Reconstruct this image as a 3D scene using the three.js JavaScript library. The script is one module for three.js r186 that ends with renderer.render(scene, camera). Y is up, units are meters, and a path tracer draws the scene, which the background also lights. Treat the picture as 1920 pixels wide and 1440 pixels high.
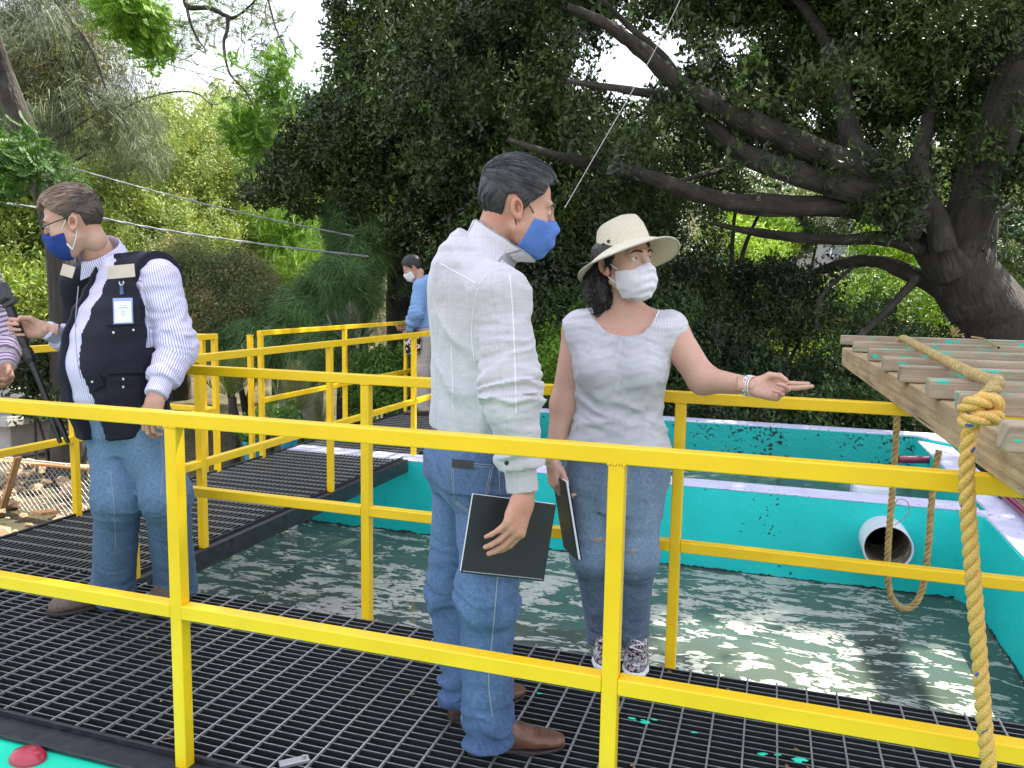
import * as THREE from 'three';
import { mergeGeometries, mergeVertices } from 'three/addons/utils/BufferGeometryUtils.js';
import { ImprovedNoise } from 'three/addons/math/ImprovedNoise.js';
import { RoundedBoxGeometry } from 'three/addons/geometries/RoundedBoxGeometry.js';

// ---------------------------------------------------------------- camera, sky, sun, exposure
const scene = new THREE.Scene();
const camera = new THREE.PerspectiveCamera(51.54, 4 / 3, 0.1, 400);
camera.rotation.order = 'YXZ';
camera.position.set(0, 1.36, 0);
camera.rotation.set(-0.1153, 0.3147, 0.0171);
camera.updateMatrixWorld(true);
scene.add(camera);

const renderer = new THREE.WebGLRenderer({ antialias: true });
renderer.toneMapping = THREE.LinearToneMapping;
renderer.toneMappingExposure = 2.8;
renderer.shadowMap.enabled = true;

const sunDir = new THREE.Vector3().setFromSphericalCoords(1, THREE.MathUtils.degToRad(90 - 58), Math.PI + 0.3147 - 1.0);
{ // hazy bright sky, a little brighter round the sun, pale blue away from it
  const W = 512, H = 256, d = new Float32Array(W * H * 4), v = new THREE.Vector3();
  for (let y = 0; y < H; y++) for (let x = 0; x < W; x++) {
    const el = ((y + 0.5) / H - 0.5) * Math.PI, az = ((x + 0.5) / W - 0.5) * 2 * Math.PI;
    v.set(Math.cos(el) * Math.cos(az), Math.sin(el), Math.cos(el) * Math.sin(az));
    const h = Math.max(0, v.y), c = Math.max(0, v.dot(sunDir));
    const glow = 0.55 * Math.pow(c, 6) + 1.1 * Math.pow(c, 60);
    const k = (y * W + x) * 4, hor = Math.pow(1 - h, 3);
    d[k] = 0.56 + 0.15 * hor + glow; d[k + 1] = 0.62 + 0.11 * hor + glow * 0.97; d[k + 2] = 0.76 + 0.02 * hor + glow * 0.9; d[k + 3] = 1;
    if (v.y < 0) { d[k] = 0.2; d[k + 1] = 0.2; d[k + 2] = 0.18; }
  }
  const t = new THREE.DataTexture(d, W, H, THREE.RGBAFormat, THREE.FloatType);
  t.mapping = THREE.EquirectangularReflectionMapping; t.magFilter = t.minFilter = THREE.LinearFilter; t.needsUpdate = true;
  scene.background = t; scene.environment = t;
}
const sun = new THREE.DirectionalLight(new THREE.Color(1, 0.93, 0.82), 5);
sun.position.copy(sunDir).multiplyScalar(40).add(new THREE.Vector3(-1, 0, -6));
sun.target.position.set(-1, 0, -6);
sun.castShadow = true; sun.shadow.mapSize.set(4096, 4096);
Object.assign(sun.shadow.camera, { left: -25, right: 25, top: 25, bottom: -25, near: 1, far: 90 });
scene.add(sun, sun.target);

// ---------------------------------------------------------------- helpers
const V = (x, y, z) => new THREE.Vector3(x, y, z);
const C = (r, g, b) => new THREE.Color().setRGB(r, g, b);
function rng(seed) { let a = seed >>> 0; return () => { a = (a + 0x6d2b79f5) | 0; let t = Math.imul(a ^ (a >>> 15), 1 | a); t = (t + Math.imul(t ^ (t >>> 7), 61 | t)) ^ t; return ((t ^ (t >>> 14)) >>> 0) / 4294967296; }; }
const PN = new ImprovedNoise();
const noise = (x, y = 0.37, z = 0.71) => PN.noise(x + 100.3, y + 57.1, z + 31.7);
const fbm = (x, y, z, o = 4) => { let s = 0, a = 0.5; for (let i = 0; i < o; i++) { s += a * noise(x, y, z); x *= 2.03; y *= 2.03; z *= 2.03; a *= 0.5; } return s; };
const clamp = (x, a = 0, b = 1) => Math.min(b, Math.max(a, x));
const lerp = (a, b, t) => a + (b - a) * t;
const sstep = (a, b, x) => { const t = clamp((x - a) / (b - a)); return t * t * (3 - 2 * t); };
function lut(pts, x) { // piecewise smooth table [[x, y], ...]
  if (x <= pts[0][0]) return pts[0][1];
  for (let i = 1; i < pts.length; i++) if (x <= pts[i][0]) { const t = (x - pts[i - 1][0]) / (pts[i][0] - pts[i - 1][0]); return lerp(pts[i - 1][1], pts[i][1], t * t * (3 - 2 * t)); }
  return pts[pts.length - 1][1];
}
// survey of the place: directions measured in the 1920 x 1440 photograph, turned into points at a real distance or plane
const EYE = camera.position.clone(), FPX = 1490.88;
const ray = (u, v) => V((u - 960) / FPX, -(v - 720) / FPX, -1).applyQuaternion(camera.quaternion);
const at = (u, v, d) => ray(u, v).multiplyScalar(d).add(EYE);
const pz = (u, v, z) => { const r = ray(u, v); return r.multiplyScalar(z / r.z).add(EYE); };
const py = (u, v, y) => { const r = ray(u, v); return r.multiplyScalar((y - EYE.y) / r.y).add(EYE); };

const used = {};
function numbered(n) { if (!(n in used)) { used[n] = 0; return n; } used[n]++; return n + '_' + String(used[n]).padStart(3, '0'); }
function tag(o, label, category, group) { o.userData.label = label; o.userData.category = category; if (group) o.userData.group = group; return o; }
function thing(name, label, category, pos = V(0, 0, 0), group) {
  const o = new THREE.Group(); o.name = numbered(name); o.position.copy(pos); scene.add(o); return tag(o, label, category, group);
}
function mesh(name, geo, mat, parent, rel) { // geometry given in the place's own axes is moved to the parent's base when rel is set
  if (rel) geo = geo.clone().translate(-rel.x, -rel.y, -rel.z);
  const m = new THREE.Mesh(geo, mat); m.name = parent ? name : numbered(name); m.castShadow = m.receiveShadow = true; (parent || scene).add(m); return m;
}
function struct(name, geo, mat) { const m = mesh(name, geo, mat); m.userData.kind = 'structure'; return m; }
function clean(g) { const o = new THREE.BufferGeometry(); for (const k of ['position', 'normal', 'uv']) if (g.attributes[k]) o.setAttribute(k, g.attributes[k]); if (g.index) o.setIndex(g.index); return o.index ? o.toNonIndexed() : o; }
const merge = (gs) => mergeGeometries(gs.map(clean));
function boxUV(g, s = 1) { // uv in metres by the way each face points
  g = g.index ? g.toNonIndexed() : g; if (!g.attributes.normal) g.computeVertexNormals();
  const p = g.attributes.position, n = g.attributes.normal, uv = new Float32Array(p.count * 2);
  for (let i = 0; i < p.count; i++) {
    const a = Math.abs(n.getX(i)), b = Math.abs(n.getY(i)), c = Math.abs(n.getZ(i));
    let u, w; if (a >= b && a >= c) { u = p.getZ(i); w = p.getY(i); } else if (b >= c) { u = p.getX(i); w = p.getZ(i); } else { u = p.getX(i); w = p.getY(i); }
    uv[i * 2] = u * s; uv[i * 2 + 1] = w * s;
  }
  g.setAttribute('uv', new THREE.BufferAttribute(uv, 2)); return g;
}
function bar(a, b, w, h, r = 0.004) { // rounded bar between two points: width across, height up
  const L = a.distanceTo(b), g = new RoundedBoxGeometry(w, h, L, 2, Math.min(r, w / 2.1, h / 2.1));
  const m = new THREE.Matrix4().lookAt(b, a, Math.abs(b.clone().sub(a).normalize().y) > 0.95 ? V(0, 0, 1) : V(0, 1, 0));
  m.setPosition(a.clone().add(b).multiplyScalar(0.5)); return boxUV(g.applyMatrix4(m));
}
function block(x0, x1, y0, y1, z0, z1, r = 0.006) { return boxUV(new RoundedBoxGeometry(x1 - x0, y1 - y0, z1 - z0, 2, r).translate((x0 + x1) / 2, (y0 + y1) / 2, (z0 + z1) / 2)); }
function tube(pts, r, seg = 40, rad = 8) { return new THREE.TubeGeometry(new THREE.CatmullRomCurve3(pts), seg, r, rad, false); }
function limbGeo(pts, rad, side = 9, bump = 0.12, seed = 1) { // tapered branch through points with radii
  const cv = new THREE.CatmullRomCurve3(pts), n = Math.max(6, pts.length * 6), fr = cv.computeFrenetFrames(n), pos = [], uv = [], idx = [], len = cv.getLength();
  for (let i = 0; i <= n; i++) {
    const t = i / n, p = cv.getPoint(t), f = t * (rad.length - 1), k = Math.min(rad.length - 2, Math.floor(f)), r0 = lerp(rad[k], rad[k + 1], f - k);
    for (let j = 0; j <= side; j++) {
      const a = (j % side) / side * Math.PI * 2, r = r0 * (1 + bump * 2 * noise(Math.cos(a) * 1.3 + seed * 7, Math.sin(a) * 1.3, t * len * 1.5 / (r0 * 6 + 0.1)));
      const q = p.clone().addScaledVector(fr.normals[i], Math.cos(a) * r).addScaledVector(fr.binormals[i], Math.sin(a) * r);
      pos.push(q.x, q.y, q.z); uv.push(j / side * r0 * 6.28, t * len);
    }
  }
  for (let i = 0; i < n; i++) for (let j = 0; j < side; j++) { const a = i * (side + 1) + j, b = a + side + 1; idx.push(a, b, a + 1, b, b + 1, a + 1); }
  const g = new THREE.BufferGeometry(); g.setAttribute('position', new THREE.Float32BufferAttribute(pos, 3)); g.setAttribute('uv', new THREE.Float32BufferAttribute(uv, 2)); g.setIndex(idx); g.computeVertexNormals(); return g;
}
function tex(n, fn, srgb = true, rep = 1) { // fn(x, y) in 0..1 gives [r, g, b] (display values when srgb)
  const d = new Uint8Array(n * n * 4);
  for (let y = 0; y < n; y++) for (let x = 0; x < n; x++) { const c = fn(x / n, y / n), k = (y * n + x) * 4; d[k] = clamp(c[0]) * 255; d[k + 1] = clamp(c[1]) * 255; d[k + 2] = clamp(c[2]) * 255; d[k + 3] = 255; }
  const t = new THREE.DataTexture(d, n, n); t.wrapS = t.wrapT = THREE.RepeatWrapping; t.magFilter = THREE.LinearFilter; t.minFilter = THREE.LinearMipmapLinearFilter; t.generateMipmaps = true;
  if (srgb) t.colorSpace = THREE.SRGBColorSpace; t.repeat.set(rep, rep); t.needsUpdate = true; return t;
}
const gray = (v) => [v, v, v];
// noise that repeats over the unit square
const tn = (x, y, f, z = 0) => { const a = noise(x * f, y * f, z), b = noise((x - 1) * f, y * f, z), c = noise(x * f, (y - 1) * f, z), d = noise((x - 1) * f, (y - 1) * f, z); return lerp(lerp(a, b, x), lerp(c, d, x), y); };
const tfbm = (x, y, f, z = 0, o = 4) => { let s = 0, a = 0.5; for (let i = 0; i < o; i++) { s += a * tn(x, y, f, z + i * 3.1); f *= 2; a *= 0.5; } return s; };
const tn2 = (x, y, fx, fy, z = 0) => { const a = noise(x * fx, y * fy, z), b = noise((x - 1) * fx, y * fy, z), c = noise(x * fx, (y - 1) * fy, z), d = noise((x - 1) * fx, (y - 1) * fy, z); return lerp(lerp(a, b, x), lerp(c, d, x), y); };
const std = (o) => new THREE.MeshStandardMaterial({ roughness: 0.8, metalness: 0, ...o });
const phys = (o) => new THREE.MeshPhysicalMaterial({ roughness: 0.8, metalness: 0, ...o });
// ---------------------------------------------------------------- the setting: terrain, tanks, water
const Cx = -2.751, Cz = -2.847, Nz = -1.754, Lx = -3.87, RAIL = 1.02, MID = 0.478, T = 0.04;
const WZ = -5.72, WX = 1.33, WL = -0.6, OZ = -8.42;          // far tank wall, right wall, water level, outer wall
const M = {};
{
  const wear = tex(512, (x, y) => { const n = tfbm(x, y, 6, 1, 5), s = tn(x, y, 60, 4); const chip = s > 0.5 && n > 0.16 ? 0.7 : 1; return [0.97 * chip * (1 + 0.08 * n), 0.79 * chip * (1 + 0.1 * n), 0.05 + 0.02 * n]; }, true, 1.3);
  const orange = tex(256, (x, y) => gray(0.5 + 0.5 * tfbm(x, y, 24, 2, 3)), false, 5);
  M.yellow = phys({ map: wear, roughness: 0.42, bumpMap: orange, bumpScale: 0.0004, clearcoat: 0.25, clearcoatRoughness: 0.35 });
  const tealMap = tex(1024, (x, y) => {
    const n = tfbm(x, y, 4, 3, 5), f = tn(x, y, 90, 1), g = tfbm(x, y, 9, 8, 3);
    let c = [0.1 + 0.05 * n, 0.79 + 0.1 * n, 0.76 + 0.1 * n];
    if (f + g * 0.8 > 0.62) c = [0.06, 0.35, 0.36];
    return c;
  }, true, 0.5);
  const rough = tex(512, (x, y) => gray(0.5 + 0.7 * tfbm(x, y, 18, 5, 5)), false, 1.6);
  M.teal = std({ map: tealMap, roughness: 0.55, bumpMap: rough, bumpScale: 0.003 });
  const algae = tex(1024, (x, y) => { // paint with dark algae specks
    const n = tfbm(x, y, 4, 3, 5), f = tfbm(x, y, 44, 1, 3), g = tfbm(x, y, 5, 8, 3);
    const k = sstep(0.1, 0.22, f + g * 0.7 - 0.03);
    return [lerp(0.05 + 0.04 * n, 0.05, k), lerp(0.66 + 0.1 * n, 0.2, k), lerp(0.63 + 0.1 * n, 0.19, k)];
  }, true, 0.7);
  M.tealAlgae = std({ map: algae, roughness: 0.6, bumpMap: rough, bumpScale: 0.006 });
  M.ledge = std({ map: tex(512, (x, y) => { const n = tfbm(x, y, 7, 9, 5), s = tn(x, y, 50, 2) + 0.6 * n; const k = s > 0.4 ? 0.62 : 1; return [(0.80 + 0.14 * n) * k, (0.79 + 0.14 * n) * k, (0.88 + 0.14 * n) * k]; }, true, 0.9), roughness: 0.75, bumpMap: rough, bumpScale: 0.004 });
  M.tealTop = std({ map: tex(256, (x, y) => { const n = tfbm(x, y, 5, 4, 4); return [0.05, 0.84 + 0.06 * n, 0.68 + 0.06 * n]; }, true, 0.6), roughness: 0.5 });
  M.steel = std({ map: tex(256, (x, y) => { const n = tfbm(x, y, 10, 2, 4); return [0.2 + 0.16 * n, 0.2 + 0.16 * n, 0.22 + 0.16 * n]; }, true, 2), metalness: 0.35, roughness: 0.42 });
  M.bars = std({ map: tex(256, (x, y) => { const n = tfbm(x, y, 14, 6, 4); return [0.54 + 0.3 * n, 0.54 + 0.3 * n, 0.54 + 0.3 * n]; }, true, 3), metalness: 0.3, roughness: 0.38 });
  M.barBlack = std({ color: C(0.016, 0.016, 0.018), roughness: 0.6 });
  M.rodSteel = std({ color: C(0.4, 0.4, 0.4), metalness: 0.6, roughness: 0.36 });
  M.concrete = std({ map: tex(512, (x, y) => { const n = tfbm(x, y, 5, 3, 6); const v = 0.66 + 0.3 * n; return [v, v * 0.98, v * 0.95]; }, true, 0.5), roughness: 0.9, bumpMap: rough, bumpScale: 0.004 });
  M.red = phys({ color: C(0.42, 0.02, 0.05), roughness: 0.35, clearcoat: 0.4 });
  M.darkred = phys({ color: C(0.2, 0.012, 0.05), roughness: 0.4, clearcoat: 0.3 });
  M.pvc = std({ map: tex(256, (x, y) => { const n = tfbm(x, y, 6, 3, 4); return [0.84 + 0.12 * n, 0.84 + 0.12 * n, 0.86 + 0.1 * n]; }), roughness: 0.45 });
}
{ // ground: one sheet that climbs to a wooded hillside behind
  const g = new THREE.PlaneGeometry(240, 240, 160, 160).rotateX(-Math.PI / 2), p = g.attributes.position;
  const hole = (x, z) => x > Lx - 0.5 && x < WX + 0.6 && z > OZ - 0.6 && z < -0.9;
  for (let i = 0; i < p.count; i++) {
    const x = p.getX(i), z = p.getZ(i), d = Math.max(0, -z - 16);
    let y = -0.85 + 0.16 * d + 0.05 * Math.min(d, 40) * noise(x * 0.05, z * 0.05) + 0.12 * noise(x * 0.4, z * 0.4);
    if (hole(x, z)) y = -3.2;
    p.setY(i, y);
  }
  g.computeVertexNormals();
  const soil = tex(1024, (x, y) => { const n = tfbm(x, y, 6, 3, 6), f = tn(x, y, 70, 2), l = tn(x, y, 40, 7); let c = [0.3 + 0.22 * n, 0.27 + 0.2 * n, 0.18 + 0.14 * n]; if (f > 0.3) c = [0.46, 0.34, 0.18]; if (l > 0.22) c = [0.17, 0.21, 0.09]; return c; }, true, 60);
  struct('ground', g, std({ map: soil, roughness: 0.95, bumpMap: soil, bumpScale: 0.02 }));
}
// walls of the tanks: each with its body and its painted ledge
function tankWall(label, bodies, ledges, mat = M.teal, ledgeMat = M.ledge) {
  const t = thing('tank_wall', label, 'wall');
  mesh('wall', merge(bodies), mat, t); if (ledges.length) mesh('ledge', merge(ledges), ledgeMat, t); return t;
}
function prism(pts, y0, y1) { // plan outline [[x, z], ...] raised from y0 to y1
  const s = new THREE.Shape(pts.map(([x, z]) => new THREE.Vector2(x, -z)));
  return boxUV(new THREE.ExtrudeGeometry(s, { depth: y1 - y0, bevelEnabled: true, bevelThickness: 0.008, bevelSize: 0.006, bevelOffset: -0.006, bevelSegments: 1 }).rotateX(-Math.PI / 2).translate(0, y0, 0));
}
tankWall('turquoise tank wall with a white pipe through it behind the woman', [(() => { const s = new THREE.Shape([[-3.9, -2.4], [WX + 0.02, -2.4], [WX + 0.02, -0.012], [-3.9, -0.012]].map(([x, y]) => new THREE.Vector2(x, y))), c = pz(1660, 1018, WZ + 0.12), h = new THREE.Path(); h.absarc(c.x, c.y, 0.146, 0, Math.PI * 2, true); s.holes.push(h); return boxUV(new THREE.ExtrudeGeometry(s, { depth: 0.24, bevelEnabled: false, curveSegments: 32 }).translate(0, 0, WZ - 0.24)); })()], [block(-3.9, WX + 0.02, -0.0115, 0.0, WZ - 0.243, WZ - 0.004)]);
tankWall('turquoise wall on the right side of the tank, with a bevelled corner and pale ledge',
  [prism([[WX - 0.1, WZ + 0.001], [WX, WZ + 0.13], [WX, -0.9], [WX + 0.3, -0.9], [WX + 0.3, OZ], [WX + 0.045, OZ], [WX + 0.045, WZ + 0.001]], -2.4, -0.01)],
  [prism([[WX - 0.094, WZ + 0.001], [WX + 0.006, WZ + 0.13], [WX + 0.006, -0.9], [WX + 0.3, -0.9], [WX + 0.3, OZ], [WX + 0.05, OZ], [WX + 0.05, WZ + 0.001]], -0.009, 0.003)]);
tankWall('outer turquoise tank wall speckled with dark algae, farthest from the walkway',
  [prism([[-3.0, OZ], [1.35, OZ], [1.62, OZ + 0.32], [1.75, OZ + 0.32], [1.75, OZ - 0.2], [-3.0, OZ - 0.2]], -2.4, 0.03)],
  [prism([[-3.0, OZ - 0.005], [1.353, OZ - 0.005], [1.623, OZ + 0.315], [1.75, OZ + 0.315], [1.75, OZ - 0.2], [-3.0, OZ - 0.2]], 0.031, 0.045)], M.tealAlgae);
tankWall('turquoise tank wall under the left edge of the side walkway', [block(Lx - 0.15, Lx + 0.06, -2.4, -0.1, -9.2, -0.9)], [], M.tealAlgae);
tankWall('bright turquoise ledge in the near left corner with a red handle on it', [block(-4.6, WX, -2.4, -0.022, -1.715, -0.7)], [], M.tealTop);
{ // dark growth clinging to the walls at the waterline, ragged along its top
  const strip = (a, b, n, seed, hMax) => { const L = a.distanceTo(b), N = Math.ceil(L / 0.02), pos = [], d = away2(a, b), idx = []; for (let i = 0; i <= N; i++) { const p = a.clone().addScaledVector(d, i * L / N).addScaledVector(n, 0.004), h = Math.max(0.004, hMax * (0.35 + 0.9 * fbm(i * 0.09, seed, 0.3, 4) + 0.5 * noise(i * 0.9, seed))); pos.push(p.x, WL - 0.03, p.z, p.x, WL + h, p.z); } for (let i = 0; i < N; i++) { const k = i * 2; idx.push(k, k + 2, k + 1, k + 1, k + 2, k + 3); } const g = new THREE.BufferGeometry(); g.setAttribute('position', new THREE.Float32BufferAttribute(pos, 3)); g.setIndex(idx); g.computeVertexNormals(); return g; };
  const away2 = (a, b) => b.clone().sub(a).normalize(), am = std({ color: C(0.02, 0.05, 0.042), roughness: 0.8, side: THREE.DoubleSide }), ws = scene.children.filter((c) => c.name.startsWith('tank_wall'));
  mesh('algae', strip(V(Lx + 0.06, 0, WZ), V(WX - 0.1, 0, WZ), V(0, 0, 1), 2.2, 0.03), am, ws[0]); mesh('algae', strip(V(WX, 0, WZ + 0.13), V(WX, 0, -1.7), V(-1, 0, 0), 5.1, 0.035), am, ws[1]); mesh('algae', strip(V(Lx + 0.06, 0, WZ), V(Lx + 0.06, 0, -1.7), V(1, 0, 0), 7.7, 0.05), am, ws[3]);
}
{ // water with scum
  const scum = (x, y, s) => { // lacy rafts of scum, drawn out along the tank, with holes
    const wx = 0.22 * fbm(x * 1.6, y * 2.2, s, 2), wy = 0.2 * fbm(x * 1.6 + 9, y * 2.2, s + 4, 2), X = x + wx, Y = y * 1.5 + wy;
    const big = fbm(X * 0.8, Y * 0.8, s + 11, 2), n1 = fbm(X * 4.6, Y * 6.6, s + 2, 5), r2 = Math.abs(fbm(X * 3.2 + 3, Y * 5, s + 7, 5)), r3 = Math.abs(fbm(X * 8 + 8, Y * 12, s + 9, 3));
    return 0.16 + big * 0.75 + n1 * 0.9 + Math.max(0, 0.1 - r2) * 3.2 - Math.max(0, 0.085 - r3) * 4.5 - 0.02;
  };
  function waterTex(w, h, px, s, amount) {
    const W = Math.round(w * px), H = Math.round(h * px), a = new Uint8Array(W * H * 4), b = new Uint8Array(W * H * 4);
    for (let j = 0; j < H; j++) for (let i = 0; i < W; i++) {
      const x = i / px, y = j / px, k = (j * W + i) * 4, f = sstep(0.2, 0.29, scum(x, y, s) + amount), g = fbm(x * 20, y * 20, s, 3);
      const m = 0.5 + fbm(x * 0.8, y * 0.8, s + 20, 3), base = [64 + 26 * m, 78 + 22 * m, 71 + 18 * m], top = 1 + 0.16 * g;
      for (let c = 0; c < 3; c++) a[k + c] = clamp(lerp(base[c], [176, 176, 166][c] * top, f * 0.94) / 255) * 255;
      a[k + 3] = 255; const r = lerp(0.07, 0.85, f) * 255; b[k] = b[k + 1] = b[k + 2] = r; b[k + 3] = 255;
    }
    return [a, b].map((d, n) => { const t = new THREE.DataTexture(d, W, H); t.magFilter = THREE.LinearFilter; t.minFilter = THREE.LinearMipmapLinearFilter; t.generateMipmaps = true; if (!n) t.colorSpace = THREE.SRGBColorSpace; t.needsUpdate = true; return t; });
  }
  function water(name, x0, x1, z0, z1, y, px, s, amount) {
    const [a, b] = waterTex(x1 - x0, z1 - z0, px, s, amount);
    const g = new THREE.PlaneGeometry(x1 - x0, z1 - z0, 60, 60).rotateX(-Math.PI / 2).translate((x0 + x1) / 2, y, (z0 + z1) / 2), p = g.attributes.position;
    for (let i = 0; i < p.count; i++) p.setY(i, y + 0.004 * noise(p.getX(i) * 3, p.getZ(i) * 3));
    g.computeVertexNormals();
    const wav = tex(256, (x, y2) => gray(0.5 + 0.5 * tfbm(x, y2, 8, 3, 3)), false, 3);
    const m = struct(name, g, phys({ map: a, roughnessMap: b, roughness: 1, bumpMap: wav, bumpScale: 0.004, ior: 1.33 })); return m;
  }
  water('tank_water', Lx + 0.06, WX, WZ, -1.68, WL, 360, 3.3, 0.05);
  water('second_tank_water', -3.81, WX + 0.045, OZ, WZ - 0.242, -0.3, 120, 8.1, -0.25);
}
// ---------------------------------------------------------------- walkways of bar grating
function grating(label, x0, x1, z0, z1, along, edges) {
  const t = thing('grating_walkway', label, 'walkway', V((x0 + x1) / 2, 0, (z0 + z1) / 2)), b = [], r = [], w = [], o = t.position;
  const B = (w, h, d, x, y, z) => new THREE.BoxGeometry(w, h, d).translate(x, y, z);
  if (along === 'x') {
    for (let z = z0 + 0.02; z < z1 - 0.005; z += 0.0335) { b.push(B(x1 - x0, 0.02, 0.004, (x0 + x1) / 2, -0.0115, z)); w.push(B(x1 - x0, 0.0014, 0.0036, (x0 + x1) / 2, -0.0007, z)); }
    for (let x = x0 + 0.05; x < x1; x += 0.0985) r.push(B(0.0056, 0.009, z1 - z0, x, -0.0022, (z0 + z1) / 2));
  } else {
    for (let x = x0 + 0.02; x < x1 - 0.005; x += 0.0335) { b.push(B(0.004, 0.02, z1 - z0, x, -0.0115, (z0 + z1) / 2)); w.push(B(0.0036, 0.0014, z1 - z0, x, -0.0007, (z0 + z1) / 2)); }
    for (let z = z0 + 0.03; z < z1; z += 0.0985) r.push(B(x1 - x0, 0.009, 0.0056, (x0 + x1) / 2, -0.0022, z));
  }
  const bb = mesh('bearing_bars', boxUV(merge(b)), M.barBlack, t, o), rr = mesh('cross_rods', boxUV(merge(r)), M.rodSteel, t, o), ww = mesh('worn_bar_tops', boxUV(merge(w)), M.bars, t, o); bb.userData.kind = rr.userData.kind = ww.userData.kind = 'stuff';
  for (const [n, g] of edges) mesh(n, g, M.steel, t, o);
}
grating('black bar grating walkway the two men and the woman stand on, running across the front', -4.6, 1.3, Cz + 0.004, -1.79, 'x', [
  ['edge_channel', merge([block(-4.6, 1.3, -0.1, 0.012, -1.786, -1.774, 0.003), block(-4.6, 1.3, -0.02, -0.006, -1.7735, -1.69, 0.004)])],
  ['edge_beam', block(Cx + 0.06, 1.3, -0.1, -0.034, Cz + 0.01, Cz + 0.06, 0.003)],
  ['cross_beam', block(-2.0, -1.94, -0.14, -0.034, Cz + 0.07, -1.8, 0.003)], ['cross_beam', block(-0.6, -0.54, -0.14, -0.034, Cz + 0.07, -1.8, 0.003)]]);
grating('black bar grating side walkway leading back along the left tank edge', Lx + 0.012, Cx - 0.03, -10.2, Cz - 0.006, 'z', [
  ['edge_channel', merge([block(Cx - 0.026, Cx - 0.016, -0.09, 0.03, -5.7, Cz + 0.3, 0.003), block(Cx - 0.0155, Cx + 0.03, -0.09, 0.012, -5.7, Cz + 0.3, 0.003)])],
  ['edge_channel', block(Lx - 0.006, Lx + 0.008, -0.09, 0.012, -10.2, -0.8, 0.003)],
  ['cross_beam', block(Lx + 0.02, Cx - 0.03, -0.14, -0.034, -4.4, -4.34, 0.003)], ['cross_beam', block(Lx + 0.02, Cx - 0.03, -0.14, -0.034, -6.4, -6.34, 0.003)]]);
// ---------------------------------------------------------------- yellow railings
{ // turquoise paint drips and dry leaves on the front walkway
  const r = rng(77), drips = [], leaves = [], fw = scene.children.find((c) => c.name === 'grating_walkway');
  for (const [u, v, s] of [[1185, 1349, 1], [1212, 1352, 1.4], [1228, 1349, 0.7], [1434, 1412, 1.2], [1456, 1415, 0.9], [1496, 1426, 1.4], [1300, 1374, 0.6], [1010, 1300, 0.5]]) for (let k = 0; k < 3; k++) { const c = py(u + (r() - 0.5) * 14, v + (r() - 0.5) * 6, 0.001); drips.push(new THREE.SphereGeometry(0.0065 * s * (0.5 + r()), 8, 6).scale(1.6, 0.35, 0.6).translate(c.x, c.y, c.z)); }
  mesh('paint_drips', boxUV(merge(drips)), M.tealTop, fw, fw.position).userData.kind = 'stuff';
  for (let k = 0; k < 22; k++) { const x = -3.6 + 4.6 * r(), z = -2.8 + r(), g = new THREE.CircleGeometry(0.009 + 0.008 * r(), 6).scale(1, 0.45, 1).rotateX(-1.57 + (r() - 0.5) * 0.7).rotateY(r() * 6).translate(x, 0.006, z); leaves.push(g); }
  mesh('dry_leaves', boxUV(merge(leaves)), std({ color: C(0.2, 0.13, 0.05), roughness: 0.9, side: THREE.DoubleSide }), fw, fw.position).userData.kind = 'stuff';
}
function railing(label, posts, runs) { // posts: [x, z, y0]; runs: [ax, az, bx, bz, y top, kind]
  const o = V(posts[0][0], 0, posts[0][1]), t = thing('railing', label, 'railing', o);
  for (const [ax, az, bx, bz, y, kind] of runs) mesh(kind, bar(V(ax, y - T / 2, az), V(bx, y - T / 2, bz), T, T), M.yellow, t, o);
  for (const [x, z, y0, y1] of posts) mesh('post', bar(V(x, y0 ?? 0.004, z), V(x, (y1 ?? RAIL) - T - 0.001, z), T - 0.002, T - 0.002), M.yellow, t, o);
  // weld beads where posts meet the top rail
  const wr = rng(Math.round(Math.abs(posts[0][0] * 100 + posts[0][1] * 31))), beads = [];
  for (const [x, z, , y1] of posts) for (let k = 0; k < 4; k++) for (let i = 0; i < 6; i++) { const f = (i / 5 - 0.5) * (T - 0.006), s = k % 2 ? 1 : -1, h = T / 2 - 0.001; beads.push(new THREE.SphereGeometry(0.0026 + 0.0016 * wr(), 5, 4).translate(x + (k < 2 ? f : s * h), (y1 ?? RAIL) - T - 0.0005, z + (k < 2 ? s * h : f))); }
  mesh('weld_beads', boxUV(merge(beads)), M.yellow, t, o).userData.kind = 'stuff';
  return t;
}
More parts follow.
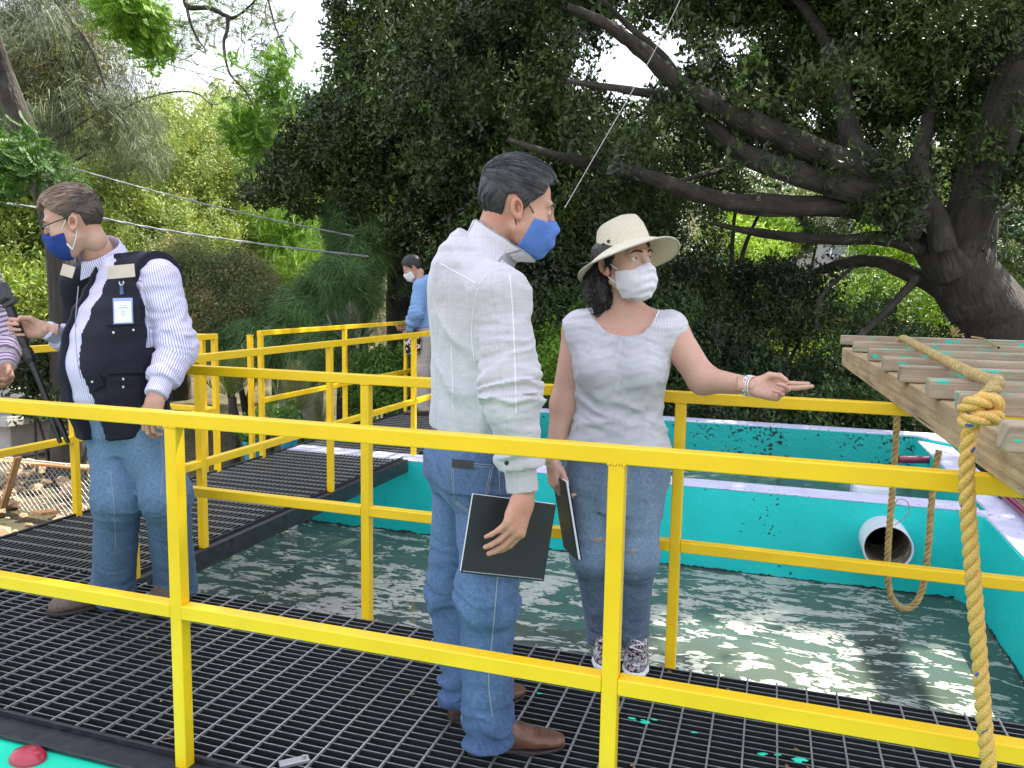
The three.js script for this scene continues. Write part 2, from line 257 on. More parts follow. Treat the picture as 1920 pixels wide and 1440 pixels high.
{
  const e = 0.019;
  railing('nearest yellow railing running across the whole front of the walkway', [[-1.54, Nz, -0.02], [-0.316, Nz, -0.02], [-2.77, Nz, -0.02], [0.91, Nz, -0.02]],
    [[-4.4, Nz, 1.3, Nz, RAIL, 'top_rail'], ...[[-4.4, -2.77], [-2.77, -1.54], [-1.54, -0.316], [-0.316, 0.91], [0.91, 1.3]].map(([a, b], i) => [a + (i ? e : 0), Nz, b - (i < 4 ? e : 0), Nz, MID, 'mid_rail'])]);
  railing('yellow railing behind the woman along the tank edge of the front walkway', [[Cx, Cz, -0.02], [-1.544, Cz, -0.02], [-0.294, Cz, -0.02], [0.956, Cz, -0.02]],
    [[Cx - T / 2, Cz, 1.3, Cz, RAIL, 'top_rail'], ...[[Cx, -1.544], [-1.544, -0.294], [-0.294, 0.956], [0.956, 1.3]].map(([a, b]) => [a + e, Cz, b - e, Cz, MID, 'mid_rail'])]);
  const bz = [-3.32, -4.575, -5.868, -7.2, -8.5];
  railing('yellow railing between side walkway and tank, leading from the corner to the far man', bz.map((z) => [Cx, z, 0.012]),
    [[Cx, Cz - T / 2 - 0.001, Cx, -8.5, RAIL, 'top_rail'], [Cx, Cz - e, Cx, -3.32 + e, MID, 'mid_rail'], ...bz.slice(1).map((z, i) => [Cx, bz[i] - e, Cx, z + e, MID, 'mid_rail'])]);
  railing('yellow railing on the outer side of the side walkway behind the man in the vest', [[Lx, -3.585, -0.02], [Lx, -2.2, -0.02], [Lx, -4.845, -0.4], [Lx - 0.11, -4.845, -0.85]],
    [[Lx, -0.9, Lx, -4.845 - T / 2, RAIL, 'top_rail'], [Lx, -0.9, Lx, -2.2 + e, MID, 'mid_rail'], [Lx, -2.2 - e, Lx, -3.585 + e, MID, 'mid_rail'], [Lx, -3.585 - e, Lx, -4.845 + e, MID, 'mid_rail'],
      [Lx - 1.3, -4.845, Lx - T / 2 - 0.001, -4.845, RAIL - 0.004, 'top_rail'], [Lx - 1.3, -4.845, Lx - e, -4.845, MID, 'mid_rail'], [Lx - 1.3, -4.845, Lx - e, -4.845, 0.75, 'mid_rail']]);
  const lz = [-5.397, -6.71, -8.045, -9.4];
  railing('yellow railing on the outer side of the side walkway, beyond the opening', lz.map((z) => [Lx, z, -0.1]).concat([[Lx - 0.1, -5.4, -0.85]]),
    [[Lx, -5.397 + T / 2, Lx, -9.4, RAIL, 'top_rail'], ...lz.slice(1).map((z, i) => [Lx, lz[i] - e, Lx, z + e, MID, 'mid_rail'])]);
}
// ---------------------------------------------------------------- modelling by distance fields
const smin = (a, b, k) => { const h = Math.max(k - Math.abs(a - b), 0) / k; return Math.min(a, b) - h * h * k * 0.25; };
const smax = (a, b, k) => -smin(-a, -b, k);
function cap(a, b, r1, r2) { // tapered capsule
  const ax = a.x, ay = a.y, az = a.z, bx = b.x - ax, by = b.y - ay, bz = b.z - az, bb = bx * bx + by * by + bz * bz || 1e-9;
  return (x, y, z) => { x -= ax; y -= ay; z -= az; const t = clamp((x * bx + y * by + z * bz) / bb); return Math.hypot(x - bx * t, y - by * t, z - bz * t) - (r1 + (r2 - r1) * t); };
}
const ell = (cx, cy, cz, a, b, c) => (x, y, z) => { x = (x - cx) / a; y = (y - cy) / b; z = (z - cz) / c; const k = Math.hypot(x, y, z); return (k - 1) * Math.min(a, b, c) * (k > 1 ? 1.1 : 1); };
const ball = (cx, cy, cz, r) => (x, y, z) => Math.hypot(x - cx, y - cy, z - cz) - r;
function blend(fs, k) { const n = fs.length; return (x, y, z) => { let d = fs[0](x, y, z); for (let i = 1; i < n; i++) d = smin(d, fs[i](x, y, z), k); return d; }; }
function sections(o, X, Y, Z, rows, pow = 2.4) { // trunk of a body: rows [height, half width, half depth, forward shift] in the frame o, X (to its right), Y up, Z forward
  const hs = rows.map((r) => r[0]), y0 = hs[0], y1 = hs[hs.length - 1], tA = rows.map((r) => [r[0], r[1]]), tB = rows.map((r) => [r[0], r[2]]), tC = rows.map((r) => [r[0], r[3] || 0]);
  return (x, y, z) => {
    x -= o.x; y -= o.y; z -= o.z;
    const lx = x * X.x + y * X.y + z * X.z, ly = x * Y.x + y * Y.y + z * Y.z, lz = x * Z.x + y * Z.y + z * Z.z, h = clamp(ly, y0, y1);
    const a = lut(tA, h), b = lut(tB, h), c = lut(tC, h), k = Math.pow(Math.pow(Math.abs(lx / a), pow) + Math.pow(Math.abs((lz - c) / b), pow), 1 / pow);
    const d = (k - 1) * Math.min(a, b) * (k > 1 ? 1.15 : 1), e = Math.abs(ly - h);
    return e > 0 ? Math.hypot(Math.max(d, 0), e) + Math.min(d, 0) * 0 : d;
  };
}
// folds across a limb: height of the cloth at a point, for an axis direction d
function folds(x, y, z, d, f, seed) {
  const s = x * d.x + y * d.y + z * d.z, w = 0.35 * noise(x * 9 + seed, y * 9, z * 9), k = s * f + w * 3;
  const n = noise(x * 5 + d.x * k + seed, y * 5 + d.y * k, z * 5 + d.z * k);
  return 1 - 2.2 * Math.abs(n);
}
function surfaceNets(f, lo, hi, c) { // mesh the zero level of f inside a box, cells of size c
  const nx = Math.ceil((hi.x - lo.x) / c) + 1, ny = Math.ceil((hi.y - lo.y) / c) + 1, nz = Math.ceil((hi.z - lo.z) / c) + 1, v = new Float32Array(nx * ny * nz).fill(1), B = 6, hd = B * c * 0.87 * 2 + 0.012;
  for (let k = 0; k < nz; k += B) for (let j = 0; j < ny; j += B) for (let i = 0; i < nx; i += B) {
    const d = f(lo.x + (i + B / 2) * c, lo.y + (j + B / 2) * c, lo.z + (k + B / 2) * c), K = Math.min(k + B, nz), J = Math.min(j + B, ny), I = Math.min(i + B, nx), far = Math.abs(d) > hd;
    for (let w = k; w < K; w++) for (let q = j; q < J; q++) for (let p = i; p < I; p++) v[(w * ny + q) * nx + p] = far ? d : f(lo.x + p * c, lo.y + q * c, lo.z + w * c);
  }
  const id = new Int32Array(nx * ny * nz).fill(-1), pos = [], idx = [], sx = 1, sy = nx, sz = nx * ny, off = [0, sx, sy, sx + sy, sz, sx + sz, sy + sz, sx + sy + sz];
  const E = [[0, 1], [2, 3], [4, 5], [6, 7], [0, 2], [1, 3], [4, 6], [5, 7], [0, 4], [1, 5], [2, 6], [3, 7]];
  for (let k = 0; k < nz - 1; k++) for (let j = 0; j < ny - 1; j++) for (let i = 0; i < nx - 1; i++) {
    const o = k * sz + j * sy + i; let m = 0; for (let q = 0; q < 8; q++) if (v[o + off[q]] < 0) m |= 1 << q;
    if (m === 0 || m === 255) continue;
    let x = 0, y = 0, z = 0, n = 0;
    for (const [a, b] of E) { const va = v[o + off[a]], vb = v[o + off[b]]; if (va < 0 === vb < 0) continue; const t = va / (va - vb); x += (a & 1) + t * ((b & 1) - (a & 1)); y += (a >> 1 & 1) + t * ((b >> 1 & 1) - (a >> 1 & 1)); z += (a >> 2) + t * ((b >> 2) - (a >> 2)); n++; }
    id[o] = pos.length / 3; pos.push(lo.x + (i + x / n) * c, lo.y + (j + y / n) * c, lo.z + (k + z / n) * c);
  }
  for (let k = 1; k < nz - 1; k++) for (let j = 1; j < ny - 1; j++) for (let i = 1; i < nx - 1; i++) {
    const o = k * sz + j * sy + i, s = v[o] < 0;
    const quad = (a, b, c2, d) => { a = id[a]; b = id[b]; c2 = id[c2]; d = id[d]; if (a < 0 || b < 0 || c2 < 0 || d < 0) return; s ? idx.push(a, b, d, b, c2, d) : idx.push(a, d, b, b, d, c2); };
    if (s !== v[o + sx] < 0) quad(o - sy - sz, o - sz, o, o - sy);
    if (s !== v[o + sy] < 0) quad(o - sx - sz, o - sx, o, o - sz);
    if (s !== v[o + sz] < 0) quad(o - sx - sy, o - sy, o, o - sx);
  }
  const g = new THREE.BufferGeometry(); g.setAttribute('position', new THREE.Float32BufferAttribute(pos, 3)); g.setIndex(idx); g.computeVertexNormals(); return g;
}
function boxOf(pts, m) { const b = new THREE.Box3().setFromPoints(pts).expandByScalar(m); return [b.min, b.max]; }
function boneUV(g, bones, off) { // uv in metres round and along the nearest bone; bones [[a, b, radius]]
  g = g.toNonIndexed(); const p = g.attributes.position, uv = new Float32Array(p.count * 2), c = V(0, 0, 0), q = V(0, 0, 0);
  const fr = bones.map(([a, b, r, ref]) => { const d = b.clone().sub(a), L = d.length(); d.normalize(); const e = (ref || (Math.abs(d.z) > 0.9 ? V(1, 0, 0) : V(0, 0, 1))).clone(); e.addScaledVector(d, -e.dot(d)).normalize(); return { a, d, L, r, e, h: V(0, 0, 0).crossVectors(d, e) }; });
  for (let i = 0; i < p.count; i += 3) {
    c.set(0, 0, 0); for (let j = 0; j < 3; j++) c.add(q.fromBufferAttribute(p, i + j)); c.multiplyScalar(1 / 3);
    let best = null, bd = 1e9; for (const f of fr) { q.copy(c).sub(f.a); const t = clamp(q.dot(f.d), 0, f.L), dd = q.addScaledVector(f.d, -t).length() / f.r; if (dd < bd) { bd = dd; best = f; } }
    q.copy(c).sub(best.a); const ca = Math.atan2(q.dot(best.h), q.dot(best.e));
    for (let j = 0; j < 3; j++) {
      q.fromBufferAttribute(p, i + j).sub(best.a); const s = q.dot(best.d); let an = Math.atan2(q.dot(best.h), q.dot(best.e)) - ca; an -= Math.round(an / 6.2832) * 6.2832;
      uv[(i + j) * 2] = (ca + an) * best.r; uv[(i + j) * 2 + 1] = s;
    }
  }
  g.setAttribute('uv', new THREE.BufferAttribute(uv, 2)); return g;
}
function paint(g, fn) { // vertex colours by place: fn(point, normal, colour)
  const p = g.attributes.position, n = g.attributes.normal, a = new Float32Array(p.count * 3), q = V(0, 0, 0), m = V(0, 0, 0), c = new THREE.Color();
  for (let i = 0; i < p.count; i++) { fn(q.fromBufferAttribute(p, i), m.fromBufferAttribute(n, i), c); a[i * 3] = c.r; a[i * 3 + 1] = c.g; a[i * 3 + 2] = c.b; }
  g.setAttribute('color', new THREE.BufferAttribute(a, 3)); return g;
}
function cast(f, o, dir, off = 0, far = 0.6) { // walk from o along dir to the surface of f, off metres proud of it
  let t = 0; for (let i = 0; i < 90 && t < far; i++) { const d = f(o.x + dir.x * t, o.y + dir.y * t, o.z + dir.z * t) - off; if (d < 0.0006) break; t += Math.min(d * 0.6, 0.02); }
  return o.clone().addScaledVector(dir, t);
}
function patch(f, o, du, dv, dir, w, h, off, th, nx = 12, ny = 12, shape) { // a piece of cloth or card laid on the surface of f
  const pos = [], uv = [], idx = [];
  for (const lift of [off + th, off - 0.004]) for (let j = 0; j <= ny; j++) for (let i = 0; i <= nx; i++) {
    let a = i / nx - 0.5, b = j / ny - 0.5; if (shape) [a, b] = shape(a, b);
    const q = cast(f, o.clone().addScaledVector(du, a * w).addScaledVector(dv, b * h), dir, lift); pos.push(q.x, q.y, q.z); uv.push(i / nx, j / ny);
  }
  const W = nx + 1, N = W * (ny + 1);
  for (let j = 0; j < ny; j++) for (let i = 0; i < nx; i++) { const a = j * W + i; idx.push(a, a + 1, a + W, a + 1, a + W + 1, a + W, a + N, a + W + N, a + 1 + N, a + 1 + N, a + W + N, a + W + 1 + N); }
  const side = (a, b) => idx.push(a, a + N, b, b, a + N, b + N);
  for (let i = 0; i < nx; i++) { side(i + 1, i); side(ny * W + i, ny * W + i + 1); }
  for (let j = 0; j < ny; j++) { side(j * W, j * W + W); side(j * W + W + nx, j * W + nx); }
  const g = new THREE.BufferGeometry(); g.setAttribute('position', new THREE.Float32BufferAttribute(pos, 3)); g.setAttribute('uv', new THREE.Float32BufferAttribute(uv, 2)); g.setIndex(idx);
  const n = g.toNonIndexed(); n.computeVertexNormals(); return n;
}
function laid(f, pts, dir, off, r, seg = 60, rad = 6) { // a cord or seam that follows the surface
  const cv = new THREE.CatmullRomCurve3(pts), q = []; for (let i = 0; i <= seg; i++) q.push(cast(f, cv.getPoint(i / seg), dir, off)); return tube(q, r, seg, rad);
}
const frame = (o, Z, up = V(0, 1, 0)) => { const z = Z.clone().normalize(), x = V(0, 0, 0).crossVectors(up, z).normalize(), y = V(0, 0, 0).crossVectors(z, x); return new THREE.Matrix4().makeBasis(x, y, z).setPosition(o); };
// ---------------------------------------------------------------- heads and hands
// head frame: between the ears at eye height; y up, z to the face, x to the head's left
function headField(h = {}) {
  const w = h.w ?? 1, jaw = h.jaw ?? 1;
  const skull = ell(0, 0.034, -0.012, 0.0765 * w, 0.094, 0.099), face = ell(0, -0.04, 0.036, 0.06 * w * jaw, 0.078, 0.06), chin = ell(0, -0.1, 0.064, 0.028 * jaw, 0.022, 0.026), brow = [cap(V(-0.04, 0.03, 0.078), V(-0.01, 0.026, 0.092), 0.011, 0.011), cap(V(0.04, 0.03, 0.078), V(0.01, 0.026, 0.092), 0.011, 0.011)];
  const cheek = [ball(-0.042 * w, -0.03, 0.056, 0.024), ball(0.042 * w, -0.03, 0.056, 0.024)], jawL = cap(V(-0.056 * jaw, -0.06, 0.005), V(-0.02, -0.1, 0.055), 0.016, 0.016), jawR = cap(V(0.056 * jaw, -0.06, 0.005), V(0.02, -0.1, 0.055), 0.016, 0.016);
  const nose = blend([cap(V(0, 0.016, 0.093), V(0, -0.028, 0.116), 0.0075, 0.0105), ball(-0.011, -0.034, 0.103, 0.0085), ball(0.011, -0.034, 0.103, 0.0085)], 0.01);
  const lip = blend([ell(0, -0.062, 0.092, 0.023, 0.007, 0.01), ell(0, -0.073, 0.09, 0.02, 0.008, 0.01)], 0.004), neck = cap(V(0, -0.03, -0.028), V(0, -0.085, -0.04), 0.049 * (h.neck ?? 1), 0.044 * (h.neck ?? 1));
  const solid = blend([skull, face, chin, ...cheek, jawL, jawR], 0.03), brows = blend(brow, 0.012);
  const ear = (s) => (x, y, z) => { x = x * s - 0.08 * w; y += 0.008; z += 0.012; const c = 0.94, q = z * c + y * 0.3, yy = y * c - z * 0.3, xx = x - 0.25 * -Math.min(q, 0.01) ; const rim = Math.hypot(Math.max(Math.hypot(q / 0.62, yy) - 0.022, -0.006), xx * 0.9) - 0.0068, lobe = Math.hypot(xx, yy + 0.026, q - 0.004) - 0.0095, bowl = ellip(xx - 0.004, yy, q - 0.002); return smin(Math.max(rim, -bowl), lobe, 0.006); };
  const ellip = (x, y, z) => (Math.hypot(x / 0.007, y / 0.017, z / 0.0095) - 1) * 0.007;
  const eL = ear(1), eR = ear(-1), ex = 0.031, ey = 0.008, ez = 0.079;
  const noEars = (x, y, z) => {
    let d = smin(solid(x, y, z), brows(x, y, z), 0.014); const X = Math.abs(x);
    d = smax(d, -(Math.hypot((X - ex) / 1.25, y - ey, z - 0.101) - 0.0175), 0.012);
    d = smin(d, nose(x, y, z), 0.012); d = smin(d, lip(x, y, z), 0.006);
    const lid = Math.hypot(X - ex, y - ey, z - ez) - 0.0142, slit = (Math.hypot((X - ex) / 0.0125, (y - ey + 0.001) / (h.lid ?? 0.0054)) - 1) * 0.005;
    d = smin(d, Math.max(lid, -slit), 0.004);
    if (z > 0.07 && X > 0.016 && X < 0.046) d = Math.max(d, -Math.max(slit, -(z - 0.084)) );
    return smin(d, neck(x, y, z), 0.02);
  };
  const all = (x, y, z) => { const d = noEars(x, y, z); if (Math.abs(x) < 0.055) return d; return smin(d, Math.min(eL(x, y, z), eR(x, y, z)), 0.007); };
  return { all, noEars, skull, solid };
}
const HEADBOX = [V(-0.1, -0.16, -0.125), V(0.1, 0.145, 0.14)];
function eyes(parent, mat, gaze, base) { // two eyeballs, iris and pupil turned to gaze (head frame)
  for (const s of [-1, 1]) {
    const c = V(0.031 * s, 0.008, 0.079), g = gaze.clone().normalize(), geo = new THREE.SphereGeometry(0.0132, 28, 28);
    paint(geo, (p, n, col) => { const k = p.clone().normalize().dot(g); if (k > 0.955) col.setRGB(0.006, 0.005, 0.004); else if (k > 0.87) col.setRGB(0.04, 0.02, 0.01); else col.setRGB(0.62, 0.58, 0.55); });
    mesh('eye', geo.translate(c.x, c.y, c.z).applyMatrix4(mat), MAT.eye, parent, base);
  }
}
function handField(left, curl, spread, thumb, sc = 1) { // curl: per finger [knuckle, middle, tip] in radians; frame: y to the fingers, x to the thumb, z out of the palm
  const K = [[0.028, 0.09, 0.001], [0.0095, 0.096, 0], [-0.011, 0.091, 0], [-0.0295, 0.081, 0.001]], L = [[0.043, 0.026, 0.02], [0.047, 0.03, 0.021], [0.043, 0.028, 0.02], [0.033, 0.021, 0.018]], R = [0.0092, 0.0094, 0.0088, 0.0078];
  const palm = blend([...K.map((k, i) => cap(V(k[0] * 0.62, 0.012, 0), V(...k), 0.0125, 0.0108)), cap(V(-0.024, 0.02, 0.004), V(-0.029, 0.06, 0.004), 0.012, 0.01), cap(V(0.016, 0.022, 0.006), V(0.02, 0.07, 0.004), 0.013, 0.009)], 0.016);
  const wrist = cap(V(0, -0.06, 0), V(0, 0.018, 0), 0.025, 0.024), fs = [];
  const flatWrist = (x, y, z) => wrist(x, y, z * 1.25) / 1.15;
  K.forEach((k, i) => {
    let p = V(...k), a = 0; const sp = spread[i], seg = []; for (let j = 0; j < 3; j++) { a += curl[i][j]; const q = p.clone().add(V(Math.sin(sp) * Math.cos(a), Math.cos(sp) * Math.cos(a), Math.sin(a)).multiplyScalar(L[i][j])); seg.push(cap(p, q, R[i] * (1 - 0.1 * j), R[i] * (0.92 - 0.1 * j))); p = q; }
    fs.push(blend(seg, 0.003));
  });
  const t = thumb.map((q) => V(...q)); fs.push(blend([cap(t[0], t[1], 0.0155, 0.012), cap(t[1], t[2], 0.0115, 0.0105), cap(t[2], t[3], 0.0105, 0.0085)], 0.004));
  return (x, y, z) => {
    x /= sc; y /= sc; z /= sc; if (left) x = -x;
    let d = smin(palm(x, y, z), flatWrist(x, y, z), 0.02), m = 1; for (let i = 0; i < 5; i++) { const e = fs[i](x, y, z); m = i ? smin(m, e, 0.0015) : e; }
    return smin(d, m, 0.008) * sc;
  };
}
const THUMB = { rest: [[0.018, 0.022, 0.006], [0.042, 0.052, 0.014], [0.052, 0.083, 0.02], [0.052, 0.108, 0.024]], in: [[0.018, 0.022, 0.008], [0.036, 0.05, 0.024], [0.028, 0.078, 0.036], [0.008, 0.094, 0.04]], grip: [[0.018, 0.022, 0.008], [0.038, 0.05, 0.024], [0.036, 0.078, 0.044], [0.018, 0.09, 0.056]] };
// put a hand at the wrist: fingers along Y, palm facing Z
function handGeo(wrist, Y, Z, left, curl, spread, thumb, sc = 1, cell = 0.0032) {
  const f = handField(left, curl, spread, thumb, sc), y = Y.clone().normalize(), x = V(0, 0, 0).crossVectors(y, Z).normalize(), z = V(0, 0, 0).crossVectors(x, y);
  return surfaceNets(f, V(-0.075, -0.05, -0.03).multiplyScalar(sc), V(0.075, 0.21, 0.11).multiplyScalar(sc), cell * sc).applyMatrix4(new THREE.Matrix4().makeBasis(x, y, z).setPosition(wrist));
}
const joinGeo = (gs) => mergeGeometries(gs.map((g) => { const o = new THREE.BufferGeometry(); for (const k of ['position', 'normal']) o.setAttribute(k, g.attributes[k]); o.setIndex(g.index); return o; }));
// hair: a cap over the skull, cut by a hairline table [[angle from the face in degrees, lowest height], ...]
function hairGeo(line, thick, o = {}) {
  const sk = headField(o).skull, cell = o.cell ?? 0.0028, dirz = o.comb ?? 0.6;
  const f = (x, y, z) => {
    let d = sk(x, y, z) - thick(x, y, z);
    if (Math.abs(d) < 0.02) { const a = x * 170 + noise(x * 20, y * 20, z * 8) * 4 + y * 60 * (1 - dirz); d -= 0.0026 * noise(a, z * 14 + y * 26, 3.3) + 0.0016 * noise(a * 2.2, z * 20 + y * 30, 9.1); }
    const an = Math.abs(Math.atan2(x, z - (o.cz ?? -0.01))) * 57.3;
    return smax(d, lut(line, an) + 0.005 * noise(x * 90, y * 14, z * 90) - y, 0.006);
  };
  return surfaceNets(f, V(-0.115, -0.16, -0.135), V(0.115, 0.16, 0.13), cell);
}

// single locks laid over a mass of hair, following a flow (head frame)
function withStrands(g, n, seed, flow, o = {}) {
  const r = rng(seed), p = g.attributes.position, nn = g.attributes.normal, gs = [g], P = V(0, 0, 0), N = V(0, 0, 0), grid = new Map(), K = 0.008, key = (x, y, z) => Math.round(x / K) + ',' + Math.round(y / K) + ',' + Math.round(z / K);
  for (let i = 0; i < p.count; i++) grid.set(key(p.getX(i), p.getY(i), p.getZ(i)), i);
  const pos = [], idx = [], nor = [];
  for (let s = 0; s < n; s++) {
    let i = Math.floor(r() * p.count); P.fromBufferAttribute(p, i); N.fromBufferAttribute(nn, i); if (o.skip && o.skip(P, N)) continue;
    const pts = [], ns = [], L = (o.len ?? 0.05) * (0.5 + r()), st = 9, ph = r() * 9; let q = P.clone(), m = N.clone();
    for (let k = 0; k < st; k++) {
      pts.push(q.clone().addScaledVector(m, 0.0005 + (o.lift ?? 0.0012) * Math.sin(Math.PI * k / (st - 1)) * (0.3 + r() * 0.4))); ns.push(m.clone());
      const t = flow(q.x, q.y, q.z, ph).clone(); t.addScaledVector(m, -t.dot(m)).normalize().multiplyScalar(L / st); q.add(t);
      const j = grid.get(key(q.x, q.y, q.z)); if (j !== undefined) { m.fromBufferAttribute(nn, j); N.fromBufferAttribute(p, j); q.addScaledVector(m, N.sub(q).dot(m) * 0.7); } else if (!o.loose) break;
    }
    if (pts.length < 4) continue;
    const b0 = pos.length / 3, W = (o.r ?? 0.001) * (0.6 + 0.8 * r());
    for (let k = 0; k < pts.length; k++) {
      const t = pts[Math.min(k + 1, pts.length - 1)].clone().sub(pts[Math.max(k - 1, 0)]).normalize(), sd = V(0, 0, 0).crossVectors(t, ns[k]).normalize(), w = W * Math.sin(Math.PI * (0.12 + 0.84 * k / (pts.length - 1)));
      for (const [a, b] of [[-1, -0.5], [0, 0.9], [1, -0.5]]) { const v = pts[k].clone().addScaledVector(sd, a * w).addScaledVector(ns[k], b * w), d = sd.clone().multiplyScalar(a).addScaledVector(ns[k], b + 0.3).normalize(); pos.push(v.x, v.y, v.z); nor.push(d.x, d.y, d.z); }
    }
    for (let k = 0; k < pts.length - 1; k++) for (let a = 0; a < 3; a++) { const e = b0 + k * 3 + a, f = b0 + k * 3 + (a + 1) % 3; idx.push(e, f, e + 3, f, f + 3, e + 3); }
  }
  const h = new THREE.BufferGeometry(); h.setAttribute('position', new THREE.Float32BufferAttribute(pos, 3)); h.setAttribute('normal', new THREE.Float32BufferAttribute(nor, 3)); h.setIndex(idx);
  return joinGeo([g, h]);
}
// ---------------------------------------------------------------- people: cloth and skin
const MAT = {};
{
  const linenC = tex(512, (x, y) => { const a = tn(x, 0.5, 90, 1), b = tn(0.5, y, 90, 4), n = tfbm(x, y, 5, 2, 3), s = tn(x, y, 120, 7); const v = 0.83 + 0.085 * a + 0.085 * b + 0.03 * n + 0.03 * s; return [v * 0.99, v * 0.98, v]; }, true, 9);
  const crumple = tex(1024, (x, y) => { const a = Math.abs(tn(x, y * 0.9999, 5, 3) + 0.5 * tn(x, y, 9, 7)), b = Math.abs(tn(x, y, 13, 5) + 0.4 * tn(x, y, 22, 8)); return gray(0.25 + 0.55 * Math.min(1, a * 1.6) + 0.25 * Math.min(1, b * 1.5)); }, false, 3);
  MAT.linen = phys({ transmission: 0.22, thickness: 0, map: linenC, bumpMap: crumple, bumpScale: 0.0045, roughness: 0.9, sheen: 0.3, sheenRoughness: 0.6, sheenColor: C(1, 1, 1) });
  MAT.linenCollar = MAT.linen.clone(); MAT.linenCollar.transmission = 0;
  const twill = tex(512, (x, y) => { const d = Math.sin((x * 60 + y * 60) * 6.2832), n = tn(x, y, 90, 3), w = tn(x, y * 0.999, 12, 8), v = 0.82 + 0.16 * d + 0.25 * n + 0.16 * w; return [v * 0.95, v * 0.98, v]; }, true, 14);
  const twillB = tex(256, (x, y) => gray(0.5 + 0.3 * Math.sin((x * 30 + y * 30) * 6.2832) + 0.3 * tn(x, y, 60, 3)), false, 28);
  MAT.denim = std({ map: twill, vertexColors: true, bumpMap: twillB, bumpScale: 0.0005, roughness: 0.92 });
  MAT.skin = phys({ vertexColors: true, roughness: 0.52, bumpMap: tex(512, (x, y) => gray(0.5 + 0.5 * tfbm(x, y, 60, 2, 2) ), false, 12), bumpScale: 0.0005, sheen: 0.25, sheenRoughness: 0.5, sheenColor: C(0.9, 0.5, 0.4) });
  MAT.eye = phys({ vertexColors: true, roughness: 0.12, clearcoat: 1, clearcoatRoughness: 0.05 });
  MAT.hair = phys({ vertexColors: true, roughness: 0.48, sheen: 0.2, sheenColor: C(0.4, 0.4, 0.45) });
  MAT.maskBlue = std({ map: tex(256, (x, y) => { const n = tn(x, y, 60, 2); return [0.33 + 0.05 * n, 0.48 + 0.05 * n, 0.76 + 0.06 * n]; }, true, 20), roughness: 0.85 });
  MAT.maskNavy = std({ map: tex(256, (x, y) => { const n = tn(x, y, 60, 2); return [0.12 + 0.04 * n, 0.23 + 0.05 * n, 0.53 + 0.06 * n]; }, true, 20), roughness: 0.85 });
  MAT.white = std({ color: C(0.78, 0.78, 0.8), roughness: 0.8 });
  MAT.maskWhite = std({ color: C(0.76, 0.74, 0.78), roughness: 0.85 });
  MAT.cordDark = std({ color: C(0.02, 0.016, 0.02), roughness: 0.7 });
  MAT.leather = phys({ map: tex(512, (x, y) => { const n = tfbm(x, y, 6, 3, 5); return [0.40 + 0.2 * n, 0.265 + 0.15 * n, 0.2 + 0.12 * n]; }, true, 6), roughness: 0.38, clearcoat: 0.3, clearcoatRoughness: 0.4, bumpMap: tex(256, (x, y) => gray(0.5 + 0.5 * tfbm(x, y, 20, 3, 3)), false, 12), bumpScale: 0.0008 });
  MAT.suede = std({ map: tex(256, (x, y) => { const n = tfbm(x, y, 8, 3, 4); return [0.42 + 0.2 * n, 0.36 + 0.18 * n, 0.31 + 0.16 * n]; }, true, 8), roughness: 0.9 });
  MAT.sole = std({ color: C(0.035, 0.025, 0.02), roughness: 0.7 });
  MAT.navy = std({ map: tex(256, (x, y) => { const n = tn(x, y, 90, 2), d = 0.5 + 0.5 * Math.sin((x + y) * 40 * 6.2832), w = tfbm(x, y, 5, 7, 3); const v = 0.1 + 0.035 * n + 0.025 * d + 0.03 * w; return [v * 0.8, v * 0.86, v * 1.35]; }, true, 12), roughness: 0.88 });
  MAT.stripe = std({ map: tex(512, (x, y) => { const s = Math.abs(((x * 16) % 1) - 0.5) < 0.17, n = 0.04 * tn(x, y, 80, 2); return s ? [0.62 + n, 0.6 + n, 0.84 + n] : [0.9 + n, 0.88 + n, 0.93 + n]; }, true, 8), roughness: 0.85 });
  MAT.purple = std({ map: tex(512, (x, y) => { const s = Math.abs(((y * 12) % 1) - 0.5) < 0.22, n = 0.05 * tn(x, y, 60, 2); return s ? [0.56 + n, 0.42 + n, 0.57 + n] : [0.84 + n, 0.79 + n, 0.85 + n]; }, true, 4), roughness: 0.85 });
  const zig = tex(1024, (x, y) => { const w = 0.55 * Math.sin(y * 6.2832 * 3 + 1.2 * Math.sin(x * 6.2832)) + 0.4 * tn(x, y, 6, 3); return gray(0.5 + 0.42 * Math.sin((x * 26 + w * 2.6) * 6.2832) + 0.15 * tn(x, y, 70, 2)); }, false, 7.5);
  const zigC = tex(1024, (x, y) => { const w = 0.55 * Math.sin(y * 6.2832 * 3 + 1.2 * Math.sin(x * 6.2832)) + 0.4 * tn(x, y, 6, 3); const s = Math.sin((x * 26 + w * 2.6) * 6.2832), v = 0.82 + 0.05 * s + 0.04 * tn(x, y, 90, 5); return [v, v * 0.99, v * 1.01]; }, true, 7.5);
  MAT.jacquard = phys({ map: zigC, bumpMap: zig, bumpScale: 0.0016, roughness: 0.5, sheen: 0.5, sheenRoughness: 0.35, sheenColor: C(0.9, 0.9, 0.95) });
  MAT.straw = std({ map: tex(512, (x, y) => { const a = Math.sin(x * 6.2832 * 40), b = Math.sin(y * 6.2832 * 40), n = tn(x, y, 50, 3), v = 0.92 + 0.08 * a * b + 0.1 * n; return [v, v * 0.955, v * 0.84]; }, true, 7), bumpMap: tex(512, (x, y) => gray(0.5 + 0.45 * Math.sin(x * 6.2832 * 40) * Math.sin(y * 6.2832 * 40)), false, 7), bumpScale: 0.0018, roughness: 0.8 });
  MAT.lightblue = std({ color: C(0.2, 0.34, 0.6), roughness: 0.85 });
  MAT.beige = std({ color: C(0.42, 0.37, 0.33), roughness: 0.9 });
  MAT.blackPlastic = std({ color: C(0.012, 0.012, 0.013), roughness: 0.4 });
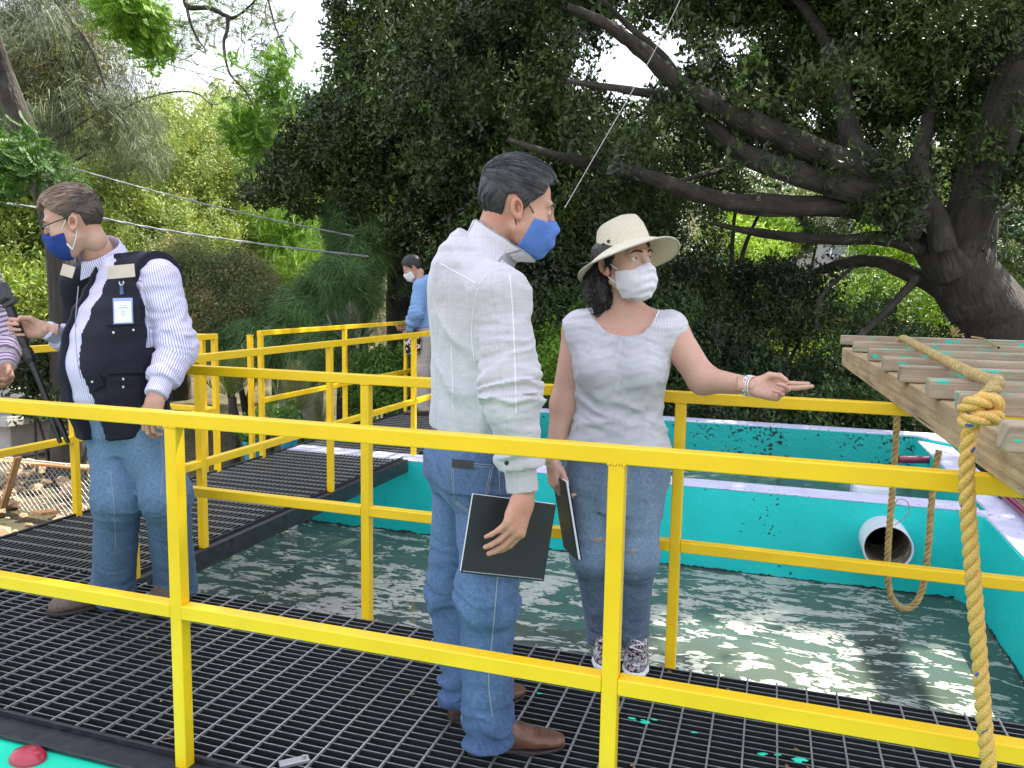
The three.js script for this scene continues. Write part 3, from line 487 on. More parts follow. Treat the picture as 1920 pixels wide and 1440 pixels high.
  MAT.black = std({ color: C(0.016, 0.018, 0.02), roughness: 0.5 });
  MAT.paper = std({ color: C(0.78, 0.78, 0.82), roughness: 0.7 });
  MAT.reflect = std({ map: tex(256, (x, y) => { const n = tn(x, y, 18, 2), c = tn(x, y, 7, 5); const v = 0.95 + 0.06 * n; return c > 0.3 ? [v * 0.8, v * 0.74, v * 0.66] : [v, v * 0.95, v * 0.88]; }), roughness: 0.45, metalness: 0.1 });
  MAT.metal = std({ color: C(0.7, 0.7, 0.7), metalness: 0.9, roughness: 0.3 });
  MAT.stitch = std({ color: C(0.3, 0.32, 0.35), roughness: 0.9 });
  MAT.lens = phys({ color: C(1, 1, 1), transmission: 1, thickness: 0, roughness: 0.02, ior: 1.45 });
}
const camR = V(1, 0, 0).applyQuaternion(camera.quaternion), camU = V(0, 1, 0).applyQuaternion(camera.quaternion), camT = V(0, 0, 1).applyQuaternion(camera.quaternion);
const cd = (r, u, t) => V(0, 0, 0).addScaledVector(camR, r).addScaledVector(camU, u).addScaledVector(camT, t);
const flat = (v) => { v = v.clone(); v.y = 0; return v.normalize(); };
const mid = (a, b, t = 0.5) => a.clone().lerp(b, t);
const away = (a, b) => b.clone().sub(a).normalize();
function skinPaint(base, ruddy) { return (p, n, c) => { const k = 0.5 + 0.9 * fbm(p.x * 26, p.y * 26, p.z * 26, 3), v = 1 + 0.1 * noise(p.x * 130, p.y * 130, p.z * 130); c.setRGB(lerp(base[0], ruddy[0], k) * v, lerp(base[1], ruddy[1], k) * v, lerp(base[2], ruddy[2], k) * v); }; }
function denimPaint(dark, light, fade) { return (p, n, c) => { const k = clamp(fade(p, n) + 0.34 * fbm(p.x * 16, p.y * 5, p.z * 16, 3) + 0.12 * noise(p.x * 150, p.y * 40, p.z * 150)); c.setRGB(lerp(dark[0], light[0], k), lerp(dark[1], light[1], k), lerp(dark[2], light[2], k)); }; }
// shoes: heel at the origin, toe along z; rows [along, half width, half height, middle height]
function shoe(parent, base, heel, toe, mats, rows, soleRows, extra) {
  const F = flat(toe.clone().sub(heel)), R = V(0, 0, 0).crossVectors(V(0, 1, 0), F), m = new THREE.Matrix4().makeBasis(R, V(0, 1, 0), F).setPosition(V(heel.x, 0.003, heel.z));
  const body = sections(V(0, 0, 0), V(1, 0, 0), V(0, 0, 1), V(0, 1, 0), rows, 2.3), cut = (x, y, z) => Math.max(body(x, y, z), 0.012 - y), sole = sections(V(0, 0, 0), V(1, 0, 0), V(0, 0, 1), V(0, 1, 0), soleRows, 4);
  const L = rows[rows.length - 1][0], lo = V(-0.06, -0.01, -0.02), hi = V(0.06, 0.14, L + 0.03);
  const up = mesh('shoe', boxUV(surfaceNets(cut, lo, hi, 0.0045)).applyMatrix4(m), mats[0], parent, base);
  mesh('sole', boxUV(surfaceNets((x, y, z) => Math.max(sole(x, y, z), (z > 0.075 && z < 0.12 && y < 0.008) ? 0.008 - y : -1), lo, hi, 0.004)).applyMatrix4(m), mats[1], up, V(0, 0, 0)).position.set(-base.x, -base.y, -base.z).sub(up.position);
  if (extra) extra(cut, m, up);
  return up;
}
const DRESS = [[-0.004, 0.02, 0.02, 0.04], [0.02, 0.034, 0.044, 0.056], [0.06, 0.037, 0.056, 0.066], [0.11, 0.038, 0.052, 0.062], [0.15, 0.042, 0.036, 0.048], [0.2, 0.046, 0.024, 0.036], [0.25, 0.04, 0.018, 0.03], [0.285, 0.022, 0.013, 0.025]];
const DRESSSOLE = [[-0.004, 0.02, 0.012, 0.012], [0.02, 0.031, 0.013, 0.013], [0.085, 0.031, 0.012, 0.013], [0.12, 0.031, 0.008, 0.011], [0.2, 0.044, 0.006, 0.0085], [0.255, 0.037, 0.006, 0.01], [0.287, 0.018, 0.005, 0.013]];
function legsField(S, r, k = 0.045) { // trousers: pelvis rows and two legs
  const pel = sections(S.pel, S.X, S.Y, S.Z, S.pelRows, 2.3), seat = [-1, 1].map((s) => { const c = S.pel.clone().addScaledVector(S.X, s * (S.seatW ?? 0.078)).addScaledVector(S.Z, S.seatZ ?? -0.05).addScaledVector(S.Y, S.seatY ?? -0.05); return ball(c.x, c.y, c.z, S.seatR ?? 0.098); });
  const legs = ['R', 'L'].map((s) => { const h = S['hip' + s], n = S['knee' + s], a = S['hem' + s]; return blend([cap(h, n, r[0], r[1]), cap(n, a, r[1], r[2])], 0.05); });
  return (x, y, z) => smin(smin(pel(x, y, z), smin(seat[0](x, y, z), seat[1](x, y, z), 0.02), 0.05), Math.min(legs[0](x, y, z), legs[1](x, y, z)), k);
}
function trousers(S, r, amp, cell, seed) {
  const f0 = legsField(S, r, S.legK ?? 0.03), hem = ['R', 'L'].map((s) => ({ k: S['knee' + s], a: S['hem' + s], d: away(S['knee' + s], S['hem' + s]), dt: away(S['hip' + s], S['knee' + s]), h: S['hip' + s], len: S['knee' + s].distanceTo(S['hem' + s]) }));
  const top = S.waistH, P = V(0, 0, 0);
  const f = (x, y, z) => {
    let d = f0(x, y, z); P.set(x, y, z);
    const below = y < S.pel.y - 0.1;
    if (below) { // cut at the hem of the nearer leg, folds at knee and ankle
      const da = P.distanceTo(hem[0].a) + 0.5 * P.distanceTo(hem[0].k), db = P.distanceTo(hem[1].a) + 0.5 * P.distanceTo(hem[1].k), g = da < db ? hem[0] : hem[1];
      const s = (x - g.k.x) * g.d.x + (y - g.k.y) * g.d.y + (z - g.k.z) * g.d.z;
      if (Math.abs(d) < 0.03) { const w = s < 0 ? Math.exp(-((s / 0.16) ** 2)) * 0.55 : Math.max(0.22, 0.5 * Math.exp(-((s / 0.12) ** 2)), Math.exp(-(((s - g.len) / 0.16) ** 2))); d -= amp * w * folds(x, y, z, s < 0 ? g.dt : g.d, 16, seed) + amp * 0.18 * noise(x * 22, y * 9, z * 22); }
      d = smax(d, s - g.len, 0.006);
    } else if (Math.abs(d) < 0.03) { const c = clamp(1 - Math.abs(y - S.pel.y + 0.06) / 0.14); d -= amp * 0.5 * c * folds(x, y, z, V(0.3, 0.9, 0.3), 11, seed + 3); }
    return Math.max(d, (x - S.pel.x) * S.Y.x + (y - S.pel.y) * S.Y.y + (z - S.pel.z) * S.Y.z - top);
  };
  const [lo, hi] = boxOf([S.pel.clone().addScaledVector(S.X, 0.12), S.pel.clone().addScaledVector(S.X, -0.12), S.pel.clone().addScaledVector(S.Y, S.waistH), S.kneeR, S.kneeL, S.hemR, S.hemL, S.hipL, S.hipR], 0.16);
  const g = boneUV(surfaceNets(f, lo, hi, cell), [[S.pel.clone().addScaledVector(S.Y, S.waistH), S.pel.clone().addScaledVector(S.Y, -0.05), 0.15, S.Z], [S.hipR, S.kneeR, r[1], S.Z], [S.hipL, S.kneeL, r[1], S.Z], [S.kneeR, S.hemR, r[2], S.Z], [S.kneeL, S.hemL, r[2], S.Z]]);
  return { f, g };
}
function top(S, o) { // a shirt or blouse over the trunk and the arms
  const trunk = sections(S.pel, S.X, S.Y, S.Z, o.rows, o.pow ?? 2.3), extra = o.extra || [];
  const arms = (o.arms || []).map((a) => blend([cap(a.s, a.e, a.r[0], a.r[1]), cap(a.e, a.w, a.r[1], a.r[2])], 0.04));
  const sh = (o.caps || []).map(([p, r]) => ball(p.x, p.y, p.z, r)), P = V(0, 0, 0);
  const f = (x, y, z) => {
    let d = trunk(x, y, z); for (const e of extra) d = smin(d, e(x, y, z), 0.05); for (const e of sh) d = smin(d, e(x, y, z), 0.07);
    const h = (x - S.pel.x) * S.Y.x + (y - S.pel.y) * S.Y.y + (z - S.pel.z) * S.Y.z; P.set(x, y, z);
    if (Math.abs(d) < 0.03 && o.trunkFold) d -= o.trunkFold(x, y, z, h);
    d = smax(d, o.hem - h, 0.01);
    if (o.neck) d = Math.max(d, o.neck(x, y, z, h));
    for (let i = 0; i < arms.length; i++) {
      const A = o.arms[i]; let e = arms[i](x, y, z); if (e > 0.14) continue;
      const du = away(A.s, A.e), dl = away(A.e, A.w), t = (x - A.e.x) * dl.x + (y - A.e.y) * dl.y + (z - A.e.z) * dl.z, len = A.e.distanceTo(A.w);
      if (Math.abs(e) < 0.03) { const w = t < 0 ? Math.exp(-((t / 0.13) ** 2)) + 0.25 : Math.max(0.3, Math.exp(-((t / 0.12) ** 2)), A.cuff ? Math.exp(-(((t - len + 0.09) / 0.05) ** 2)) : 0); e -= A.amp * w * (folds(x, y, z, t < 0 ? du : dl, 18, o.seed + i) + 0.4 * folds(x, y, z, t < 0 ? du : dl, 40, o.seed + i + 5)); }
      if (A.cuff && t > len - 0.062) { e = Math.max(blendCuff(A, dl, x, y, z), t - len); } else e = Math.max(e, t - len);
      d = smin(d, e, t > 0.05 ? 0.004 : o.blend ?? 0.035);
    }
    if (o.cut) d = o.cut(d, x, y, z, h);
    return d;
  };
  const pts = [0, o.rows[o.rows.length - 1][0]].flatMap((h) => [-0.2, 0.2].flatMap((s) => [-0.12, 0.12].map((q) => S.pel.clone().addScaledVector(S.Y, h).addScaledVector(S.X, s).addScaledVector(S.Z, q))));
  for (const a of o.arms || []) pts.push(a.s, a.e, a.w);
  const [lo, hi] = boxOf(pts, 0.1), T0 = S.pel.clone().addScaledVector(S.Y, -0.1), T1 = S.pel.clone().addScaledVector(S.Y, 0.62);
  const g = boneUV(surfaceNets(f, lo, hi, o.cell ?? 0.007), [[T0, T1, 0.17, S.Z.clone().negate()], ...(o.arms || []).flatMap((a) => [[a.s, a.e, a.r[1]], [a.e, a.w, a.r[2]]])]);
  return { f, g };
}
function blendCuff(A, dl, x, y, z) { const t = (x - A.w.x) * dl.x + (y - A.w.y) * dl.y + (z - A.w.z) * dl.z; return Math.hypot(x - A.w.x - dl.x * t, y - A.w.y - dl.y * t, z - A.w.z - dl.z * t) - (A.cuff + 0.0015 * noise(x * 60, y * 60, z * 60)); }
function bodyGeo(S, head, hands, o = {}) { // one figure: trunk, neck, arms and legs under the clothes, joined to head and hands
  const k = o.slim ?? 1, fs = [sections(S.pel, S.X, S.Y, S.Z, S.bodyRows, 2.2)];
  const A = (s, ...r) => { fs.push(cap(S['sh' + s], S['el' + s], r[0], r[1]), cap(S['el' + s], S['wr' + s], r[1] * 0.98, r[2])); };
  A('R', ...(o.arm || [0.05, 0.04, 0.027])); A('L', ...(o.arm || [0.05, 0.04, 0.027]));
  for (const s of ['R', 'L']) fs.push(cap(S['hip' + s], S['knee' + s], 0.07 * k, 0.05 * k), cap(S['knee' + s], S['ank' + s], 0.05 * k, 0.036 * k));
  fs.push(cap(S.neckB.clone().addScaledVector(S.Y, -0.03), V(0, -0.03, -0.034).applyMatrix4(head.m), o.neck ?? 0.058, o.neckTop ?? 0.054));
  if (o.deltoid) for (const s of ['R', 'L']) { const p = S['sh' + s]; fs.push(ball(p.x, p.y, p.z, o.deltoid)); }
  if (o.more) fs.push(...o.more);
  const f0 = blend(fs, 0.03), f = o.mod ? (x, y, z) => o.mod(f0(x, y, z), x, y, z) : f0;
  const [lo, hi] = boxOf(['pel', 'shR', 'shL', 'elR', 'elL', 'wrR', 'wrL', 'kneeR', 'kneeL', 'ankR', 'ankL', 'neckT'].map((n) => S[n]), 0.13);
  const g = surfaceNets(f, lo, hi, o.cell ?? 0.009);
  const inv = head.m.clone().invert(), fp = facePaint(head.skin, head), base = skinPaint(head.skin, [head.skin[0] * 1.05, head.skin[1] * 0.87, head.skin[2] * 0.86]), q = V(0, 0, 0);
  const hg = surfaceNets(head.hf.all, ...HEADBOX, head.cell ?? 0.003).applyMatrix4(head.m);
  return { f, g: paint(boxUV(joinGeo([g, hg, ...hands])), (p, n, c) => { q.copy(p).applyMatrix4(inv); if (q.y > -0.13 && Math.abs(q.x) < 0.12 && Math.abs(q.z) < 0.15) fp(q, n, c); else base(p, n, c); }) };
}
// a mask that follows the face: field and geometry in head frame
function maskField(hf, o) {
  const own = ell(0, -0.062 + (o.dy ?? 0), 0.052, 0.064, 0.07, 0.076), P = o.pleat ?? 0.002;
  return (x, y, z) => {
    let d = smin(hf.noEars(x, y, z) - 0.004, own(x, y, z), 0.02);
    if (Math.abs(d) < 0.02) d -= P * (0.5 + 0.5 * Math.sin(y * (o.freq ?? 250) + Math.abs(x) * (o.fan ?? 30))) * sstep(0.056, 0.02, Math.abs(x)) + 0.0012 * noise(x * 70, y * 40, z * 70);
    const ax = Math.abs(x), t = lut(o.top, ax), b = lut(o.bot, ax);
    d = smax(d, y - t, 0.004); d = smax(d, b - y, 0.006); d = smax(d, (o.back ?? 0.02) - z + (o.slant ?? 0) * (y + 0.06), 0.004);
    return d;
  };
}
function facePaint(base, o = {}) { // skin of a head in head frame: redder nose, ears, cheeks, lips; shaved grey on the jaw
  return (p, n, c) => {
    const v = 1 + 0.09 * noise(p.x * 150, p.y * 150, p.z * 150) + 0.1 * fbm(p.x * 30, p.y * 30, p.z * 30, 2), ax = Math.abs(p.x);
    const red = Math.max(sstep(0.03, 0.012, Math.hypot(ax - 0.042, p.y + 0.035)), sstep(0.02, 0.008, Math.hypot(p.x, p.y + 0.03)) * (p.z > 0.09 ? 1 : 0), ax > 0.076 ? 0.9 : 0) * 0.6;
    const lip = (Math.hypot(p.x / 0.024, (p.y + 0.067) / 0.012) < 1 && p.z > 0.08) ? 1 : 0;
    c.setRGB(lerp(base[0], base[0] * 1.04, red) * v, lerp(base[1], base[1] * 0.74, red + lip * 0.6) * v, lerp(base[2], base[2] * 0.68, red + lip * 0.6) * v);
    if (o.beard && p.y < -0.055 && p.z > -0.02) c.lerp(C(0.16, 0.13, 0.13), 0.25);
  };
}
function brows(parent, m, base) { const f = headField({}).noEars; for (const s of [-1, 1]) { const p = [[0.012, 0.0285], [0.02, 0.032], [0.03, 0.0335], [0.04, 0.0315], [0.049, 0.025]].map(([x, y]) => cast(f, V(x * s, y, 0.15), V(0, 0, -1), 0.0012)); mesh('eyebrow', paint(limbGeo(p, [0.0022, 0.0034, 0.0034, 0.0028, 0.0012], 7, 0.1, 2).applyMatrix4(m), (q, n, c) => c.setRGB(0.014, 0.01, 0.009)), MAT.hair, parent, base); } }
// ---------------------------------------------------------------- the man in the white linen shirt
{
  const heelR = py(880, 1414, 0), toeR = py(1056, 1402, 0), heelL = py(846, 1352, 0), toeL = py(984, 1303, 0);
  const B = V((heelR.x + heelL.x) / 2 + 0.08, 0, (heelR.z + heelL.z) / 2), who = thing('person', 'man in white linen shirt, jeans and blue mask, seen from behind, holding a notebook', 'person', B);
  const F = V(0.74, 0, -0.67).normalize(), X = V(0, 0, 0).crossVectors(V(0, 1, 0), F); // X: to his left
  const S = { pel: pz(893, 838, -2.19), Z: F };
  S.neckB = pz(911, 476, -2.2); S.Y = V(0.03, 1, -0.03).normalize(); S.X = X;
  S.hipR = S.pel.clone().addScaledVector(X, -0.088).add(V(0, -0.02, 0)); S.hipL = S.pel.clone().addScaledVector(X, 0.088).add(V(0, -0.02, 0));
  const fR = flat(toeR.clone().sub(heelR)), fL = flat(toeL.clone().sub(heelL));
  S.ankR = heelR.clone().addScaledVector(fR, 0.065).add(V(0, 0.08, 0)); S.ankL = heelL.clone().addScaledVector(fL, 0.065).add(V(0, 0.08, 0));
  S.kneeR = pz(914, 1120, -2.09); S.kneeL = pz(851, 1105, -2.3);
  S.hemR = S.ankR.clone().add(V(0.005, -0.045, 0)).addScaledVector(fR, -0.015); S.hemL = S.ankL.clone().add(V(0, -0.035, 0)).addScaledVector(fL, -0.015);
  S.pelRows = [[-0.14, 0.148, 0.11, -0.006], [-0.04, 0.17, 0.118, -0.006], [0.05, 0.162, 0.11, 0.0], [0.12, 0.156, 0.104, 0.004]]; S.waistH = 0.095; S.seatY = -0.06; S.seatZ = -0.038; S.seatR = 0.092;
  S.shR = pz(941, 548, -2.04); S.shL = pz(860, 545, -2.36); S.elR = pz(960, 742, -2.0); S.wrR = pz(980, 922, -1.985);
  S.elL = S.shL.clone().add(V(-0.01, -0.27, -0.05)); S.wrL = S.elL.clone().add(V(0.07, -0.22, 0.02));
  S.neckT = pz(948, 421, -2.2);
  S.bodyRows = [[-0.08, 0.14, 0.1, -0.01], [0.05, 0.14, 0.095, 0], [0.2, 0.145, 0.1, 0], [0.36, 0.165, 0.105, 0], [0.46, 0.14, 0.085, -0.005], [0.54, 0.08, 0.06, -0.015]];
  const hm = frame(pz(970, 390, -2.2), V(0.88, -0.24, -0.44), V(0.02, 1, 0.03)); const hf = headField({ w: 1.04, jaw: 1.08, neck: 1.1 }), hmInv = hm.clone().invert();
  const hand = handGeo(S.wrR.clone().add(cd(0.006, -0.012, 0.01)), cd(-0.3, -0.86, 0.4), cd(-0.7, -0.05, -0.72), false, [[0.75, 0.3, 0.2], [0.7, 0.3, 0.2], [0.68, 0.3, 0.2], [0.62, 0.3, 0.2]], [0.1, 0.02, -0.05, -0.16], THUMB.grip, 1.03);
  const handL = handGeo(S.wrL, away(S.elL, S.wrL), V(0.3, -0.5, 0.8), true, [[0.5, 0.6, 0.3], [0.5, 0.6, 0.3], [0.6, 0.6, 0.3], [0.6, 0.6, 0.3]], [0, 0, 0, 0], THUMB.rest, 1, 0.005);
  const skin = [0.53, 0.29, 0.2];
  const body = bodyGeo(S, { m: hm, hf, skin }, [hand, handL], { neck: 0.062, neckTop: 0.058 });
  mesh('body', body.g, MAT.skin, who, B);
  eyes(who, hm, V(0.1, -0.2, 1), B); brows(who, hm, B);
  // trousers with seams, pocket and belt
  const tr = trousers(S, [0.098, 0.079, 0.066], 0.02, 0.0062, 11);
  const jp = denimPaint([0.07, 0.13, 0.28], [0.26, 0.4, 0.66], (p) => 0.42 + 0.3 * Math.exp(-(((p.y - 0.66) / 0.16) ** 2)) - 0.25 * sstep(0.2, 0.0, p.y));
  const pants = mesh('jeans', paint(tr.g, jp), MAT.denim, who, B), toCam = cd(0, 0, 1), inward = cd(0, 0, -1);
  const seam = (pts, r = 0.0022) => mesh('seam', laid(tr.f, pts.map(([u, v]) => pz(u, v, -1.9)), pz(pts[0][0], pts[0][1], -1.9).sub(EYE).normalize(), 0.0002, r, 70, 5), MAT.stitch, pants, B);
  seam([[935, 860], [938, 960], [935, 1060], [930, 1130], [922, 1220], [915, 1300], [922, 1375]], 0.0017);
  const pk = (a, b) => { const w = 0.5 - 0.12 * sstep(0, 0.5, b) ; return [a * (b > 0.3 ? 1 - (b - 0.3) * 1.1 : 1) * w * 2, b]; };
  const po = pz(880, 915, -1.85), pd = po.clone().sub(EYE).normalize();
  const pocket = mesh('pocket', paint(boxUV(patch(tr.f, po, cd(0.99, -0.1, 0), cd(-0.1, -0.99, 0), pd, 0.125, 0.145, 0.001, 0.0025, 22, 22, pk)), (p, n, c) => { jp(p, n, c); c.multiplyScalar(0.92); }), MAT.denim, pants, B);
  { const out = [[-0.5, -0.5], [0.5, -0.5], [0.5, 0.3], [0.03, 0.5], [-0.42, 0.33], [-0.5, -0.5]].map(([a, b]) => { const [c, d] = pk(a, b); return po.clone().addScaledVector(cd(0.99, -0.1, 0), c * 0.117).addScaledVector(cd(-0.1, -0.99, 0), d * 0.137); });
    const line = []; for (let i = 0; i < 5; i++) for (let j = 0; j < 5; j++) line.push(out[i].clone().lerp(out[i + 1], j / 5)); line.push(out[5]);
    for (const [sc, n] of [[1, 0], [0.9, 1]]) { const cen = po; mesh('stitching', laid(tr.f, line.map((p) => p.clone().sub(cen).multiplyScalar(sc).add(cen)), pd, 0.0042, 0.0011, 110, 5), MAT.stitch, pocket, V(0, 0, 0)).position.copy(B).negate(); }
  }
  mesh('wallet', boxUV(patch(tr.f, pz(866, 866, -1.85), cd(1, -0.1, 0), cd(-0.1, -1, 0), pd, 0.06, 0.022, 0.001, 0.006, 6, 4)), MAT.black, pants, B);
  const beltF = sections(S.pel, S.X, S.Y, S.Z, [[-0.2, 0.168, 0.116, 0.002], [0.3, 0.168, 0.116, 0.002]], 2.3), bel = (x, y, z) => { const h = (x - S.pel.x) * S.Y.x + (y - S.pel.y) * S.Y.y + (z - S.pel.z) * S.Y.z; return Math.max(beltF(x, y, z), Math.abs(h - 0.046) - 0.017); };
  mesh('belt', boxUV(surfaceNets(bel, S.pel.clone().add(V(-0.2, 0.02, -0.2)), S.pel.clone().add(V(0.2, 0.11, 0.2)), 0.006)), MAT.leather, who, B);
  // linen shirt
  const sh = top(S, {
    rows: [[-0.02, 0.168, 0.118, 0.004], [0.06, 0.176, 0.124, 0.006], [0.16, 0.18, 0.124, 0.008], [0.28, 0.182, 0.124, 0.006], [0.4, 0.184, 0.126, 0.0], [0.47, 0.172, 0.124, -0.01], [0.53, 0.145, 0.112, -0.018], [0.575, 0.108, 0.094, -0.016], [0.615, 0.074, 0.074, -0.01], [0.64, 0.05, 0.05, -0.01]], pow: 2.2,
    arms: [{ s: S.shR, e: S.elR, w: S.wrR, r: [0.07, 0.065, 0.05], cuff: 0.043, amp: 0.015 }, { s: S.shL, e: S.elL, w: S.wrL, r: [0.08, 0.07, 0.055], cuff: 0.045, amp: 0.01 }], caps: [[S.shR.clone().add(V(0, 0.006, 0)), 0.068], [S.shL.clone().add(V(0, -0.02, 0)), 0.066]],
    hem: 0.05, seed: 5, cell: 0.006,
    trunkFold: (x, y, z, h) => 0.009 * (1 - 0.5 * sstep(0.36, 0.5, h)) * folds(x, y, z, V(0.25, 0.4, 0.35), 8, 21) + 0.0035 * folds(x, y, z, V(0.35, 0.1, 0.35), 16, 61) + 0.006 * sstep(0.2, 0.06, h) * folds(x, y, z, V(0.7, 0.15, 0.6), 9, 33) + 0.004 * noise(x * 26, y * 9, z * 26),
    neck: (() => { const a = S.neckB.clone().addScaledVector(away(S.neckB, S.neckT), 0.015), n = away(S.neckB, S.neckT); return (x, y, z) => (x - a.x) * n.x + (y - a.y) * n.y + (z - a.z) * n.z - 0.002; })(),
  });
  const shirt = mesh('shirt', sh.g, MAT.linen, who, B);
  { // stand-up collar fitted to the neck, yoke seams, back seam and cuff button
    const n = V(0.5, 0.84, -0.2).normalize(), c0 = pz(926, 462, -2.2), e = V(0, 0, 0).crossVectors(n, V(0, 0, 1)).normalize(), h = V(0, 0, 0).crossVectors(n, e), N = 72;
    const pos = [], idx = [], prof = [[-0.06, 0.006], [-0.01, 0.006], [0.024, 0.006], [0.03, 0.008], [0.031, 0.0115], [0.026, 0.014], [0.0, 0.0155], [-0.022, 0.02], [-0.05, 0.026]], W = prof.length, neckF = cap(S.neckB.clone().addScaledVector(S.Y, -0.03), V(0, -0.03, -0.034).applyMatrix4(hm), 0.063, 0.059), both = (x, y, z) => Math.min(neckF(x, y, z), hf.noEars(...V(x, y, z).applyMatrix4(hmInv).toArray()));
    for (let i = 0; i <= N; i++) { const a = i / N * 6.2832, dir = e.clone().multiplyScalar(Math.cos(a)).addScaledVector(h, Math.sin(a)); prof.forEach(([y, off]) => { const o = c0.clone().addScaledVector(n, y + 0.003 * noise(a * 2, y * 20)).addScaledVector(dir, 0.16), q = cast(both, o, dir.clone().negate(), off + 0.002, 0.12); pos.push(q.x, q.y, q.z); }); }
    for (let i = 0; i < N; i++) for (let j = 0; j < W - 1; j++) { const a = i * W + j, b = a + W; idx.push(a, b, a + 1, b, b + 1, a + 1); }
    const g = new THREE.BufferGeometry(); g.setAttribute('position', new THREE.Float32BufferAttribute(pos, 3)); g.setIndex(idx); g.computeVertexNormals();
    mesh('collar', boxUV(g), MAT.linenCollar, shirt, B);
    const line = (pts, r = 0.0014) => mesh('seam', laid(sh.f, pts.map(([u, v]) => pz(u, v, -1.78)), pz(pts[1][0], pts[1][1], -1.78).sub(EYE).normalize(), -0.0004, r, 70, 5), MAT.white, shirt, B);
    line([[822, 492], [850, 508], [880, 524], [897, 534]]); line([[897, 534], [912, 515], [935, 503], [957, 500]]); line([[897, 536], [888, 580], [884, 640], [890, 690]]);
    line([[846, 640], [848, 700], [849, 760], [850, 795]]); line([[955, 505], [962, 600], [966, 700], [968, 790]], 0.002);
    const bt = cast(sh.f, pz(950, 868, -1.75), pz(950, 868, -1.75).sub(EYE).normalize(), 0.001); mesh('button', new THREE.SphereGeometry(0.006, 10, 8).translate(bt.x, bt.y, bt.z), MAT.black, shirt, B);
  }
  // hair, mask
  const hair = hairGeo([[0, 0.1], [14, 0.092], [28, 0.1], [40, 0.078], [52, 0.04], [66, 0.022], [78, -0.012], [86, 0.0], [98, 0.03], [112, 0.022], [124, -0.05], [180, -0.075]], (x, y, z) => 0.008 + 0.012 * sstep(0.03, 0.1, y) + 0.004 * sstep(0.02, 0.08, z) - 0.005 * sstep(-0.01, -0.07, y), { w: 1.04, comb: 0.85 });
  mesh('hair', paint(withStrands(hair, 900, 3, (x, y, z) => y > 0.04 ? V(0.15 * Math.sign(x), 0.1, -1) : V(0, -0.75, -0.6), { len: 0.06, r: 0.0009, lift: 0.0009 }).applyMatrix4(hm), (p, n, c) => { const k = 0.5 + 0.5 * noise(p.x * 160, p.y * 40, p.z * 120), g = sstep(1.62, 1.5, p.y); c.setRGB(0.016 + 0.03 * k + 0.02 * g, 0.015 + 0.028 * k + 0.02 * g, 0.017 + 0.03 * k + 0.022 * g); }), MAT.hair, who, B);
  const mf = maskField(hf, { top: [[0, -0.006], [0.02, -0.012], [0.05, -0.02]], bot: [[0, -0.135], [0.045, -0.122], [0.062, -0.105]], freq: 150, pleat: 0.0048, back: 0.034, slant: 0.28 });
  const mk = mesh('mask', boxUV(surfaceNets(mf, V(-0.09, -0.15, 0.0), V(0.09, 0.02, 0.16), 0.003)).applyMatrix4(hm), MAT.maskBlue, who, B);
  for (const s of [-1, 1]) { mesh('ear_loop', tube([V(0.06 * s, -0.02, 0.05), V(0.077 * s, 0.0, 0.03), V(0.082 * s, 0.018, 0.004)], 0.0016, 16, 6).applyMatrix4(hm), MAT.cordDark, mk, V(0, 0, 0)).position.copy(B).negate(); mesh('ear_loop', tube([V(0.062 * s, -0.082, 0.028), V(0.073 * s, -0.06, 0.006), V(0.08 * s, -0.036, -0.01)], 0.0016, 16, 6).applyMatrix4(hm), MAT.cordDark, mk, V(0, 0, 0)).position.copy(B).negate(); }
  const lace = (f, m, up) => {
    mesh('laces', tube([V(-0.012, 0.12, 0.085), V(0.012, 0.112, 0.1), V(-0.012, 0.105, 0.11), V(0.012, 0.1, 0.12)], 0.003, 24, 6).applyMatrix4(m), MAT.sole, up, V(0, 0, 0)).position.copy(B).negate();
    const cap2 = []; for (let i = 0; i <= 14; i++) { const a = -1.3 + 2.6 * i / 14; cap2.push(cast(f, V(Math.sin(a) * 0.06, 0.05 + Math.cos(a) * 0.06, 0.205 + 0.004 * Math.cos(a)), V(-Math.sin(a), -Math.cos(a), 0), 0.0004)); }
    mesh('toe_seam', tube(cap2, 0.0013, 30, 5).applyMatrix4(m), MAT.sole, up, V(0, 0, 0)).position.copy(B).negate();
  };
  shoe(who, B, heelR, toeR, [MAT.leather, MAT.sole], DRESS, DRESSSOLE, lace); shoe(who, B, heelL, toeL, [MAT.leather, MAT.sole], DRESS, DRESSSOLE, lace);
  // notebook held against the thigh
  const c = pz(953, 1008, -2.025), du = cd(0.228, -0.036, -0.05), dv = cd(-0.045, -0.212, 0.0), w = du.length(), h = dv.length(), X2 = du.clone().normalize(), Z2 = V(0, 0, 0).crossVectors(dv, du).normalize().negate(); if (Z2.dot(camT) < 0) Z2.negate();
  const Y2 = V(0, 0, 0).crossVectors(Z2, X2), nm = new THREE.Matrix4().makeBasis(X2, Y2, Z2).setPosition(c);
  const nb = thing('notebook', "black notebook with a stitched edge held in the man in white's right hand", 'notebook', c);
  const put = (n, g, mat) => mesh(n, boxUV(g.applyMatrix4(nm)), mat, nb, c);
  put('cover', new RoundedBoxGeometry(w, h, 0.004, 2, 0.0018).translate(0, 0, 0.0075), phys({ color: C(0.012, 0.018, 0.022), roughness: 0.42, bumpMap: tex(256, (x, y) => gray(0.5 + 0.5 * tfbm(x, y, 30, 3, 2)), false, 12), bumpScale: 0.0006 }));
  put('back_cover', new RoundedBoxGeometry(w, h, 0.004, 2, 0.0018).translate(0, 0, -0.0075), MAT.black); put('pages', new RoundedBoxGeometry(w - 0.002, h - 0.003, 0.0105, 1, 0.001).translate(-0.002, 0.002, 0), MAT.paper);
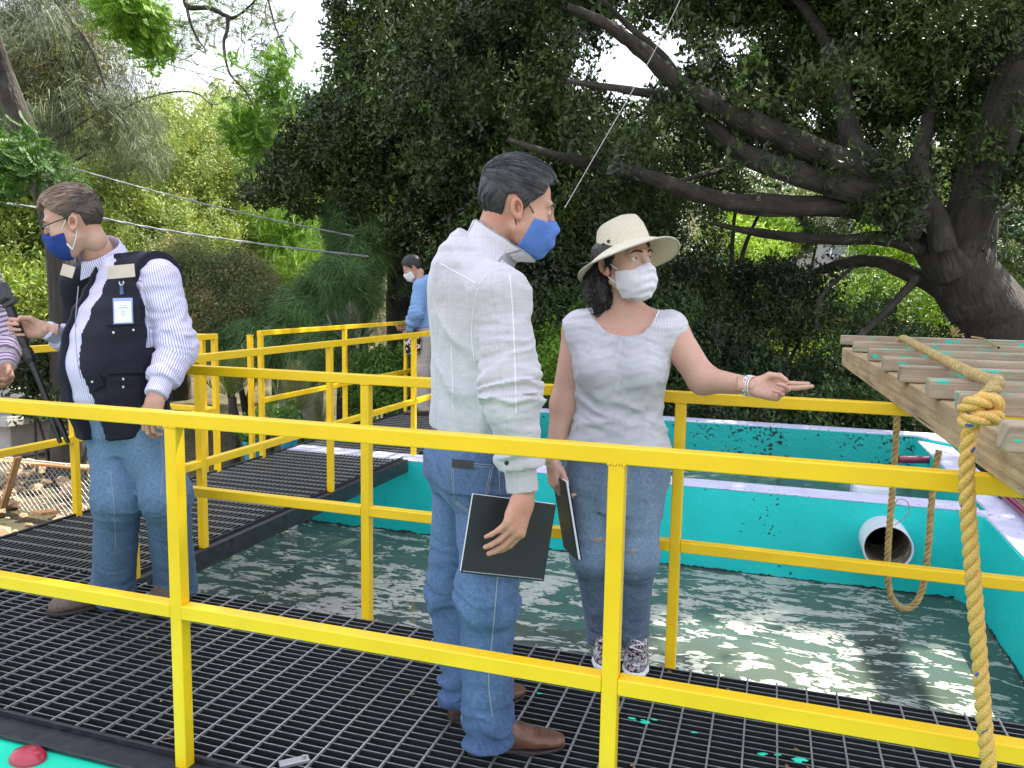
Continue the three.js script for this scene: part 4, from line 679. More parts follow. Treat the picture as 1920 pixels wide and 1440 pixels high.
  const sts = []; for (let i = 0; i < 46; i++) sts.push(new THREE.BoxGeometry(0.0028, 0.0014, 0.001).translate(-w / 2 + 0.008 + i * (w - 0.016) / 45, -h / 2 + 0.006, 0.0099)); put('stitching', merge(sts), MAT.paper).userData.kind = 'stuff';
}
// ---------------------------------------------------------------- the woman in the straw hat
{
  const toeR = py(1132, 1258, 0), toeL = py(1189, 1272, 0), B = V((toeR.x + toeL.x) / 2, 0, -2.7), who = thing('person', 'woman in straw hat, white mask, pale sleeveless top and ripped jeans, pointing', 'person', B);
  const F = V(0.12, 0, 0.99).normalize(), X = V(0, 0, 0).crossVectors(V(0, 1, 0), F), zc = -2.7, S = { Z: F, X, pel: pz(1156, 868, zc) }; // X: to her left, image right
  S.Y = V(0.02, 1, -0.02).normalize();
  S.hipR = S.pel.clone().addScaledVector(X, -0.088).add(V(0, -0.03, 0)); S.hipL = S.pel.clone().addScaledVector(X, 0.088).add(V(0, -0.03, 0));
  S.kneeR = pz(1109, 1040, zc + 0.04); S.kneeL = pz(1194, 1046, zc + 0.04);
  const heelR = V(toeR.x - 0.03, 0, toeR.z - 0.235), heelL = V(toeL.x - 0.02, 0, toeL.z - 0.24);
  S.ankR = heelR.clone().add(V(0.005, 0.09, 0.06)); S.ankL = heelL.clone().add(V(0, 0.09, 0.06));
  S.hemR = pz(1127, 1196, S.ankR.z); S.hemL = pz(1189, 1202, S.ankL.z);
  S.pelRows = [[-0.16, 0.15, 0.11, -0.01], [-0.07, 0.174, 0.12, -0.01], [0.02, 0.17, 0.112, -0.005], [0.1, 0.16, 0.105, 0], [0.14, 0.155, 0.1, 0]]; S.waistH = 0.1; S.legK = 0.008; S.seatW = 0.08; S.seatZ = -0.06; S.seatR = 0.09;
  S.shR = pz(1088, 618, zc + 0.0); S.shL = pz(1254, 618, zc - 0.01);
  S.elR = pz(1058, 758, zc + 0.03); S.wrR = pz(1037, 862, zc + 0.1);
  S.elL = pz(1318, 712, zc + 0.0); S.wrL = pz(1409, 724, zc + 0.09);
  S.neckB = pz(1172, 588, zc - 0.02); S.neckT = pz(1170, 535, zc + 0.0);
  S.bodyRows = [[-0.08, 0.15, 0.1, -0.01], [0.05, 0.15, 0.095, 0], [0.16, 0.13, 0.09, 0], [0.3, 0.145, 0.1, 0.01], [0.4, 0.155, 0.095, 0.0], [0.47, 0.15, 0.076, -0.01], [0.51, 0.1, 0.062, -0.015], [0.55, 0.06, 0.05, -0.015]];
  const hm = frame(pz(1170, 492, zc + 0.03), V(0.8, 0.03, 0.62), V(-0.05, 1, 0.05)), hf = headField({ w: 0.98, jaw: 0.95, neck: 0.92, lid: 0.0062 });
  const skin = [0.58, 0.355, 0.26];
  const hand = handGeo(S.wrL, cd(0.985, -0.16, 0.1), cd(0.05, 0.42, 0.9), true, [[0.12, 0.1, 0.06], [0.42, 0.16, 0.1], [1.15, 1.2, 0.6], [1.2, 1.25, 0.6]], [0.05, -0.02, 0, -0.04], [[0.018, 0.022, 0.008], [0.036, 0.05, 0.026], [0.032, 0.078, 0.038], [0.022, 0.1, 0.036]], 0.96);
  const handR = handGeo(S.wrR, cd(0.05, -0.97, 0.12), cd(0.86, 0.1, -0.45), false, [[0.55, 0.7, 0.4], [0.6, 0.7, 0.4], [0.6, 0.7, 0.4], [0.6, 0.7, 0.4]], [0.02, 0, 0, -0.03], THUMB.rest, 0.92);
  const body = bodyGeo(S, { m: hm, hf, skin }, [hand, handR], { arm: [0.059, 0.047, 0.027], slim: 0.95, neck: 0.05, neckTop: 0.047, deltoid: 0.057, more: [cap(mid(S.shR, S.shL, 0.2).add(V(0, 0.02, -0.01)), S.neckB, 0.05, 0.052), cap(mid(S.shR, S.shL, 0.8).add(V(0, 0.02, -0.01)), S.neckB, 0.05, 0.052)], cell: 0.007 });
  mesh('body', body.g, MAT.skin, who, B); eyes(who, hm, V(0.12, 0.18, 1), B); brows(who, hm, B);
  const tr = trousers(S, [0.092, 0.063, 0.047], 0.009, 0.006, 31);
  const jp = denimPaint([0.14, 0.2, 0.31], [0.44, 0.55, 0.7], (p) => 0.35 + 0.3 * Math.exp(-(((p.y - 0.62) / 0.18) ** 2)));
  const pants = mesh('jeans', paint(tr.g, jp), MAT.denim, who, B);
  for (const [u, v, w] of [[1123, 1012, 0.055], [1186, 1033, 0.04]]) { // frayed rips over the knees
    const o = pz(u, v, -2.4), d = o.clone().sub(EYE).normalize(), r = rng(u), th = [];
    const rip = mesh('knee_rip', boxUV(patch(tr.f, o, cd(1, 0.02, 0), cd(0, -1, 0), d, w, 0.014, -0.0005, 0.0018, 14, 4, (a, b) => [a, b * (1 - Math.abs(a) * 1.3) + 0.12 * Math.sin(a * 30)])), std({ color: C(0.46, 0.3, 0.23), roughness: 0.8 }), pants, B);
    for (let i = 0; i < 9; i++) { const a = (i / 8 - 0.5) * w * 0.9, y = (r() - 0.5) * 0.004; th.push(laid(tr.f, [o.clone().addScaledVector(cd(1, 0, 0), a - 0.012).addScaledVector(cd(0, 1, 0), y + 0.003 * r()), o.clone().addScaledVector(cd(1, 0, 0), a + 0.012).addScaledVector(cd(0, 1, 0), y - 0.003 * r())], d, 0.0022, 0.0008, 6, 4)); }
    const f = mesh('frayed_threads', merge(th), MAT.stitch, rip, V(0, 0, 0)); f.position.copy(B).negate(); f.userData.kind = 'stuff';
  }
  // blouse: round neck, cap sleeves, gathered at the sides
  const bust = [-1, 1].map((s) => { const c = S.pel.clone().addScaledVector(S.Y, 0.335).addScaledVector(X, s * 0.078).addScaledVector(F, 0.075); return ball(c.x, c.y, c.z, 0.066); }), bustF = (x, y, z) => Math.min(bust[0](x, y, z), bust[1](x, y, z));
  const nc = pz(1171, 560, zc + 0.06), nAx = V(0.06, 0.62, 0.78).normalize();
  const sleeve = ['R', 'L'].map((s) => { const o = s === 'R' ? -1 : 1, c = S['sh' + s].clone().addScaledVector(X, o * (s === 'L' ? 0.048 : 0.04)), n = X.clone().multiplyScalar(o).add(V(0, s === 'L' ? -0.12 : -0.3, 0)).normalize(); return { c, n }; });
  const bl = top(S, {
    rows: [[0.0, 0.178, 0.124, 0], [0.06, 0.176, 0.122, 0.005], [0.12, 0.158, 0.112, 0.008], [0.19, 0.143, 0.104, 0.008], [0.27, 0.15, 0.106, 0.01], [0.35, 0.163, 0.108, 0.008], [0.42, 0.17, 0.102, 0], [0.47, 0.165, 0.086, -0.008], [0.51, 0.125, 0.072, -0.012], [0.545, 0.075, 0.06, -0.016]],
    extra: [bustF], caps: [[S.shR, 0.065], [S.shL, 0.068]], hem: 0.045, seed: 8, cell: 0.006,
    trunkFold: (x, y, z, h) => 0.011 * sstep(0.32, 0.14, h) * folds(x, y, z, V(0.28, 0.95, 0.1), 12, 41) + 0.004 * folds(x, y, z, V(-0.3, 0.9, 0.1), 9, 55) * sstep(0.42, 0.3, h) + 0.0015 * noise(x * 40, y * 40, z * 40),
    neck: (x, y, z) => { const a = (x - nc.x) * nAx.x + (y - nc.y) * nAx.y + (z - nc.z) * nAx.z, r = Math.hypot(x - nc.x - nAx.x * a, (y - nc.y - nAx.y * a), z - nc.z - nAx.z * a); return 0.112 - r; },
    cut: (d, x, y, z, h) => { for (const s of sleeve) d = Math.max(d, (x - s.c.x) * s.n.x + (y - s.c.y) * s.n.y + (z - s.c.z) * s.n.z - 0.012 - Math.max(0, 0.39 - h) * 1.2); return d; },
  });
  const blouse = mesh('blouse', bl.g, MAT.jacquard, who, B);
  { // bound neckline
    const pts = []; const e = V(1, 0, 0).addScaledVector(nAx, -nAx.x).normalize(), h = V(0, 0, 0).crossVectors(nAx, e);
    const lowD = V(0, -1, 0.4), a0 = Math.atan2(lowD.dot(h), lowD.dot(e));
    for (let i = 0; i <= 60; i++) { const a = a0 + (i / 60 - 0.5) * 3.0, dir = e.clone().multiplyScalar(Math.cos(a)).addScaledVector(h, Math.sin(a)), q = nc.clone().addScaledVector(dir, 0.112); let best = null, bd = 1; for (let t = -0.1; t < 0.1; t += 0.003) { const p = q.clone().addScaledVector(nAx, t), d = Math.abs(body.f(p.x, p.y, p.z) - 0.006); if (d < bd) { bd = d; best = p; } } pts.push(best); }
    mesh('neckline', tube(pts, 0.0032, 120, 6), MAT.white, blouse, B);
  }
  // hair: cap and curls at the nape
  const hair = hairGeo([[0, 0.07], [30, 0.065], [50, 0.045], [66, 0.012], [78, -0.02], [90, 0.02], [105, 0.0], [120, -0.06], [180, -0.09]], (x, y, z) => 0.014 - 0.011 * sstep(0.05, 0.075, y), { w: 0.98 });
  const hc = (p, n, c) => { const k = 0.5 + 0.5 * noise(p.x * 120, p.y * 120, p.z * 120); c.setRGB(0.005 + 0.007 * k, 0.0045 + 0.005 * k, 0.0045 + 0.005 * k); };
  const lock = surfaceNets((x, y, z) => { let d = smin(smin(ell(-0.045, -0.06, -0.075, 0.055, 0.075, 0.05)(x, y, z), ell(0.03, -0.07, -0.085, 0.06, 0.07, 0.045)(x, y, z), 0.03), smin(ell(-0.05, -0.115, -0.06, 0.048, 0.05, 0.04)(x, y, z), ell(0.045, -0.12, -0.07, 0.04, 0.045, 0.035)(x, y, z), 0.03), 0.03); return d - 0.01 * noise(x * 38, y * 26, z * 38) - 0.003 * noise(x * 110, y * 110, z * 110); }, V(-0.15, -0.19, -0.17), V(0.13, 0.06, 0.02), 0.004);
  mesh('hair', paint(withStrands(joinGeo([hair, lock]), 760, 5, (x, y, z, ph) => V(Math.sin(y * 90 + ph), -1, Math.cos(y * 90 + ph) - 0.4), { len: 0.06, r: 0.0022, lift: 0.003, loose: true, skip: (p) => p.y > 0.03 }).applyMatrix4(hm), hc), MAT.hair, who, B);
  // mask with pleats and loops
  const mf = maskField(hf, { top: [[0, -0.006], [0.02, -0.014], [0.05, -0.026]], bot: [[0, -0.13], [0.04, -0.118], [0.06, -0.09]], freq: 210, pleat: 0.0042, fan: 60, back: 0.03, slant: 0.05 });
  const mk = mesh('mask', boxUV(surfaceNets(mf, V(-0.09, -0.15, 0.0), V(0.09, 0.02, 0.16), 0.003)).applyMatrix4(hm), MAT.maskWhite, who, B);
  for (const s of [-1, 1]) for (const pts of [[V(0.058 * s, -0.028, 0.05), V(0.072 * s, -0.014, 0.03), V(0.079 * s, 0.012, 0.004)], [V(0.058 * s, -0.078, 0.042), V(0.068 * s, -0.06, 0.02), V(0.077 * s, -0.036, -0.006)]]) mesh('ear_loop', tube(pts, 0.0018, 16, 6).applyMatrix4(hm), MAT.white, mk, V(0, 0, 0)).position.copy(B).negate();
  // straw hat: upturned oval brim, pinched crown with two eyelets
  {
    const hatM = hm.clone().multiply(new THREE.Matrix4().makeTranslation(0, 0.042, 0.006)).multiply(new THREE.Matrix4().makeRotationX(-0.36)), pos = [], idx = [], uv = [], N = 96, R = 12;
    const brimPt = (a, t) => { const rx = lerp(0.078, 0.166, t), rz = lerp(0.094, 0.178, t), sx = Math.sin(a), cz = Math.cos(a), up = -0.055 * t ** 1.3 * (1 + 0.1 * sx * sx) + 0.012 * t ** 4 + 0.005 * Math.sin(a * 3 + 1) * t; return V(rx * sx, up, rz * cz); };
    for (const off of [0.0015, -0.0015]) for (let i = 0; i <= N; i++) for (let j = 0; j <= R; j++) { const q = brimPt(i / N * 6.2832, j / R); pos.push(q.x, q.y + off, q.z); uv.push(i / N * 0.8, j / R * 0.09); }
    const W = R + 1, H = W * (N + 1);
    for (let i = 0; i < N; i++) for (let j = 0; j < R; j++) { const a = i * W + j; idx.push(a, a + 1, a + W, a + 1, a + W + 1, a + W, a + H, a + W + H, a + 1 + H, a + 1 + H, a + W + H, a + W + 1 + H); }
    const g = new THREE.BufferGeometry(); g.setAttribute('position', new THREE.Float32BufferAttribute(pos, 3)); g.setAttribute('uv', new THREE.Float32BufferAttribute(uv, 2)); g.setIndex(idx); g.computeVertexNormals();
    const hat = mesh('straw_hat', g.applyMatrix4(hatM), MAT.straw, who, B), rim = []; for (let i = 0; i <= N; i++) rim.push(brimPt(i / N * 6.2832, 1));
    const sub = (n, gg, m) => { const q = mesh(n, gg.applyMatrix4(hatM), m, hat, V(0, 0, 0)); q.position.copy(B).negate(); return q; };
    sub('brim_edge', tube(rim, 0.0034, 180, 6), MAT.straw);
    const cp = [], ci = [], cu = [], CR = 16; for (let i = 0; i <= N; i++) for (let j = 0; j <= CR; j++) { const a = i / N * 6.2832, t = j / CR, sx = Math.sin(a), cz = Math.cos(a), h = 0.092 * Math.sin(Math.min(1, t * 1.25) * 1.5708), s = t < 0.72 ? 1 - 0.2 * (t / 0.72) ** 1.6 : 0.8 * Math.sqrt(Math.max(0, 1 - ((t - 0.72) / 0.28) ** 2)); const dent = -0.03 * Math.exp(-((s * sx * 0.09) ** 2) / 0.0006) * sstep(0.62, 1, t) * (0.75 + 0.25 * cz), pin = 1 - 0.16 * sstep(0.35, 0.8, t) * Math.max(0, cz) * Math.abs(sx) * 1.6; cp.push(0.081 * s * sx * pin, h + dent + 0.006 * cz * t, 0.097 * s * cz * (t > 0.4 ? 0.97 : 1)); cu.push(i / N * 0.6, t * 0.16); }
    const CW = CR + 1; for (let i = 0; i < N; i++) for (let j = 0; j < CR; j++) { const a = i * CW + j; ci.push(a, a + CW, a + 1, a + 1, a + CW, a + CW + 1); }
    const cg = new THREE.BufferGeometry(); cg.setAttribute('position', new THREE.Float32BufferAttribute(cp, 3)); cg.setAttribute('uv', new THREE.Float32BufferAttribute(cu, 2)); cg.setIndex(ci); cg.computeVertexNormals(); sub('crown', cg, MAT.straw);
    for (const a of [-1.62, -1.36]) { const c = V(0.0812 * Math.sin(a), 0.022, 0.097 * Math.cos(a)); sub('eyelet', new THREE.CylinderGeometry(0.0055, 0.0055, 0.005, 14).rotateX(Math.PI / 2).rotateY(a).translate(c.x, c.y, c.z), MAT.black); }
  }
  { // bracelet on the pointing wrist
    const d = away(S.elL, S.wrL), c = S.wrL.clone().addScaledVector(d, -0.008), m = frame(c, d), r = rng(4), links = []; for (const o of [-0.009, 0.003, 0.011]) links.push(new THREE.TorusGeometry(0.031, 0.0024, 8, 40).scale(0.98, 1.02, 1).rotateX(0.12 * (r() - 0.5)).translate(0, 0, o)); for (let i = 0; i < 14; i++) { const a = i / 14 * 6.28; links.push(new THREE.SphereGeometry(0.0042, 8, 6).translate(Math.cos(a) * 0.0315, Math.sin(a) * 0.0315, -0.003)); }
    mesh('bracelet', merge(links).applyMatrix4(m), std({ color: C(0.8, 0.74, 0.7), roughness: 0.3, metalness: 0.4 }), who, B);
  }
  // sneakers: printed metallic uppers with laces
  const sneak = std({ map: tex(256, (x, y) => { const n = tn(x, y, 10, 3), m = tn(x, y, 16, 9), k = tn(x, y, 40, 4) * 0.1; return n > 0.16 ? [0.32 + k, 0.07, 0.09] : m > 0.12 ? [0.2, 0.19, 0.2] : [0.72 + k, 0.71 + k, 0.72 + k]; }, true, 12), roughness: 0.3, metalness: 0.35 });
  const rowsS = [[-0.004, 0.022, 0.03, 0.04], [0.03, 0.035, 0.05, 0.06], [0.08, 0.038, 0.06, 0.068], [0.13, 0.042, 0.044, 0.055], [0.19, 0.046, 0.03, 0.042], [0.23, 0.036, 0.022, 0.034], [0.25, 0.018, 0.014, 0.027]], soleS = [[-0.008, 0.024, 0.012, 0.012], [0.03, 0.037, 0.012, 0.012], [0.1, 0.038, 0.011, 0.012], [0.19, 0.049, 0.011, 0.012], [0.235, 0.039, 0.011, 0.013], [0.256, 0.02, 0.01, 0.014]];
  const lace = (f, m, up) => { const ls = []; for (let i = 0; i < 6; i++) { const z = 0.1 + i * 0.015, p = []; for (let k = -3; k <= 3; k++) p.push(cast(f, V(k * 0.008, 0.2, z + k * 0.0022 * (i % 2 ? 1 : -1)), V(0, -1, 0), 0.001)); ls.push(tube(p, 0.0024, 14, 6)); } mesh('laces', merge(ls).applyMatrix4(m), MAT.paper, up, V(0, 0, 0)).position.copy(B).negate(); };
  shoe(who, B, heelR, toeR, [sneak, MAT.white], rowsS, soleS, lace); shoe(who, B, heelL, toeL, [sneak, MAT.white], rowsS, soleS, lace);
  // folder in her lowered hand, seen nearly edge on
  const c = pz(1062, 966, zc + 0.12), Yf = cd(-0.16, 0.97, 0.05), Zf = cd(-0.985, -0.13, 0.16), Xf = V(0, 0, 0).crossVectors(Yf, Zf).normalize(), m = new THREE.Matrix4().makeBasis(Xf, Yf.clone().normalize(), V(0, 0, 0).crossVectors(Xf, Yf.clone().normalize())).setPosition(c);
  const fo = thing('folder', "dark folder with white sheets held in the woman's lowered hand", 'folder', c), put = (n, g, mat) => mesh(n, boxUV(g.applyMatrix4(m)), mat, fo, c);
  put('cover', new RoundedBoxGeometry(0.2, 0.27, 0.004, 2, 0.0018).translate(0, 0, 0.007), MAT.black); put('sheets', new RoundedBoxGeometry(0.194, 0.262, 0.007, 1, 0.001).translate(0.002, 0, 0), MAT.paper); put('back_cover', new RoundedBoxGeometry(0.2, 0.25, 0.003, 2, 0.0014).translate(0, -0.008, -0.0065), MAT.navy);
}
// ---------------------------------------------------------------- the man in the dark vest
{
  const toeR = py(112, 1152, 0), heelR = py(236, 1128, 0), heelL = py(346, 1112, 0), toeL = py(352, 1140, 0);
  const B = V(-2.5, 0, -2.55), who = thing('person', 'man in dark navy vest, striped shirt, glasses and navy mask, looking down', 'person', B), zc = -2.56;
  const F = V(-0.32, 0, 0.95).normalize(), X = V(0, 0, 0).crossVectors(V(0, 1, 0), F), S = { Z: F, X, pel: pz(233, 772, zc) }; // X: to his left, image right
  S.Y = V(-0.08, 1, 0.06).normalize();
  S.hipR = S.pel.clone().addScaledVector(X, -0.09).add(V(0, -0.02, 0)); S.hipL = S.pel.clone().addScaledVector(X, 0.09).add(V(0, -0.02, 0));
  S.kneeR = pz(222, 935, zc + 0.1); S.kneeL = pz(312, 930, zc + 0.04);
  const fR = flat(toeR.clone().sub(heelR)), fL = flat(V(0.05, 0, 0.3));
  S.ankR = heelR.clone().addScaledVector(fR, 0.06).add(V(0, 0.09, 0)); S.ankL = heelL.clone().addScaledVector(fL, 0.06).add(V(0, 0.09, 0));
  S.hemR = S.ankR.clone().add(V(0.015, -0.05, 0)); S.hemL = S.ankL.clone().add(V(0, -0.05, 0));
  S.pelRows = [[-0.15, 0.16, 0.125, -0.01], [-0.06, 0.19, 0.14, -0.005], [0.04, 0.185, 0.14, 0.005], [0.12, 0.18, 0.14, 0.01]]; S.waistH = 0.1; S.seatZ = -0.05; S.seatR = 0.1; S.seatY = -0.05;
  S.shR = pz(160, 538, zc - 0.14); S.shL = pz(300, 522, zc - 0.02); S.elR = pz(158, 650, zc - 0.12); S.wrR = pz(86, 618, zc + 0.06); S.elL = pz(333, 652, zc - 0.02); S.wrL = pz(292, 742, zc + 0.13);
  S.neckB = pz(190, 474, zc - 0.02); S.neckT = pz(172, 430, zc + 0.04);
  S.bodyRows = [[-0.08, 0.15, 0.11, -0.01], [0.05, 0.155, 0.11, 0], [0.2, 0.15, 0.11, 0.01], [0.36, 0.16, 0.11, 0], [0.46, 0.15, 0.09, -0.01], [0.55, 0.08, 0.07, -0.015]];
  const hm = frame(pz(138, 416, zc + 0.09), V(-0.78, -0.36, 0.55), V(-0.05, 1, 0.1)), hf = headField({ w: 1.04, jaw: 1.06, neck: 1.08, lid: 0.0036 }), skin = [0.57, 0.34, 0.25];
  const hand = handGeo(S.wrR, cd(-0.95, 0.06, 0.25), cd(0.3, 0.0, 0.95), false, [[0.95, 1.25, 0.7], [1.0, 1.3, 0.7], [1.05, 1.3, 0.7], [1.1, 1.3, 0.7]], [0.02, 0, 0, -0.02], THUMB.grip, 1.02);
  const handL = handGeo(S.wrL, cd(-0.2, -0.96, 0.1), cd(0.25, -0.1, -0.95), true, [[0.5, 0.7, 0.4], [0.5, 0.7, 0.4], [0.55, 0.7, 0.4], [0.6, 0.7, 0.4]], [0.02, 0, 0, -0.02], THUMB.rest, 1.05);
  const body = bodyGeo(S, { m: hm, hf, skin }, [hand, handL], { neck: 0.06, neckTop: 0.05 });
  mesh('body', body.g, MAT.skin, who, B); eyes(who, hm, V(0, -0.35, 1), B); brows(who, hm, B);
  const tr = trousers(S, [0.106, 0.086, 0.08], 0.012, 0.0065, 17);
  const pants = mesh('jeans', paint(tr.g, denimPaint([0.09, 0.16, 0.27], [0.28, 0.43, 0.62], (p) => 0.4 + 0.3 * sstep(0.3, 0.8, p.y) - 0.12 * sstep(0.35, 0.05, p.y))), MAT.denim, who, B);
  const seam = (pts) => mesh('seam', laid(tr.f, pts.map(([u, v]) => pz(u, v, -2.1)), pz(pts[1][0], pts[1][1], -2.1).sub(EYE).normalize(), -0.0006, 0.0013, 60, 5), MAT.stitch, pants, B);
  seam([[300, 815], [306, 870], [300, 940]]); seam([[206, 870], [214, 950], [218, 1040]]); seam([[182, 795], [184, 812], [190, 825]]);
  const beltF = sections(S.pel, S.X, S.Y, S.Z, [[-0.2, 0.188, 0.147, 0.008], [0.3, 0.188, 0.147, 0.008]], 2.3);
  mesh('belt', boxUV(surfaceNets((x, y, z) => Math.max(beltF(x, y, z), Math.abs((x - S.pel.x) * S.Y.x + (y - S.pel.y) * S.Y.y + (z - S.pel.z) * S.Y.z - 0.075) - 0.018), S.pel.clone().add(V(-0.22, 0.02, -0.22)), S.pel.clone().add(V(0.22, 0.13, 0.22)), 0.007)), MAT.black, who, B);
  // striped shirt and, over it, the open vest
  const rows = [[0.0, 0.188, 0.15, 0.012], [0.1, 0.19, 0.164, 0.03], [0.2, 0.194, 0.17, 0.036], [0.32, 0.196, 0.156, 0.022], [0.42, 0.194, 0.136, 0.0], [0.49, 0.172, 0.112, -0.02], [0.545, 0.125, 0.096, -0.028], [0.59, 0.084, 0.08, -0.024], [0.63, 0.06, 0.06, -0.02]];
  const nA = S.neckB.clone().addScaledVector(away(S.neckB, S.neckT), 0.02), nN = away(S.neckB, S.neckT);
  const st = top(S, { rows, pow: 2.2, arms: [{ s: S.shR, e: S.elR, w: S.wrR, r: [0.07, 0.058, 0.046], cuff: 0.04, amp: 0.008 }, { s: S.shL, e: S.elL, w: S.wrL, r: [0.074, 0.066, 0.05], cuff: 0.044, amp: 0.011 }], caps: [[S.shR, 0.066], [S.shL.clone().add(V(0, -0.005, 0)), 0.07]], hem: 0.06, seed: 14, cell: 0.0066, blend: 0.016,
    trunkFold: (x, y, z, h) => 0.004 * folds(x, y, z, V(0.3, 0.5, 0.2), 9, 71), neck: (x, y, z) => (x - nA.x) * nN.x + (y - nA.y) * nN.y + (z - nA.z) * nN.z });
  const shirt = mesh('shirt', st.g, MAT.stripe, who, B);
  const wide = rows.map(([h, a, b, c]) => [h, a + 0.02, b + 0.02, c]); wide[0] = [-0.12, 0.203, 0.162, 0.0];
  const plx = (h) => lerp(-0.055, 0.005, clamp((h - 0.05) / 0.4)); // the opening runs slanting down the front, to his right
  const armL = blend([cap(S.shL, S.elL, 0.078, 0.072), cap(S.elL, S.wrL, 0.072, 0.052)], 0.04), armR = cap(S.shR, S.elR, 0.07, 0.058);
  const vestTop = top(S, { rows: wide, pow: 2.2, extra: [cap(S.shR, mid(S.shR, S.elR, 0.8), 0.086, 0.078), cap(S.shL, mid(S.shL, S.elL, 0.4), 0.09, 0.084)], caps: [[pz(146, 530, zc - 0.08), 0.06], [S.shL.clone().addScaledVector(X, -0.03).add(V(0, 0.012, 0)), 0.076]], hem: -0.085, seed: 3, cell: 0.0066,
    trunkFold: (x, y, z, h) => 0.005 * folds(x, y, z, V(0.2, 0.6, 0.2), 8, 91),
    cut: (d, x, y, z, h) => {
      const lx = (x - S.pel.x) * X.x + (z - S.pel.z) * X.z, lz = (x - S.pel.x) * F.x + (z - S.pel.z) * F.z;
      const o0 = lut([[-0.1, 0.01], [0.1, -0.005], [0.35, -0.075], [0.5, -0.062], [0.6, -0.05]], h), o1 = lut([[-0.1, 0.12], [0.08, 0.13], [0.12, 0.115], [0.3, 0.075], [0.5, 0.068], [0.6, 0.07]], h); // edges of the opening
      if (lz > 0.02) d = Math.max(d, Math.min(lx - o0, o1 - lx));
      const n = (x - nA.x) * nN.x + (y - nA.y) * nN.y + (z - nA.z) * nN.z; const px = x - nA.x - nN.x * n, py2 = y - nA.y - nN.y * n, pz2 = z - nA.z - nN.z * n; d = Math.max(d, Math.min(n + 0.012, 0.1 - Math.hypot(px, py2, pz2)));
      for (const [s, c, arm] of [[1, S.shL, armL], [-1, S.shR, armR]]) { const q = s * ((x - c.x) * X.x + (z - c.z) * X.z) + (s > 0 ? 0.004 : -0.01) - Math.max(0, 0.28 - h) * 1.5; if (s > 0) d = Math.max(d, Math.min(q, 0.03 - arm(x, y, z))); }
      return d;
    } });
  const vest = mesh('vest', vestTop.g, MAT.navy, who, B), vs = (n, g, m) => { const q = mesh(n, boxUV(g), m, vest, V(0, 0, 0)); q.position.copy(B).negate(); return q; };
  const lay = (u, v, w, h, roll, off, th, nx = 12, ny = 8) => { const o = pz(u, v, -2.0), d = o.clone().sub(EYE).normalize(); return patch(vestTop.f, o, cd(Math.cos(roll), Math.sin(roll), 0), cd(Math.sin(roll), -Math.cos(roll), 0), d, w, h, off, th, nx, ny); };
  const q1 = vs('reflective_strip', lay(227, 509, 0.105, 0.05, 0.09, 0.002, 0.002), MAT.reflect), q2 = vs('reflective_strip', lay(127, 508, 0.05, 0.045, -0.28, 0.002, 0.002), MAT.reflect); q1.userData.label = 'pale reflective strip on the left breast of the vest';
  vs('back_strip', patch(vestTop.f, pz(274, 462, zc - 0.1).add(V(0, 0.15, 0)), X, F, V(0, -1, 0), 0.03, 0.1, 0.002, 0.002, 6, 10), MAT.reflect);
  vs('vest_tab', lay(180, 716, 0.05, 0.05, 0.5, 0.004, 0.004), MAT.navy); vs('pocket', lay(232, 585, 0.13, 0.1, 0.02, 0.003, 0.003), MAT.navy); vs('pocket', lay(232, 735, 0.13, 0.12, 0.02, 0.003, 0.003), MAT.navy); vs('pocket_flap', lay(235, 690, 0.135, 0.04, 0.03, 0.006, 0.004), MAT.navy);
  const dot = (u, v, r = 0.006) => { const o = pz(u, v, -2.0), d = o.clone().sub(EYE).normalize(), p = cast(vestTop.f, o, d, 0.006); vs('snap_button', new THREE.SphereGeometry(r, 10, 8).scale(1, 1, 0.6).translate(p.x, p.y, p.z), MAT.metal); };
  for (const [u, v] of [[213, 624], [250, 619], [231, 711], [231, 726], [173, 716]]) dot(u, v);
  { // identity card on a clip, and its cord
    const card = vs('identity_card', lay(231, 583, 0.075, 0.098, 0.03, 0.008, 0.002, 6, 6), std({ color: C(0.3, 0.36, 0.6), roughness: 0.3 })); card.userData.label = 'identity card in a clear holder clipped to the vest';
    const print = tex(256, (x, y) => { const u = x, v = 1 - y, e = Math.hypot((u - 0.5) / 0.13, (v - 0.42) / 0.15); if (e < 1) return e > 0.8 ? [0.72, 0.78, 0.7] : [0.82, 0.87, 0.8]; if (v > 0.68 && v < 0.715 && Math.abs(u - 0.5) < 0.3) return [0.62, 0.64, 0.68]; if (v > 0.78 && v < 0.81 && Math.abs(u - 0.5) < 0.2) return [0.7, 0.71, 0.74]; return [0.92, 0.93, 0.94]; });
    const pg = lay(231, 585, 0.064, 0.08, 0.03, 0.0125, 0.001, 6, 6), m = new THREE.Mesh(pg, std({ map: print, roughness: 0.25 })); m.name = 'printed_insert'; vest.add(m); m.position.copy(B).negate();
    vs('clip', lay(228, 541, 0.014, 0.045, 0.04, 0.009, 0.004, 3, 3), std({ color: C(0.05, 0.1, 0.2), roughness: 0.5 })); const o = pz(228, 530, -2.0), p = cast(vestTop.f, o, o.clone().sub(EYE).normalize(), 0.012); vs('clip_ring', new THREE.TorusGeometry(0.01, 0.0022, 8, 24, 4.2).rotateZ(2.6).translate(p.x, p.y, p.z), MAT.metal);
  }
